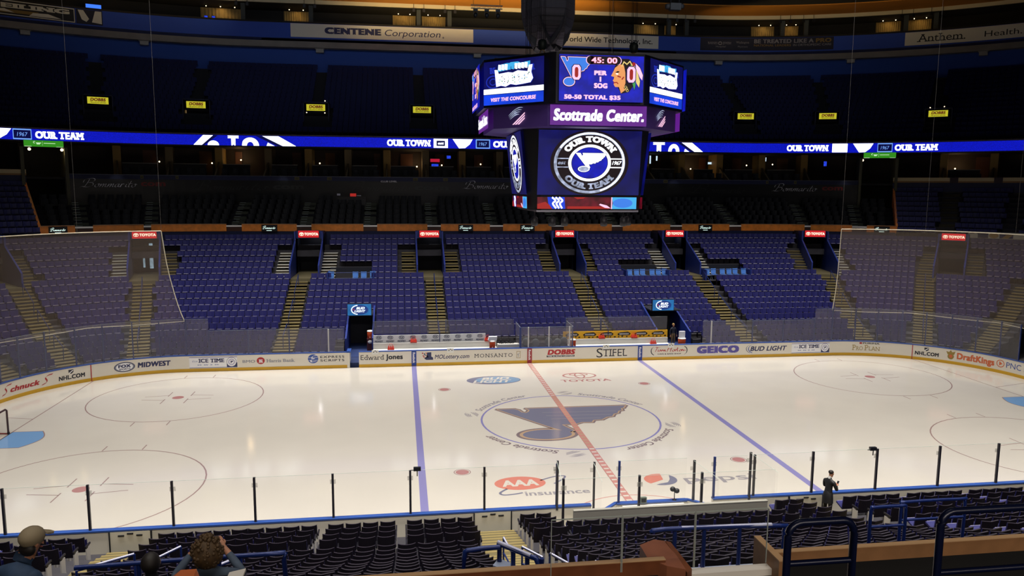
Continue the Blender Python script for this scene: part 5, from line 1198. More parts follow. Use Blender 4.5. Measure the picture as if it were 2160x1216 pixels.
def digit0(d, cx, cy, w, h, m, m2, wl):
    P = [(cx-w*.5, cy-h*.32), (cx-w*.28, cy-h*.5), (cx+w*.28, cy-h*.5), (cx+w*.5, cy-h*.32), (cx+w*.5, cy+h*.32), (cx+w*.28, cy+h*.5), (cx-w*.28, cy+h*.5), (cx-w*.5, cy+h*.32)]
    d.poly([(cx+(x-cx)*1.18, cy+(y-cy)*1.09) for x, y in P], sN, wl); d.poly(P, m, wl+.004); d.poly([(cx+(x-cx)*.42, cy+(y-cy)*.68) for x, y in P], m2, wl+.008)
def hawk(d, cx, cy, k, w):
    T = lambda P: [(cx+x*k, cy+y*k) for x, y in P]
    feathers = [([(.35, .62), (.5, .3), (.62, -.35), (.56, -.62), (.42, -.2), (.28, .3)], sGR), ([(.5, .62), (.68, .3), (.84, -.2), (.8, -.5), (.66, -.3), (.5, .2)], sYL), ([(.6, .66), (.82, .45), (.98, .1), (.95, -.15), (.82, .0), (.62, .4)], sPK)]
    d.poly(T([(-.52, .3), (-.4, .62), (-.1, .86), (.25, .86), (.5, .66), (.62, .3), (.6, -.3), (.3, -.72), (-.1, -.82), (-.3, -.5), (-.5, -.2)])[::-1], sDK, w)
    for P, m in feathers: d.poly(T([(x*1.06-.03, y*1.06) for x, y in P]), sDK, w+.003); d.poly(T(P), m, w+.006)
    face = [(-.45, .42), (-.2, .6), (.0, .55), (.08, .2), (.1, -.3), (.02, -.55), (.12, -.62), (-.12, -.8), (-.22, -.5), (-.42, -.5), (-.5, -.38), (-.46, -.28), (-.55, -.2), (-.5, -.12), (-.48, -.02), (-.64, .02), (-.5, .3)]
    d.poly(T(face), sFL, w+.009); d.poly(T([(-.44, .2), (-.3, .27), (-.2, .24), (-.3, .18)]), sDK, w+.012); d.poly(T([(-.42, .14), (-.32, .17), (-.26, .12), (-.34, .09)]), sW, w+.012)
    d.line(T([(-.5, -.3), (-.34, -.28), (-.28, -.34)]), .05*k, sRD, w+.012); d.line(T([(-.3, .02), (-.16, -.02)]), .06*k, sRD, w+.012); d.line(T([(-.08, -.12), (0, -.02)]), .06*k, sRD, w+.012)
    d.line(T([(-.1, .5), (0, .72), (.15, .6), (.3, .75), (.42, .55)]), .05*k, sYL, w+.012); d.disc(cx+.5*k, cy+.62*k, .09*k, .09*k, sRD, w+.012)
    for q in range(3): d.ring(cx+(.12+.04*q)*k, cy+(-.5-.08*q)*k, .07*k, .07*k, .02*k, sYL, w+.012, 10)
def score(d, W, H):
    d.rect(0, 0, W, H, sB)
    blues_note(d, W*.2, H*.68, W*.052, sSK, sPK, sDK, .01, W*.062, .3)
    digit0(d, W*.2, H*.62, W*.1, H*.32, sPK, sRD, .03)
    hawk(d, W*.76, H*.55, W*.235, .01); digit0(d, W*.85, H*.6, W*.1, H*.34, sPK, sRD, .03)
    for q, m, e in ((1.06, sPK, 0), (1.0, sDK, .004)): d.rect(W*.52-.155*W*q, H*.8, W*.52+.155*W*q, H*.98, m, .03+e); d.disc(W*.52-.155*W*q, H*.89, H*.09, H*.09, m, .03+e); d.disc(W*.52+.155*W*q, H*.89, H*.09, H*.09, m, .03+e)
    d.text('45: 00', W*.37, H*.825, W*.68, H*.955, sRD, .04, bold=.16); d.text('45: 00', W*.372, H*.83, W*.678, H*.95, sPK, .045, bold=.06)
    d.text('PER', W*.41, H*.57, W*.56, H*.67, sPK, .01, bold=.14); d.text('I', W*.475, H*.43, W*.495, H*.54, sPK, .01, bold=.1); d.text('SOG', W*.41, H*.29, W*.57, H*.4, sPK, .01, bold=.14)
    d.text('50-50 TOTAL $35', W*.06, H*.045, W*.73, H*.14, sPK, .01, bold=.13)
def visit(d, W, H):
    d.rect(0, 0, W, H, sN); d.rect(0, 0, W, H*.235, sBR, .01); d.rect(0, H*.25, W, H*.37, sW, .01)
    d.text('BE', W*.1, H*.72, W*.2, H*.86, sFT, .01, bold=.1, serif=1); d.text('R', W*.8, H*.72, W*.86, H*.86, sFT, .01, bold=.1, serif=1)
    d.ring(W*.16, H*.53, W*.12, H*.15, W*.015, sFT, .01); d.ring(W*.16, H*.53, W*.06, H*.08, W*.012, sFT, .01)
    random.seed(11)
    d.poly([(W*.24, H*.75), (W*.46, H*.78), (W*.46, H*.94), (W*.58, H*.94), (W*.58, H*.8), (W*.78, H*.8), (W*.78, H*.93), (W*.6, H*.9), (W*.4, H*.93), (W*.25, H*.9)][::-1], sCY, .012)
    for q in range(9):
        x = W*(.25+.055*q); d.poly([(x, H*.79), (x+W*.045, H*.77), (x+W*.05, H*.9), (x+W*.005, H*.91)], sW if q not in (3, 4) else sCY, .016)
    out = [(W*.19, H*.8), (W*.24, H*.79), (W*.26, H*.7), (W*.42, H*.72), (W*.5, H*.7), (W*.58, H*.74), (W*.66, H*.72), (W*.74, H*.7), (W*.76, H*.84), (W*.82, H*.84), (W*.8, H*.68), (W*.83, H*.54), (W*.79, H*.45), (W*.66, H*.43), (W*.55, H*.42), (W*.46, H*.45), (W*.38, H*.4), (W*.3, H*.43), (W*.22, H*.41)]
    d.poly([(W*.5+(x-W*.5)*1.03, H*.6+(y-H*.6)*1.05) for x, y in out][::-1], sFT, .013); d.poly(out[::-1], sW, .018)
    for q in range(26): d.disc(W*random.uniform(.27, .77), H*random.uniform(.47, .67), W*.009, H*.014, (sN, sCY, sGR)[q % 3], .024, 6)
    for x0 in (.33, .42, .52, .6, .69): d.line([(W*x0, H*.66), (W*(x0+.015), H*.56), (W*(x0-.01), H*.5)], W*.006, sN, .024)
    d.text('VISIT THE CONCOURSE', W*.12, H*.075, W*.88, H*.16, sPK, .018, bold=.1, shear=.12)
def badge(d, W, H):
    d.rect(0, 0, W, H, sN); cx, cy = W*.5, H*.5; R = H*.475; e = 1.21
    d.disc(cx, cy, R*e*1.1, R*1.06, sDK, .005)
    d.ring(cx, cy, R*e, R, R*.085*e, sGY, .012, 64, 0, 2*pi, R*.085); d.ring(cx, cy, R*e*.985, R*.985, R*.05*e, sW, .016, 40, radians(-70), radians(150), R*.05)
    d.ring(cx, cy, R*e*.6, R*.6, R*.085*e, sW, .012, 56, 0, 2*pi, R*.085); d.disc(cx, cy, R*e*.5, R*.5, sB, .01)
    d.arc_text('OUR TOWN', cx, cy, R*.68, R*.19, pi/2, 2.1, sW, .018, bold=.12, serif=1, ru=e); d.arc_text('OUR TEAM', cx, cy, R*.86, R*.19, -pi/2, 1.95, sGY, .018, bold=.12, serif=1, inside=True, ru=e)
    for s in (-1, 1):
        for v in (-.14, .14): d.line([(cx+s*R*e*.58, cy+R*v), (cx+s*R*e*.94, cy+R*v)], R*.035, sGY if s < 0 else sW, .018)
    d.text('est', cx-R*e*.9, cy-R*.05, cx-R*e*.66, cy+R*.07, sGY, .018, bold=.05, shear=.3); d.text('1967', cx+R*e*.63, cy-R*.05, cx+R*e*.9, cy+R*.07, sW, .018, bold=.05, shear=.3)
    blues_note(d, cx+R*.04, cy+R*.06, R*.145, sW, sW, sN, .022, R*.115, .22, sGY)
def can(d, W, H):
    d.rect(0, 0, W, H, sMR); d.poly([(0, 0), (W*.17, 0), (W*.08, H*.6), (0, H*.4)], sRD, .006); d.poly([(W*.1, H), (W*.27, H), (W*.28, 0), (W*.15, 0), (W*.11, H*.45)], sBR, .008)
    for q in range(3): d.line(smooth_pts([(W*(.15+.035*q), H*.95), (W*(.18+.035*q), H*.7), (W*(.155+.035*q), H*.45), (W*(.185+.03*q), H*.08)]), W*.017, sW, .012)
    d.rect(W*.3, 0, W*.72, H*.22, sRD, .008); d.poly([(W*.63, H*.45), (W*.7, H*.3), (W*.74, H*.05), (W*.68, H*.1), (W*.62, H*.35)], sPK, .012); d.poly([(W*.36, H), (W*.48, H), (W*.46, H*.86), (W*.4, H*.82)], sRD, .012)
    d.poly([(W*.75, 0), (W, 0), (W, H), (W*.75, H), (W*.76, H*.5)], sCY, .01); d.disc(W*.86, H*.5, W*.1, H*.4, sW if False else sSK, .012); d.rect(W*.742, 0, W*.752, H, sPK, .014)
def face(name, A, B, z0, z1, fn, lab, tilt=0):
    A, B = Vector((A[0], A[1])), Vector((B[0], B[1])); W = (B-A).length; e = (B-A)/W; n = Vector((e.y, -e.x)); H = z1-z0
    def mp(u, v, w=0):
        p = A+e*u+n*(w+tilt*v); return (p.x, p.y, z0-Z0+v)
    d = Dec(mp); d.w = .001; fn(d, W, H); return d.obj(name, SM, sb, lab)
def rotp(p, q):  # quarter turns
    x, y = p
    for _ in range(q): x, y = -y, x
    return (x, y)
SIDE = ['facing the seats', 'on the right', 'at the back', 'on the left']
for q in range(4):
    face('score_screen', rotp((-1.84, -4.9), q), rotp((1.84, -4.9), q), 15.5, 17.42, score, 'blue screen with clock, zeros and team emblems '+SIDE[q])
    face('advert_screen', rotp((2.18, -4.74), q), rotp((4.5, -2.42), q), 15.5, 17.40, visit, 'blue screen with white splash lettering and a white bar, clockwise of the screen '+SIDE[q])
    face('name_panel', rotp((-2.14, -4.42), q), rotp((2.14, -4.42), q), 14.52, 15.38, lambda d, W, H: (d.rect(0, 0, W, H, sPU, .12), d.text('Scottrade Center.', W*.03, H*.22, W*.97, H*.8, sW, .15, bold=.1, shear=.16)), 'purple panel with bold white slanted name '+SIDE[q])
    face('ring_emblem', rotp((2.25, -4.28), q), rotp((4.25, -2.28), q), 14.55, 15.35, lambda d, W, H: swirl(d, W*.48, H*.5, .42, 0, sPK, .03, None, sGY), 'striped swirl emblem clockwise of the panel '+SIDE[q])
    face('badge_screen', rotp((-2.36, -2.78), q), rotp((2.42, -2.78), q), 11.52, 14.42, badge, 'navy screen with round town and team badge '+SIDE[q], .11)
    face('strip_screen', rotp((-2.34, -2.74), q), rotp((2.34, -2.74), q), 10.88, 11.42, can, 'red and blue drink strip '+SIDE[q], .03)
for k, (x, y) in enumerate(((-2.3, -1.8), (-1.55, -2.3), (-.9, -2.0), (.95, -2.2), (1.9, -2.2), (2.35, -1.4))):
    b = MB(); b.tube([(x, y, -.05), (x, y, -.3)], .03, 0, 6); b.lathe((x, y, -.75), [(.1, 0), (.17, .04), (.17, .36), (.07, .46)], 12); b.obj('hanging_camera', mat('gear_grey', (46, 46, 52), .4, .3), sb)
# hoists with hooks
for k, (x, y) in enumerate(((-2.05, -2.0), (2.25, -2.0), (-2.05, 2.0), (2.25, 2.0))):
    h = empty('chain_hoist', (x, y, 17.7), 'dark chain hoist with brass hook holding the scoreboard, %s' % ('front left', 'front right', 'back left', 'back right')[k], 'hoist', 'hoists above the scoreboard')
    b = MB(); b.lathe((0, 0, .38), [(.12, 0), (.19, .06), (.21, .3), (.17, .42), (.06, .46)], 12); b.obj('motor_housing', mat('hoist_grey', (62, 72, 70), .45, .3), h)
    b = MB(); b.tube([(.11*sin(2*pi*i/14), 0, .19+.19*cos(2*pi*i/14)) for i in range(15)], .025, 0, 6); b.obj('hook', mat('brass', (170, 140, 96), .35, .8), h)
    b = MB()
    for dx, dy in ((-.12, 0), (-.04, .05), (.05, -.05), (.13, 0)): b.tube([(dx, dy, .8), (dx, dy, 17)], .012, 0, 4)
    b.obj('chain', mat('chain_dark', (44, 42, 44), .5, .5), h)
b = MB(); b.tube([(1.35, -1.5, 17.55), (1.35, -1.5, 36)], .014, 0, 5); b.obj('power_cable', mat('cable_white', (190, 186, 180), .5), None, 'thin pale cable dropping to the scoreboard top', 'cable')
# loudspeaker cluster behind the scoreboard
GRIL = bpy.data.materials.new('speaker_grille'); GRIL.use_nodes = True; nt = GRIL.node_tree; pb = nt.nodes['Principled BSDF']
tc = nt.nodes.new('ShaderNodeTexCoord'); vo = nt.nodes.new('ShaderNodeTexVoronoi'); vo.inputs['Scale'].default_value = 13; vo.inputs['Randomness'].default_value = 0
cr = nt.nodes.new('ShaderNodeValToRGB'); cr.color_ramp.elements[0].position = .25; cr.color_ramp.elements[0].color = (.012, .012, .016, 1); cr.color_ramp.elements[1].position = .5; cr.color_ramp.elements[1].color = (.075, .07, .085, 1)
nt.links.new(tc.outputs['Object'], vo.inputs['Vector']); nt.links.new(vo.outputs['Distance'], cr.inputs[0]); nt.links.new(cr.outputs[0], pb.inputs['Base Color']); pb.inputs['Roughness'].default_value = .4; pb.inputs['Metallic'].default_value = .4
CAB = mat('speaker_cabinet', (34, 33, 38), .5)
spk = empty('speaker_cluster', (0, 7.6, 19.6), 'big dark hanging loudspeaker cluster with perforated grilles behind the scoreboard', 'speaker')
for q, ang in enumerate((-58, 0, 58, 122, 180, 238)):
    t = radians(ang); f = Vector((sin(t), -cos(t), 0)); r = Vector((cos(t), sin(t), 0)); z = 25.6-19.6; rad = 1.35; tl = 0
    for m in range(15):
        if m > 8: tl += radians(8)
        dn = Vector((0, 0, -1))*cos(tl)-f*sin(tl); out = f*cos(tl)+Vector((0, 0, -1))*sin(tl)
        if m == 0: p = f*rad+Vector((0, 0, z))
        h = .42; wd = .78
        A = p; Bq = p+dn*h*.97
        b = MB(); q8 = []
        for P_ in (A, Bq):
            q8.append([P_-r*wd, P_+r*wd, P_+r*wd*.8-out*.75, P_-r*wd*.8-out*.75])
        b.hexa([tuple(v) for v in q8[1]]+[tuple(v) for v in q8[0]], 0); cab = b.obj('speaker_box', CAB, spk)
        b = MB(); o2 = out*.02
        b.hexa([tuple(v) for v in (Bq-r*wd*.97+o2, Bq+r*wd*.97+o2, Bq+r*wd*.97-o2, Bq-r*wd*.97-o2, A-r*wd*.97+o2, A+r*wd*.97+o2, A+r*wd*.97-o2, A-r*wd*.97-o2)], 0); b.obj('grille', GRIL, cab)
        p = p+dn*h
b = MB(); b.lathe((0, 0, .9), [(.5, 0), (.62, .2), (.62, 5), (.4, 5.2)], 12); b.obj('core_frame', CAB, spk)
b = MB(); [b.tube([(x, y, 5.5), (x, y, 15)], .02, 0, 5) for x in (-.4, .4) for y in (-.4, .4)]; b.obj('hanging_cable', mat('chain_dark', (44, 42, 44), .5, .5), spk)
# lighting truss and a winch under the roof
tr = empty('lighting_truss', (.0, 40, 29.3), 'short grey lighting truss with three moving lamps left of the speakers', 'truss'); TRM = mat('truss_alu', (150, 142, 132), .4, .5)
b = MB(); W = 1.55
for y in (-.15, .15):
    for z in (-.15, .15): b.tube([(-W, y, z), (W, y, z)], .03, 0, 6)
for i in range(12):
    x0, x1 = -W+2*W*i/12, -W+2*W*(i+1)/12; s = 1 if i % 2 else -1
    for y in (-.15, .15): b.tube([(x0, y, -s*.15), (x1, y, s*.15)], .014, 0, 5)
b.obj('frame', TRM, tr)
for x in (-1.1, 0, 1.1):
    b = MB(); b.box(x-.22, x+.22, -.12, .12, -.42, -.2); b.box(x-.22, x-.17, -.06, .06, -.75, -.4); b.box(x+.17, x+.22, -.06, .06, -.75, -.4); b.ball((x, 0, -.78), (.2, .2, .26), 0, 10, 6); b.obj('moving_lamp', SBK, tr)
b = MB(); [b.tube([(x, 0, .15), (x, 0, 2.4)], .02, 0, 5) for x in (-1.3, 1.3)]; b.obj('hanger', SBK, tr)
wn = empty('roof_winch', (16.6, 33, 28.2), 'dark winch hanging below the ochre ceiling right of the scoreboard', 'winch')
b = MB(); b.box(-.5, .5, -.3, .3, -.1, .5); b.lathe((-.65, 0, .0), [(.2, 0), (.28, .1), (.28, .35), (.2, .45)], 12); b.lathe((.65, 0, .1), [(.18, 0), (.25, .1), (.25, .3), (.15, .4)], 12); b.obj('drum', mat('winch_dark', (48, 46, 48), .5), wn)
b = MB(); [b.tube([(x, 0, .5), (x, 0, 3.5)], .03, 0, 5) for x in (-.4, .4)]; b.obj('hanger', SBK, wn)

# ================================================================== PLAYERS BENCHES
BW = mat('bench_white', (206, 204, 198), .5); PNL = mat('panel_white', (216, 216, 218), .5); YPN = mat('panel_yellow', (232, 176, 34), .5); PBK = mat('panel_ink', (40, 30, 16), .5)
for k, (x0, x1, lb) in enumerate(((-10.5, -2.0, 'long white players bench left of the booth'), (3.1, 10.5, 'long white players bench right of the booth'))):
    s = empty('players_bench', ((x0+x1)/2, 14.75, .3), lb, 'bench', 'players benches'); h = (x1-x0)/2
    b = MB(); b.box(-h, h, -.25, .25, .42, .48); b.obj('seat', BW, s); b = MB(); b.box(-h, h, .3, .38, 0, .86); b.obj('backrest', BW, s)
    for q in range(6):
        b = MB(); x = -h+.2+(2*h-.4)*q/5; b.box(x-.04, x+.04, -.2, .3, 0, .42); b.obj('leg', CHL, s)
s = empty('bench_advert', (-6.62, 15.25, .32), 'white advert panel with repeated oval marks behind the left bench', 'panel')
b = MB(); b.box(-3.88, 3.88, 0, .06, 0, 1.36); b.obj('board', PNL, s)
d = Dec(lambda u, v, w=0: (u, -w, v)); d.w = .006
for q in range(10):
    x = -3.5+.777*q; d.ring(x, 1.2, .2, .13, .03, 0, None, 24); d.text('FOX', x-.13, 1.13, x+.13, 1.27, 0, bold=.1); d.text('MIDWEST', x-.28, .88, x+.28, 1.0, 0, bold=.1)
d.obj('lettering', mat('panel_navy', (64, 70, 96), .5), s)
s = empty('bench_advert', (6.68, 15.25, .32), 'yellow advert panel with dark lozenges behind the right bench', 'panel')
b = MB(); b.box(-3.86, 3.86, 0, .06, 0, 1.36); b.obj('board', YPN, s)
d = Dec(lambda u, v, w=0: (u, -w, v)); d.w = .006; random.seed(5)
for q in range(6):
    x = -3.2+1.27*q; d.poly([(x-.42, 1.02), (x+.4, 1.02), (x+.5, 1.14), (x+.3, 1.28), (x-.3, 1.24), (x-.5, 1.12)], 0)
    for j in range(7): d.line([(x-.33+.1*j, 1.08), (x-.3+.1*j, 1.18), (x-.26+.1*j, 1.08)], .03, 1, .01)
    for j in range(4): d.disc(x-.4+.32*j+random.uniform(-.05, .05), .93+random.uniform(-.02, .04), .05+.03*(j % 2), .05, 0, None, 10)
d.obj('lettering', (PBK, PNL), s)
ORG = mat('cooler_orange', (218, 84, 38), .45); CWH = mat('cooler_white', (226, 226, 222), .5); REDB = mat('bottle_red', (196, 58, 44), .4); GLID = mat('cooler_lid', (70, 78, 84), .5)
def carrier(x, y, z, lb):
    s = empty('bottle_carrier', (x, y, z), lb, 'bottle carrier', 'red bottle carriers'); b = MB(); b.box(-.22, .22, -.12, .12, 0, .1); b.tube([(-.2, 0, .1), (-.06, 0, .42), (.06, 0, .42), (.2, 0, .1)], .012, 0, 5); b.obj('basket', REDB, s)
    for q in (-.14, 0, .14): b = MB(); b.lathe((q, 0, .03), [(.055, 0), (.06, .02), (.06, .17), (.03, .21), (.02, .27)], 10); b.obj('bottle', REDB, s)
carrier(-7.75, 15.1, 1.17, 'red bottle carrier on the bench back below the fourth oval mark'); carrier(-9.3, 14.7, .78, 'red bottle carrier on the seat of the white panel bench'); carrier(-2.6, 15.1, 1.17, 'red bottle carrier on the bench back near the booth')
carrier(5.6, 15.1, 1.17, 'red bottle carrier before the third dark lozenge'); carrier(8.0, 15.1, 1.17, 'red bottle carrier before the fifth dark lozenge'); carrier(9.3, 14.7, .78, 'red bottle carrier on the seat of the yellow panel bench')
def cooler(x, y, z, lb, stack=True, r=.2):
    s = empty('drink_cooler', (x, y, z), lb, 'cooler', 'orange drink coolers'); b = MB(); b.lathe((0, 0, 0), [(r*.86, 0), (r, .03), (r*1.05, .42), (r, .46)], 16); b.obj('barrel', ORG, s)
    b = MB(); b.lathe((0, 0, .46), [(r*1.08, 0), (r*1.08, .05), (r*.9, .08)], 16); b.obj('lid', CWH, s); b = MB(); b.box(-.03, .03, -r*1.2, -r*.9, .06, .1); b.obj('tap', CWH, s)
    return s
cooler(-2.35, 14.5, .78, 'orange drink cooler at the booth end of the left bench'); cooler(3.35, 14.4, .78, 'orange drink cooler beside the booth on the right bench'); cooler(11.25, 14.2, .75, 'orange drink cooler beside the person in the tunnel', True, .26); cooler(-10.75, 16.4, 1.3, 'orange drink cooler at the mouth of the left tunnel')
b = MB()
for q in range(4): b.box(-2.65+.02*q, -2.05+.01*q, 14.38, 14.66, 1.325+.07*q, 1.385+.07*q)
b.obj('folded_towels', mat('towel_white', (220, 222, 230), .8), None, 'white stack of folded towels on the orange cooler by the booth', 'towels')
b = MB(); b.box(11.05, 11.45, 14.1, 14.3, 1.3, 1.75); b.obj('paper_cups', mat('towel_white', (220, 222, 230), .8), None, 'white bundle on the orange cooler in the right tunnel', 'bundle')
s = empty('cooler_stand', (11.25, 14.2, .32), 'dark stand under the orange cooler in the right tunnel', 'stand'); b = MB(); b.box(-.32, .32, -.25, .25, .38, .43); b.obj('top', GLID, s)
for sx in (-1, 1):
    for sy in (-1, 1): b = MB(); b.box(sx*.28-.02, sx*.28+.02, sy*.2-.02, sy*.2+.02, 0, .38); b.obj('leg', GLID, s)
s = empty('equipment_trunk', (-10.75, 16.4, .32), 'dark red trunk with a white mark at the left tunnel mouth', 'trunk'); b = MB(); b.box(-.22, .25, -.3, .3, 0, .98); b.obj('body', mat('trunk_maroon', (70, 20, 32), .5), s); b = MB(); b.ball((0, -.31, .75), (.16, .02, .12), 0, 12, 6); b.obj('emblem', CWH, s)
# small white cards clipped over the rail
for k, x in enumerate((-10.3, -5.35, 5.35, 10.0)):
    b = MB(); b.box(x-.22, x+.22, 12.9, 12.93, .86, 1.16, 0); b.box(x-.22, x+.22, 12.93, 13.2, 1.08, 1.1, 0)
    for dx, dz in ((-.1, 1.02), (.1, 1.03), (0, 1.1)): b.box(x+dx-.03, x+dx+.03, 12.885, 12.9, dz-.03, dz+.03, 1)
    b.obj('rail_cloth', (CWH, BDARK), None, 'small white cloth hung over the far rail %s' % ('above the bold two word advert', 'above the slanted web address', 'above the tall serif advert', 'above the red handwritten advert')[k], 'cloth', 'white cloths on the far rail')
# stools and monitor in the booth
for k, (x, y) in enumerate(((.0, 14.2), (.62, 13.85), (1.6, 14.2), (2.15, 13.8), (2.7, 14.25))):
    s = empty('booth_chair', (x, y, .32), 'dark round backed chair in the booth, %s from left' % ORD[k], 'chair', 'dark chairs in the booth'); b = MB(); b.box(-.22, .22, -.2, .22, .42, .5); b.obj('seat', GLID, s); b = MB(); b.ball((0, .2, .85), (.27, .06, .3), 0, 12, 8); b.obj('backrest', GLID, s)
    b = MB(); b.tube([(0, 0, 0), (0, 0, .42)], .04); b.obj('stem', GLID, s)
s = empty('booth_desk', (-1.22, 14.6, .32), 'white desk with tangled black gear left of the booth', 'desk'); b = MB(); b.box(-.75, .75, -.25, .25, 0, .72); b.obj('body', BW, s)
b = MB(); random.seed(2)
for q in range(7): b.tube(smooth_pts([(-.6+.15*q, 0, .72), (-.6+.15*q+random.uniform(-.1, .1), 0, .72+random.uniform(.1, .3)), (-.5+.15*q, 0, .74)]), .025, 0, 5)
b.obj('cable', SBK, s)
# ================================================================== NEAR SIDE
GRYP = mat('panel_grey', (150, 148, 140), .5)
b = MB(); b.box(-3.3, 3.1, -15.3, -15.22, .3, 1.84, 0); b.box(-3.3, 3.1, -15.32, -15.2, 1.84, 1.87, 0); b.obj('wall_penalty', GRYP, kind='structure')
s = empty('penalty_bench', (-2.75, -14.2, .4), 'white bench inside the left penalty box', 'bench', 'penalty benches')
b = MB(); b.box(-.45, .45, -.2, .2, .4, .46); b.obj('seat', BW, s)
for q in (-.35, .35): b = MB(); b.box(q-.04, q+.04, -.15, .15, 0, .4); b.obj('leg', CHL, s)
s2 = copy_tree(s); s2.location = (2.5, -14.2, .4); s2['label'] = 'white bench inside the right penalty box'
s = empty('timekeeper_desk', (0, -13.35, .4), 'pale desk behind the timekeepers glass', 'desk'); b = MB(); b.box(-1.1, 1.1, -.2, .2, .55, .6); b.obj('top', BW, s)
for q in (-1, 1): b = MB(); b.box(q*1.05-.03, q*1.05+.03, -.2, .2, 0, .55); b.obj('side_panel', BW, s)
s = empty('microphone_stand', (.8, -13.06, 1.07), 'small black stand with two fluffy microphones on the timekeepers rail', 'microphone')
b = MB(); b.tube([(0, 0, 0), (0, 0, .3)], .015, 0, 6); b.lathe((0, 0, 0), [(.07, 0), (.07, .02), (.02, .03)], 10); b.obj('stem', SBK, s)
for q, z in ((-.07, .4), (.08, .33)):
    b = MB(); b.ball((q, 0, z), (.1, .08, .09), 0, 10, 7); b.tube([(0, 0, .28), (q, 0, z)], .012, 0, 5); b.obj('microphone_head', SBK, s)
b = MB(); b.box(-.46, -.24, -13.2, -13.1, 1.07, 1.27, 0); b.box(-.43, -.27, -13.205, -13.2, 1.1, 1.24, 1); b.obj('control_box', (mat('box_green', (92, 102, 92), .5), SBK), None, 'small grey green box on the timekeepers rail', 'box')
for k, x in enumerate((-8.08, 8.22)):
    s = empty('glass_camera', (x, -13.0, 2.55), 'small black camera clipped to the near glass %s' % ('by the left blue line' if k == 0 else 'right of the standing man'), 'camera', 'cameras on the near glass')
    b = MB(); b.box(-.12, .12, -.06, .05, -.02, .1); b.obj('body', SBK, s); b = MB(); b.box(-.015, .015, -.04, -.02, -.2, 0); b.box(-.22, .0, -.04, -.02, .0, .02); b.obj('bracket', SBK, s)
# near portal under us (blue walls, railings), and rails round the left one
def near_portal(u, lab, yy=25.0):
    L = loc_frame(u, False); b = MB(); zf = 5.2; hw = 1.05
    for s in (-1, 1):
        a0, a1 = sorted((s*hw, s*(hw+.14)))
        b.hexa([L(a0, yy, zf), L(a1, yy, zf), L(a1, 29.6, zf), L(a0, 29.6, zf), L(a0, yy, 5.9), L(a1, yy, 5.9), L(a1, 29.6, 7.55), L(a0, 29.6, 7.55)], 0)
    b.boxL(L, -hw, hw, yy, 31.4, zf-.2, zf, 2); b.boxL(L, -hw, hw, 31.2, 31.4, zf, 7.6, 1)
    b.obj('near_portal_wall', (VBLUE, VDARK, mat('portal_floor_blue', (52, 74, 120), .6)), None, lab, None, None, 'structure')
    return L
b = MB()
for x0, x1 in ((-5.05, -4.92), (-2.98, -2.85)):
    b.hexa([(x0, -27.4, 5.2), (x1, -27.4, 5.2), (x1, -31.4, 5.2), (x0, -31.4, 5.2), (x0, -27.4, 6.15), (x1, -27.4, 6.15), (x1, -31.4, 7.3), (x0, -31.4, 7.3)], 0)
b.box(-4.95, -2.9, -31.4, -27.4, 5.2, 5.4, 1); b.box(-4.95, -2.9, -31.45, -31.3, 5.2, 7.4, 2)
b.obj('near_portal_wall', (VBLUE, mat('portal_floor_blue', (52, 74, 120), .6), VDARK), None, 'blue walled portal below the glass guard', None, None, 'structure')
RW_ = mat('rail_pale', (176, 178, 204), .35, .2)  # paler tube drawn along the top of some rails
def prail(nm, pts, lab, group, posts, top_white=None, r=.03, mid=None):
    o = rail(nm, pts, r, lab, group, None, posts, parent_mid=mid)
    if top_white: b = MB(); b.tube([(p[0], p[1], p[2]+.012) for p in top_white], r*.9, 0, 7); b.obj('pale_top', RW_, o, 'pale top')
    return o
# right parapet rail of the centre portal, seen end on over the seats
p = lambda x, y, z: (x, -y, z)
prail('portal_rail', [p(-4.95, 27.4, 6.85), p(-4.75, 27.4, 6.9), p(-3.0, 27.4, 6.85), p(-2.9, 27.4, 6.75), p(-2.9, 27.4, 6.1)], 'blue rail with pale top across the portal below the glass guard', 'portal rails', [(p(x, 27.4, 6.05), p(x, 27.4, 6.86)) for x in (-4.6, -4.15, -3.6)], [p(-4.5, 27.4, 6.89), p(-3.1, 27.4, 6.86)], .035)
b = MB(); b.hexa([p(-4.9, 27.5, 5.4), p(-2.85, 27.5, 5.4), p(-2.85, 27.35, 5.4), p(-4.9, 27.35, 5.4), p(-4.9, 27.5, 6.2), p(-2.85, 27.5, 6.15), p(-2.85, 27.35, 6.15), p(-4.9, 27.35, 6.2)], 0); b.box(-4.9, -2.85, -27.52, -27.33, 6.17, 6.24, 1); b.box(-4.9, -2.9, -30.8, -27.5, 5.6, 5.7, 2)
for k in range(3): b.box(-3.5+.14*k, -3.42+.14*k, -27.56, -27.5, 5.75, 6.12, 3)
b.obj('portal_parapet', (VBLUE, mat('parapet_cap', (150, 160, 186), .4), mat('portal_floor_blue', (52, 74, 120), .6), mat('stripe_gold', (150, 118, 26), .5)), None, 'blue parapet with a pale cap and gold stripes below the glass guard', None, None, 'structure')
prail('portal_rail', [p(-7.75, 28.2, 6.3), p(-7.75, 28.2, 7.05), p(-7.65, 28.2, 7.15), p(-7.28, 28.2, 7.17)], 'blue bent rail at the end of the left parapet', 'portal rails', [], None, .035)
b = MB(); b.hexa([p(-7.35, 28.2, 5.9), p(-6.62, 28.9, 5.9), p(-6.58, 28.8, 5.9), p(-7.3, 28.1, 5.9), p(-7.35, 28.2, 6.92), p(-6.62, 28.9, 6.86), p(-6.58, 28.8, 6.86), p(-7.3, 28.1, 6.92)], 0); b.hexa([p(-7.38, 28.25, 6.9), p(-6.6, 28.98, 6.84), p(-6.53, 28.78, 6.84), p(-7.28, 28.06, 6.9), p(-7.38, 28.25, 6.95), p(-6.6, 28.98, 6.89), p(-6.53, 28.78, 6.89), p(-7.28, 28.06, 6.95)], 1)
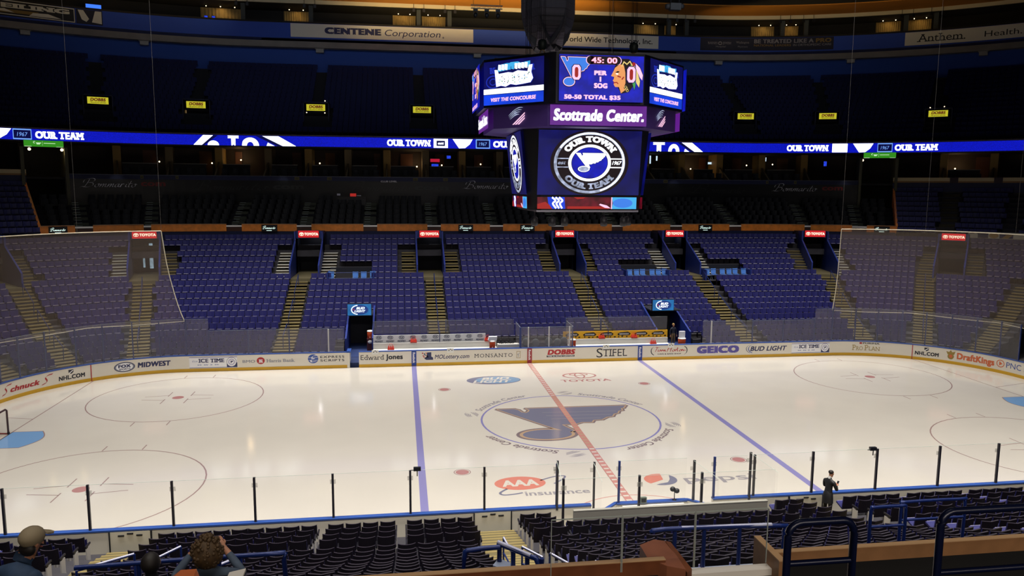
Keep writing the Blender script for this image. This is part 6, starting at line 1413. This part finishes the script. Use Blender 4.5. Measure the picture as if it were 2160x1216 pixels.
b.obj('portal_parapet', (VBLUE, mat('parapet_cap', (150, 160, 186), .4)), None, 'blue parapet with a pale cap left of the centre stairs', None, None, 'structure')
prail('portal_rail', [p(-7.3, 28.15, 7.2), p(-6.92, 28.5, 7.16), p(-6.84, 28.58, 7.1), p(-6.66, 28.9, 6.5)], 'blue rail with pale top over the parapet left of the centre stairs', 'portal rails', [(p(-7.28+.16*k, 28.15+.15*k, 6.9), p(-7.28+.16*k, 28.15+.15*k, 7.18)) for k in range(4)], [p(-7.3, 28.15, 7.2), p(-6.92, 28.5, 7.16)], .035)
for k, (x0, y0, x1, y1, z0, z1) in enumerate(((-5.9, 18.3, -5.75, 18.9, 2.55, 2.4), (-5.7, 20.2, -5.25, 20.5, 3.2, 3.05), (-5.45, 22.4, -4.9, 22.8, 4.1, 3.9), (-5.05, 24.6, -4.4, 24.9, 5.0, 4.85))):
    prail('aisle_handrail', [p(x0, y0, z0), p(x1, y1, z1)], 'blue aisle handrail with pale top in the centre stairs, %s from the ice' % ORD[k], 'centre stairs handrails', [(p(x0, y0, z0-.9), p(x0, y0, z0)), (p(x1, y1, z1-.9), p(x1, y1, z1))], [p(x0, y0, z0), p(x1, y1, z1)], .028, [p(x0, y0, z0-.42), p(x1, y1, z1-.42)])
for k, (x0, x1, Y, z) in enumerate(((-12.3, -9.95, 28.6, 7.42), (-12.3, -9.95, 29.3, 7.44))):
    prail('landing_rail', [p(x0, Y, z), p(x1-.2, Y, z+.03), p(x1, Y, z-.05), p(x1, Y, z-.9)], 'long blue landing rail behind the two spectators, %s one' % ('front', 'rear')[k], 'landing rails', [(p(x, Y, z-.95), p(x, Y, z+.01)) for x in (-11.6, -10.7)], None, .03, [p(x0, Y, z-.42), p(x1, Y, z-.42)])
for k, (x0, y0, x1, y1, z) in enumerate(((-15.2, 21.6, -14.2, 21.2, 3.95), (-14.1, 20.4, -13.6, 20.0, 3.5), (-12.0, 25.0, -11.3, 24.6, 5.4))):
    prail('aisle_handrail', [p(x0, y0, z), p(x1, y1, z+.1)], 'short pale topped rail by the left aisle stairs, %s one' % ('long', 'upper', 'lower')[k], 'left aisle handrails', [(p(x0, y0, z-.9), p(x0, y0, z)), (p(x1, y1, z-.8), p(x1, y1, z+.1))], [p(x0, y0, z), p(x1, y1, z+.1)], .028)
for k, (x0, x1, Y, z) in enumerate(((-.55, .1, 26.0, 6.4), (.6, 1.9, 25.2, 6.1))):
    prail('aisle_handrail', [p(x0, Y, z-.8), p(x0, Y, z-.06), p(x0+.08, Y, z), p(x1-.08, Y, z), p(x1, Y, z-.06), p(x1, Y, z-.8)], 'dark blue hoop rail among the near seats, %s one' % ('left', 'right')[k], 'hoop rails', [], None, .03, [p(x0, Y, z-.35), p(x1, Y, z-.35)])
# wood front of our own level, open at the stairs, with a glass guard
RWD = mat('wood_rail', (122, 70, 42), .4, noise=.2, scale=5); RWT = mat('wood_rail_lit_top', (198, 160, 120), .3); RWB = mat('wood_rail_lit', (150, 108, 72), .45, noise=.12, scale=6); LBK = mat('level_black', (10, 9, 12), .8)  # pale top and tan wood hold the light on the rail in their colour
YR, ZR = 31.6, 8.65
b = MB()
b.box(-14, -6.28, -YR-.02, -YR+.03, ZR-.14, ZR-.008, 0); b.box(-14, -6.28, -YR-.024, -YR+.034, ZR-.008, ZR, 1); b.box(-14, -6.28, -YR-.01, -YR+.03, 5.5, ZR-.14, 2)
o = b.obj('wood_front', (RWD, RWT, LBK), None, 'dark brown wooden rail of our level, running left from the glass guard', 'railing')
top = [(-6.41, -31.52), (-6.29, -31.68), (-6.15, -31.76), (-6.14, -31.5), (-6.15, -31.22), (-6.24, -31.18), (-6.4, -31.27)]
b = MB(); b.prism(top, ZR-.5, ZR-.03, 0); b.obj('return_panel', mat('wood_red', (150, 92, 66), .4, noise=.15, scale=5), o, 'slanted wooden return')
b = MB(); b.hexa([(-6.145, -31.78, 8.1), (-6.08, -31.72, 8.1), (-6.11, -31.27, 8.1), (-6.15, -31.24, 8.1), (-6.145, -31.78, 8.6), (-6.08, -31.72, 8.6), (-6.11, -31.27, 8.63), (-6.15, -31.24, 8.63)]); b.obj('edge_board', RWD, o)
b = MB()
b.box(-5.27, 6, -YR-.02, -YR+.03, ZR-.14, ZR-.008, 0); b.box(-5.27, 6, -YR-.024, -YR+.034, ZR-.008, ZR, 1); b.box(-5.27, 6, -YR-.01, -YR+.03, 5.5, ZR-.14, 2)
o = b.obj('wood_front', (RWB, RWT, LBK), None, 'lit tan wooden rail of our level, running right from the glass guard', 'railing')
b = MB(); b.box(-5.33, -5.27, -31.8, -31.32, 7.6, 8.655); b.obj('return_panel', RWB, o, 'lit tan return board facing the stairs')
b = MB(); b.box(-5.332, -5.268, -31.802, -31.318, 8.655, 8.665); b.obj('edge_strip', RWT, o)
b = MB(); b.box(-6.08, -5.33, -31.68, -31.58, 8.47, 8.53); b.obj('trim_2', STRIP, kind='structure')
for k, (x0, x1) in enumerate(((-7.29, -6.68), (-6.67, -6.03), (-6.02, -5.36))):
    g = MB(); g.quad(p(x0, 31.62, 8.56), p(x1, 31.62, 8.56), p(x1, 31.62, 9.06), p(x0, 31.62, 9.06), 0); g.box(x0, x1, -31.626, -31.614, 9.06, 9.066, 1); g.box(x1-.003, x1+.003, -31.626, -31.614, 8.56, 9.06, 1); g.box(x0-.003, x0+.003, -31.626, -31.614, 8.56, 9.06, 1)
    g.obj('glass_guard', (sheer('guard_glass', (200, 205, 205), .012, .012), mat('guard_edge', (170, 178, 172), .3)), None, 'frameless glass guard pane on the wooden rail, %s from left' % ORD[k], 'glass guard', 'glass guard panes')
b = MB(); b.box(-16, 8, -33.0, -31.7, 7.9, 8.02, 0)
for k in range(5): b.box(-16, 8, -33.9-.88*k, -33.0-.88*k+.02, 7.6+.42*k, 8.02+.36*k, 0)
b.obj('near_club_terrace', CARPET, kind='structure')
def hoop(x0, x1, y, z0, zt, lab, r=.024, far_x=None, midz=None):
    q = .075; c = [(cos(radians(t)), sin(radians(t))) for t in range(0, 91, 15)]
    pts = [p(x0, y, z0)]+[p(x0+q-q*a, y, zt-q+q*b_) for a, b_ in c]+[p(x1-q+q*b_, y, zt-q+q*a) for a, b_ in c]+[p(x1, y, z0)]
    return rail('club_handrail', pts, r, lab, 'club level handrails', mat('rail_deep_blue', (11, 18, 48), .3, .2), parent_mid=[p(x0, y, midz), p(x1, y, midz)] if midz else None)
hoop(-6.48, -6.1, 34.0, 8.2, 10.06, 'thick blue hoop handrail standing on the club stairs, nearest the camera', .021, None, 9.83)
hoop(-5.585, -4.3, 34.0, 8.2, 10.075, 'long thick blue handrail at the lower right corner', .021, None, 9.72)
s = empty('wooden_block', (-10.3, -31.6, 8.65), 'orange wooden block with a tilted top on the rail at the bottom left', 'block'); b = MB(); b.hexa([(-.14, -.04, 0), (.16, -.04, 0), (.16, .1, 0), (-.14, .1, 0), (-.06, -.04, .07), (.12, -.04, .075), (.12, .12, .1), (.0, .12, .1)]); b.obj('block_body', mat('wood_orange', (190, 100, 52), .45), s)
s = empty('rail_box', (-9.9, -31.6, 8.65), 'small dark box with a pale slanted lid on the rail beside the orange block', 'box'); b = MB(); b.box(-.1, .1, -.04, .08, 0, .05); b.obj('box_body', SBK, s); b = MB(); b.hexa([(-.02, -.05, .05), (.11, -.05, .075), (.11, .09, .075), (-.02, .09, .05), (-.02, -.05, .07), (.11, -.05, .095), (.11, .09, .095), (-.02, .09, .07)]); b.obj('box_lid', STRIP, s)
s = empty('drink_bucket', (2.95, -15.7, 1.17), 'red bottle carrier at the right end of the grey panel', 'bottle carrier'); b = MB(); b.lathe((0, 0, 0), [(.1, 0), (.13, .3), (.14, .34)], 12); b.obj('bucket', REDB, s); b = MB(); b.tube([(-.13, 0, .3), (0, 0, .5), (.13, 0, .3)], .012, 0, 5); b.obj('handle', CHL, s)

# ================================================================== PEOPLE
def body(name, J, E, mats, parent, sub=2):
    """one continuous skinned body; J: name -> (pos, radius or (rx, ry), material index)"""
    names = list(J); me = bpy.data.meshes.new(name)
    me.from_pydata([J[n][0] for n in names], [(names.index(a), names.index(c)) for a, c in E], []); me.update()
    o = bpy.data.objects.new(name, me); COL.objects.link(o)
    md = o.modifiers.new('skin', 'SKIN'); md.use_smooth_shade = True; md.branch_smoothing = .6
    for i, n in enumerate(names):
        r = J[n][1]; r = r if isinstance(r, tuple) else (r, r)
        me.skin_vertices[0].data[i].radius = r
    me.skin_vertices[0].data[0].use_root = True
    o.modifiers.new('sub', 'SUBSURF').levels = sub
    dg = bpy.context.evaluated_depsgraph_get(); nm = bpy.data.meshes.new_from_object(o.evaluated_get(dg))
    bpy.data.objects.remove(o)
    for m in mats: nm.materials.append(m)
    segs = [(Vector(J[a][0]), Vector(J[c][0]), J[a][2], J[c][2], J[c][1] if not isinstance(J[c][1], tuple) else J[c][1][0]) for a, c in E]
    for f in nm.polygons:
        c = f.center; best = (1e9, 0)
        for A, Bv, ma, mb, r in segs:
            t = max(0, min(1, (c-A).dot(Bv-A)/max(1e-9, (Bv-A).length_squared))); d = (c-(A+(Bv-A)*t)).length-r
            if d < best[0]: best = (d, ma if t < .5 else mb)
        f.material_index = best[1]; f.use_smooth = True
    ob = bpy.data.objects.new(name, nm); COL.objects.link(ob); ob.parent = parent
    return ob
SKN = mat('skin', (176, 124, 98), .55); HAIRD = mat('hair_dark', (26, 20, 18), .6); SUIT = mat('suit_black', (18, 18, 22), .6); SHIRT = mat('shirt_white', (206, 206, 204), .7); SHOE = mat('shoe_black', (14, 13, 13), .4)
DENIM = mat('jacket_denim', (40, 62, 92), .75, noise=.15, scale=14); GREYJ = mat('jacket_grey_blue', (70, 84, 104), .75, noise=.12, scale=14); CAPM = mat('cap_tan', (136, 122, 98), .75); HAIRC = mat('hair_curly', (74, 54, 30), .7, noise=.35, scale=30); DKT = mat('trousers_dark', (22, 24, 34), .75); NVT = mat('top_navy', (22, 26, 44), .7); KHK = mat('trousers_khaki', (120, 98, 66), .7)
def hand(J, E, pre, wrist, d, side, m, k=1.0, up=Vector((0, 0, 1))):
    """palm, four unequal bent fingers and a thumb from the palm's side"""
    d = d.normalized(); s = d.cross(up).normalized()*side; n = s.cross(d)*side
    P = wrist+d*.055*k; J[pre+'palm'] = (tuple(P), (.022*k, .03*k), m); E.append((pre+'wrist', pre+'palm'))
    for q, (o, L) in enumerate(((.028, .068), (.01, .078), (-.009, .072), (-.026, .056))):
        a = P+d*.03*k+s*o*k; c = a+(d*.75-n*.3)*L*.55*k; e = c+(d*.35-n*.8)*L*.5*k
        for t, (nm_, v, r) in enumerate((('a', a, .0105), ('b', c, .0095), ('c', e, .008))): J['%sf%d%s' % (pre, q, nm_)] = (tuple(v), r*k, m)
        E += [(pre+'palm', '%sf%da' % (pre, q)), ('%sf%da' % (pre, q), '%sf%db' % (pre, q)), ('%sf%db' % (pre, q), '%sf%dc' % (pre, q))]
    a = wrist+d*.03*k+s*.03*k; c = a+(d*.6+s*.7-n*.3)*.035*k; e = c+(d*.8-n*.5)*.03*k
    J[pre+'ta'] = (tuple(a), .012*k, m); J[pre+'tb'] = (tuple(c), .0105*k, m); J[pre+'tc'] = (tuple(e), .009*k, m); E += [(pre+'palm', pre+'ta'), (pre+'ta', pre+'tb'), (pre+'tb', pre+'tc')]
def face_bits(o, c, f, up=Vector((0, 0, 1)), m=(SKN, HAIRD)):
    """nose, ears, eyes and mouth set on the head"""
    f = f.normalized(); r = f.cross(up).normalized(); u = r.cross(f)
    b = MB(); q = c+f*.098; b.hexa([tuple(v) for v in (q-r*.017-u*.028+f*.006, q+r*.017-u*.028+f*.006, q+r*.012-u*.02-f*.02, q-r*.012-u*.02-f*.02, q-r*.007+u*.025, q+r*.007+u*.025, q+r*.007+u*.025-f*.02, q-r*.007+u*.025-f*.02)]); b.obj('nose', m[0], o)
    for s in (-1, 1):
        b = MB(); b.ball(tuple(c+r*s*.08-f*.005-u*.005), (.016, .022, .034), 0, 8, 6); b.obj('ear', m[0], o)
        b = MB(); b.ball(tuple(c+r*s*.032+f*.078+u*.018), .012, 0, 8, 5); b.obj('eye', mat('eye_dark', (30, 24, 22), .3), o)
    b = MB(); b.ball(tuple(c+f*.09-u*.052), (.026, .012, .008), 0, 8, 5); b.obj('mouth', mat('lip', (140, 78, 70), .5), o)
def figure(loc, rz, lab, H, mats, arms, lean=(0, 0), head_tilt=(0, .05), stance=.1, cat='person', group=None, long_top=.78):
    """standing person facing its own +y; arms: {side: (elbow, wrist, hand direction)}; mats: top, trousers, skin, shoe, collar"""
    k = H/1.78; root = empty('person', loc, lab, cat, group, rz); V = lambda x, y, z: (x*k, y*k, z*k)
    lx, ly = lean; J = {}; E = []
    J['pelvis'] = (V(0, 0, .96), (.165*k, .125*k), 1 if long_top > .9 else 0)
    J['waist'] = (V(lx*.3, ly*.3, 1.12), (.16*k, .12*k), 0); J['chest'] = (V(lx*.7, ly*.7, 1.32), (.18*k, .13*k), 0); J['upper'] = (V(lx*.9, ly*.9, 1.43), (.13*k, .1*k), 0); J['neck'] = (V(lx, ly+.005, 1.51), .056*k, 4)
    hx, hy = lx+head_tilt[0], ly+head_tilt[1]
    J['jaw'] = (V(lx+head_tilt[0]*.6, ly+.02+head_tilt[1]*.6, 1.585), (.068*k, .075*k), 2); J['head'] = (V(hx, hy+.005, 1.665), (.08*k, .095*k), 2); J['crown'] = (V(hx, hy, 1.73), (.06*k, .07*k), 2)
    E += [('pelvis', 'waist'), ('waist', 'chest'), ('chest', 'upper'), ('upper', 'neck'), ('neck', 'jaw'), ('jaw', 'head'), ('head', 'crown')]
    for s, n in ((-1, 'l'), (1, 'r')):
        J[n+'hip'] = (V(s*.095, 0, .88), (.095*k, .1*k), 1); J[n+'knee'] = (V(s*stance*1.05, .02, .5), .063*k, 1); J[n+'calf'] = (V(s*stance*1.1, -.005, .32), .058*k, 1); J[n+'ankle'] = (V(s*stance*1.1, -.02, .1), .042*k, 1); J[n+'heel'] = (V(s*stance*1.1, -.03, .045), .04*k, 3); J[n+'toe'] = (V(s*stance*1.2, .16, .03), (.042*k, .028*k), 3)
        E += [('pelvis', n+'hip'), (n+'hip', n+'knee'), (n+'knee', n+'calf'), (n+'calf', n+'ankle'), (n+'ankle', n+'heel'), (n+'heel', n+'toe')]
        el, wr, hd = arms[n]
        J[n+'sho'] = (V(lx*.9+s*.175, ly*.9, 1.41), .075*k, 0); J[n+'elb'] = (V(*el), .052*k, 0); w_ = Vector(wr); J[n+'fore'] = (tuple((Vector(el)*.45+w_*.55)*k), .045*k, 0); J[n+'wrist'] = (V(*wr), .03*k, 2)
        E += [('upper', n+'sho'), (n+'sho', n+'elb'), (n+'elb', n+'fore'), (n+'fore', n+'wrist')]
        hand(J, E, n, w_*k, Vector(hd), s, 2, k)
    o = body('body', J, E, mats, root)
    hc = Vector(J['head'][0]); return root, o, hc, k
# man in the dark suit by the near boards
root, o, hc, k = figure((5.95, -14.05, FLOORS[0]), -pi/2+.35, 'man in a black suit standing by the near boards, looking down at his hands', 1.8, (SUIT, SUIT, SKN, SHOE, SHIRT),
    {'l': ((-.26, .1, 1.14), (-.07, .33, 1.22), (.35, .6, .2)), 'r': ((.26, .1, 1.14), (.05, .35, 1.2), (-.3, .6, .2))}, (0, .03), (0, .075), .1, long_top=.7)
fd = Vector((0, .8, -.55)).normalized(); upv = Vector((0, .55, .8)).normalized(); face_bits(o, hc, fd, upv)
b = MB(); b.ball((0, 0, 0), (.084*k, .094*k, .074*k), 0, 16, 10); hr = b.obj('hair', HAIRD, o); hr.location = hc+Vector((0, -.026, .042)); hr.rotation_euler = (-.35, 0, 0)
b = MB(); b.lathe((0, 0, 0), [(.062, 0), (.066, .015), (.06, .04)], 14); cl_ = b.obj('shirt_collar', SHIRT, o); cl_.location = (0, .04*k, 1.49*k)
b = MB(); 
for z in range(5): pass
b.lathe((0, 0, .66*k), [(.195, 0), (.188, .16), (.17, .32), (.12, .42)], 16); 
jk = b.obj('jacket_skirt', SUIT, o); jk.scale = (1, .8, 1)
t = bpy.data.objects.new('phone', None)
bpy.data.objects.remove(t)
b = MB(); b.box(-.035, .035, -.006, .006, -.07, .07); ph = b.obj('phone', SBK, None, 'small dark phone held by the man in the black suit', 'phone'); ph.location = (5.95+.44, -14.05+.17, FLOORS[0]+1.27); ph.rotation_euler = (-.6, 0, -pi/2+.35)
# staff member in the far right tunnel
root, o, hc, k = figure((11.1, 15.6, .32), pi+.25, 'person in a dark top and khaki trousers standing in the right players tunnel', 1.76, (NVT, KHK, SKN, SHOE, NVT),
    {'l': ((-.27, -.02, 1.12), (-.27, .06, .88), (0, .15, -1)), 'r': ((.27, -.02, 1.12), (.27, .06, .88), (0, .15, -1))}, (0, 0), (0, .02), .1, long_top=.95)
face_bits(o, hc, Vector((0, 1, 0))); b = MB(); b.ball((0, 0, 0), (.09*k, .105*k, .08*k), 0, 14, 8); hr = b.obj('hair', mat('hair_fair', (150, 118, 66), .7), o); hr.location = hc+Vector((0, -.022, .045))
# three spectators at lower left, seen from behind
zf = slope_z(30.4)
root, o, hc, k = figure((-12.13, -30.4, zf-.02), -.35, 'person in a denim blue jacket and tan cap leaning at the left edge', 1.78, (DENIM, DKT, SKN, SHOE, DENIM),
    {'l': ((-.28, .05, 1.12), (-.2, .28, 1.0), (.1, 1, -.2)), 'r': ((.28, .1, 1.12), (.16, .32, 1.02), (-.1, 1, -.1))}, (.04, .1), (.06, .1), .1)
face_bits(o, hc, Vector((.3, .9, -.3)))
b = MB(); b.ball((0, 0, 0), (.105*k, .122*k, .1*k), 0, 16, 9); cp_ = b.obj('cap', CAPM, o); cp_.location = hc+Vector((0, -.005, .048))
b = MB(); b.prism([(-.075, .0), (.075, .0), (.07, .07), (.03, .1), (-.03, .1), (-.07, .07)], 0, .014); br = b.obj('cap_brim', CAPM, o); br.location = hc+Vector((.02, .095, .045)); br.rotation_euler = (-.3, 0, -.2)
b = MB(); b.ball((0, 0, 0), (.085*k, .05*k, .07*k), 0, 12, 7); hr = b.obj('hair', HAIRD, o); hr.location = hc+Vector((0, -.065, -.045))
root, o, hc, k = figure((-10.37, -30.4, zf-.02), .1, 'person with curly brown hair in a grey blue jacket raising a camera', 1.64, (GREYJ, DKT, SKN, SHOE, GREYJ),
    {'l': ((-.36, .13, 1.36), (-.15, .26, 1.6), (.3, .25, .6)), 'r': ((.34, .13, 1.32), (.13, .27, 1.58), (-.3, .25, .6))}, (0, .02), (0, .03), .1)
face_bits(o, hc, Vector((0, 1, 0)))
b = MB(); random.seed(4); b.ball((0, 0, -.01), (.14, .13, .16), 0, 18, 12)
for q in range(240):
    a = random.uniform(0, 2*pi); e = random.uniform(-.9, 1.5); x, y, z = .14*cos(a)*cos(e), .125*sin(a)*cos(e)-.0, .165*sin(e)
    if y > .085: continue
    b.ball((x, y, z), random.uniform(.008, .02), 0, 6, 4)
hr = b.obj('hair', HAIRC, o); hr.location = hc+Vector((0, -.04, .0))
b = MB(); b.box(-.06, .06, -.02, .03, -.035, .035, 0); b.lathe((0, 0, 0), [(.001, 0), (.03, 0)], 8, 0); cm = b.obj('compact_camera', mat('camera_body', (60, 56, 96), .35), None, 'small camera held up by the curly haired person', 'camera'); cm.location = (-10.47, -30.12, zf+1.53)
zf2 = slope_z(29.5)
root, o, hc, k = figure((-11.15, -29.6, zf2-.05), 0, 'dark haired person between the cap wearer and the curly haired person', 1.6, (DKT, DKT, SKN, SHOE, DKT),
    {'l': ((-.27, .05, 1.12), (-.2, .25, 1.02), (.2, 1, 0)), 'r': ((.27, .05, 1.12), (.2, .25, 1.02), (-.2, 1, 0))}, (0, .03), (0, .03), .1)
face_bits(o, hc, Vector((0, 1, 0))); b = MB(); b.ball((0, 0, 0), (.108*k, .118*k, .13*k), 0, 16, 10); hr = b.obj('hair', HAIRD, o); hr.location = hc+Vector((0, -.03, .0))
# ================================================================== sampling
S.cycles.use_denoising = True
S.cycles.max_bounces = 6; S.cycles.diffuse_bounces = 3; S.cycles.glossy_bounces = 3; S.cycles.transparent_max_bounces = 24; S.cycles.transmission_bounces = 4
S.cycles.sample_clamp_indirect = 4; S.cycles.caustics_reflective = False; S.cycles.caustics_refractive = False
bpy.data.objects.remove(proto) if proto.location.z < -40 else None
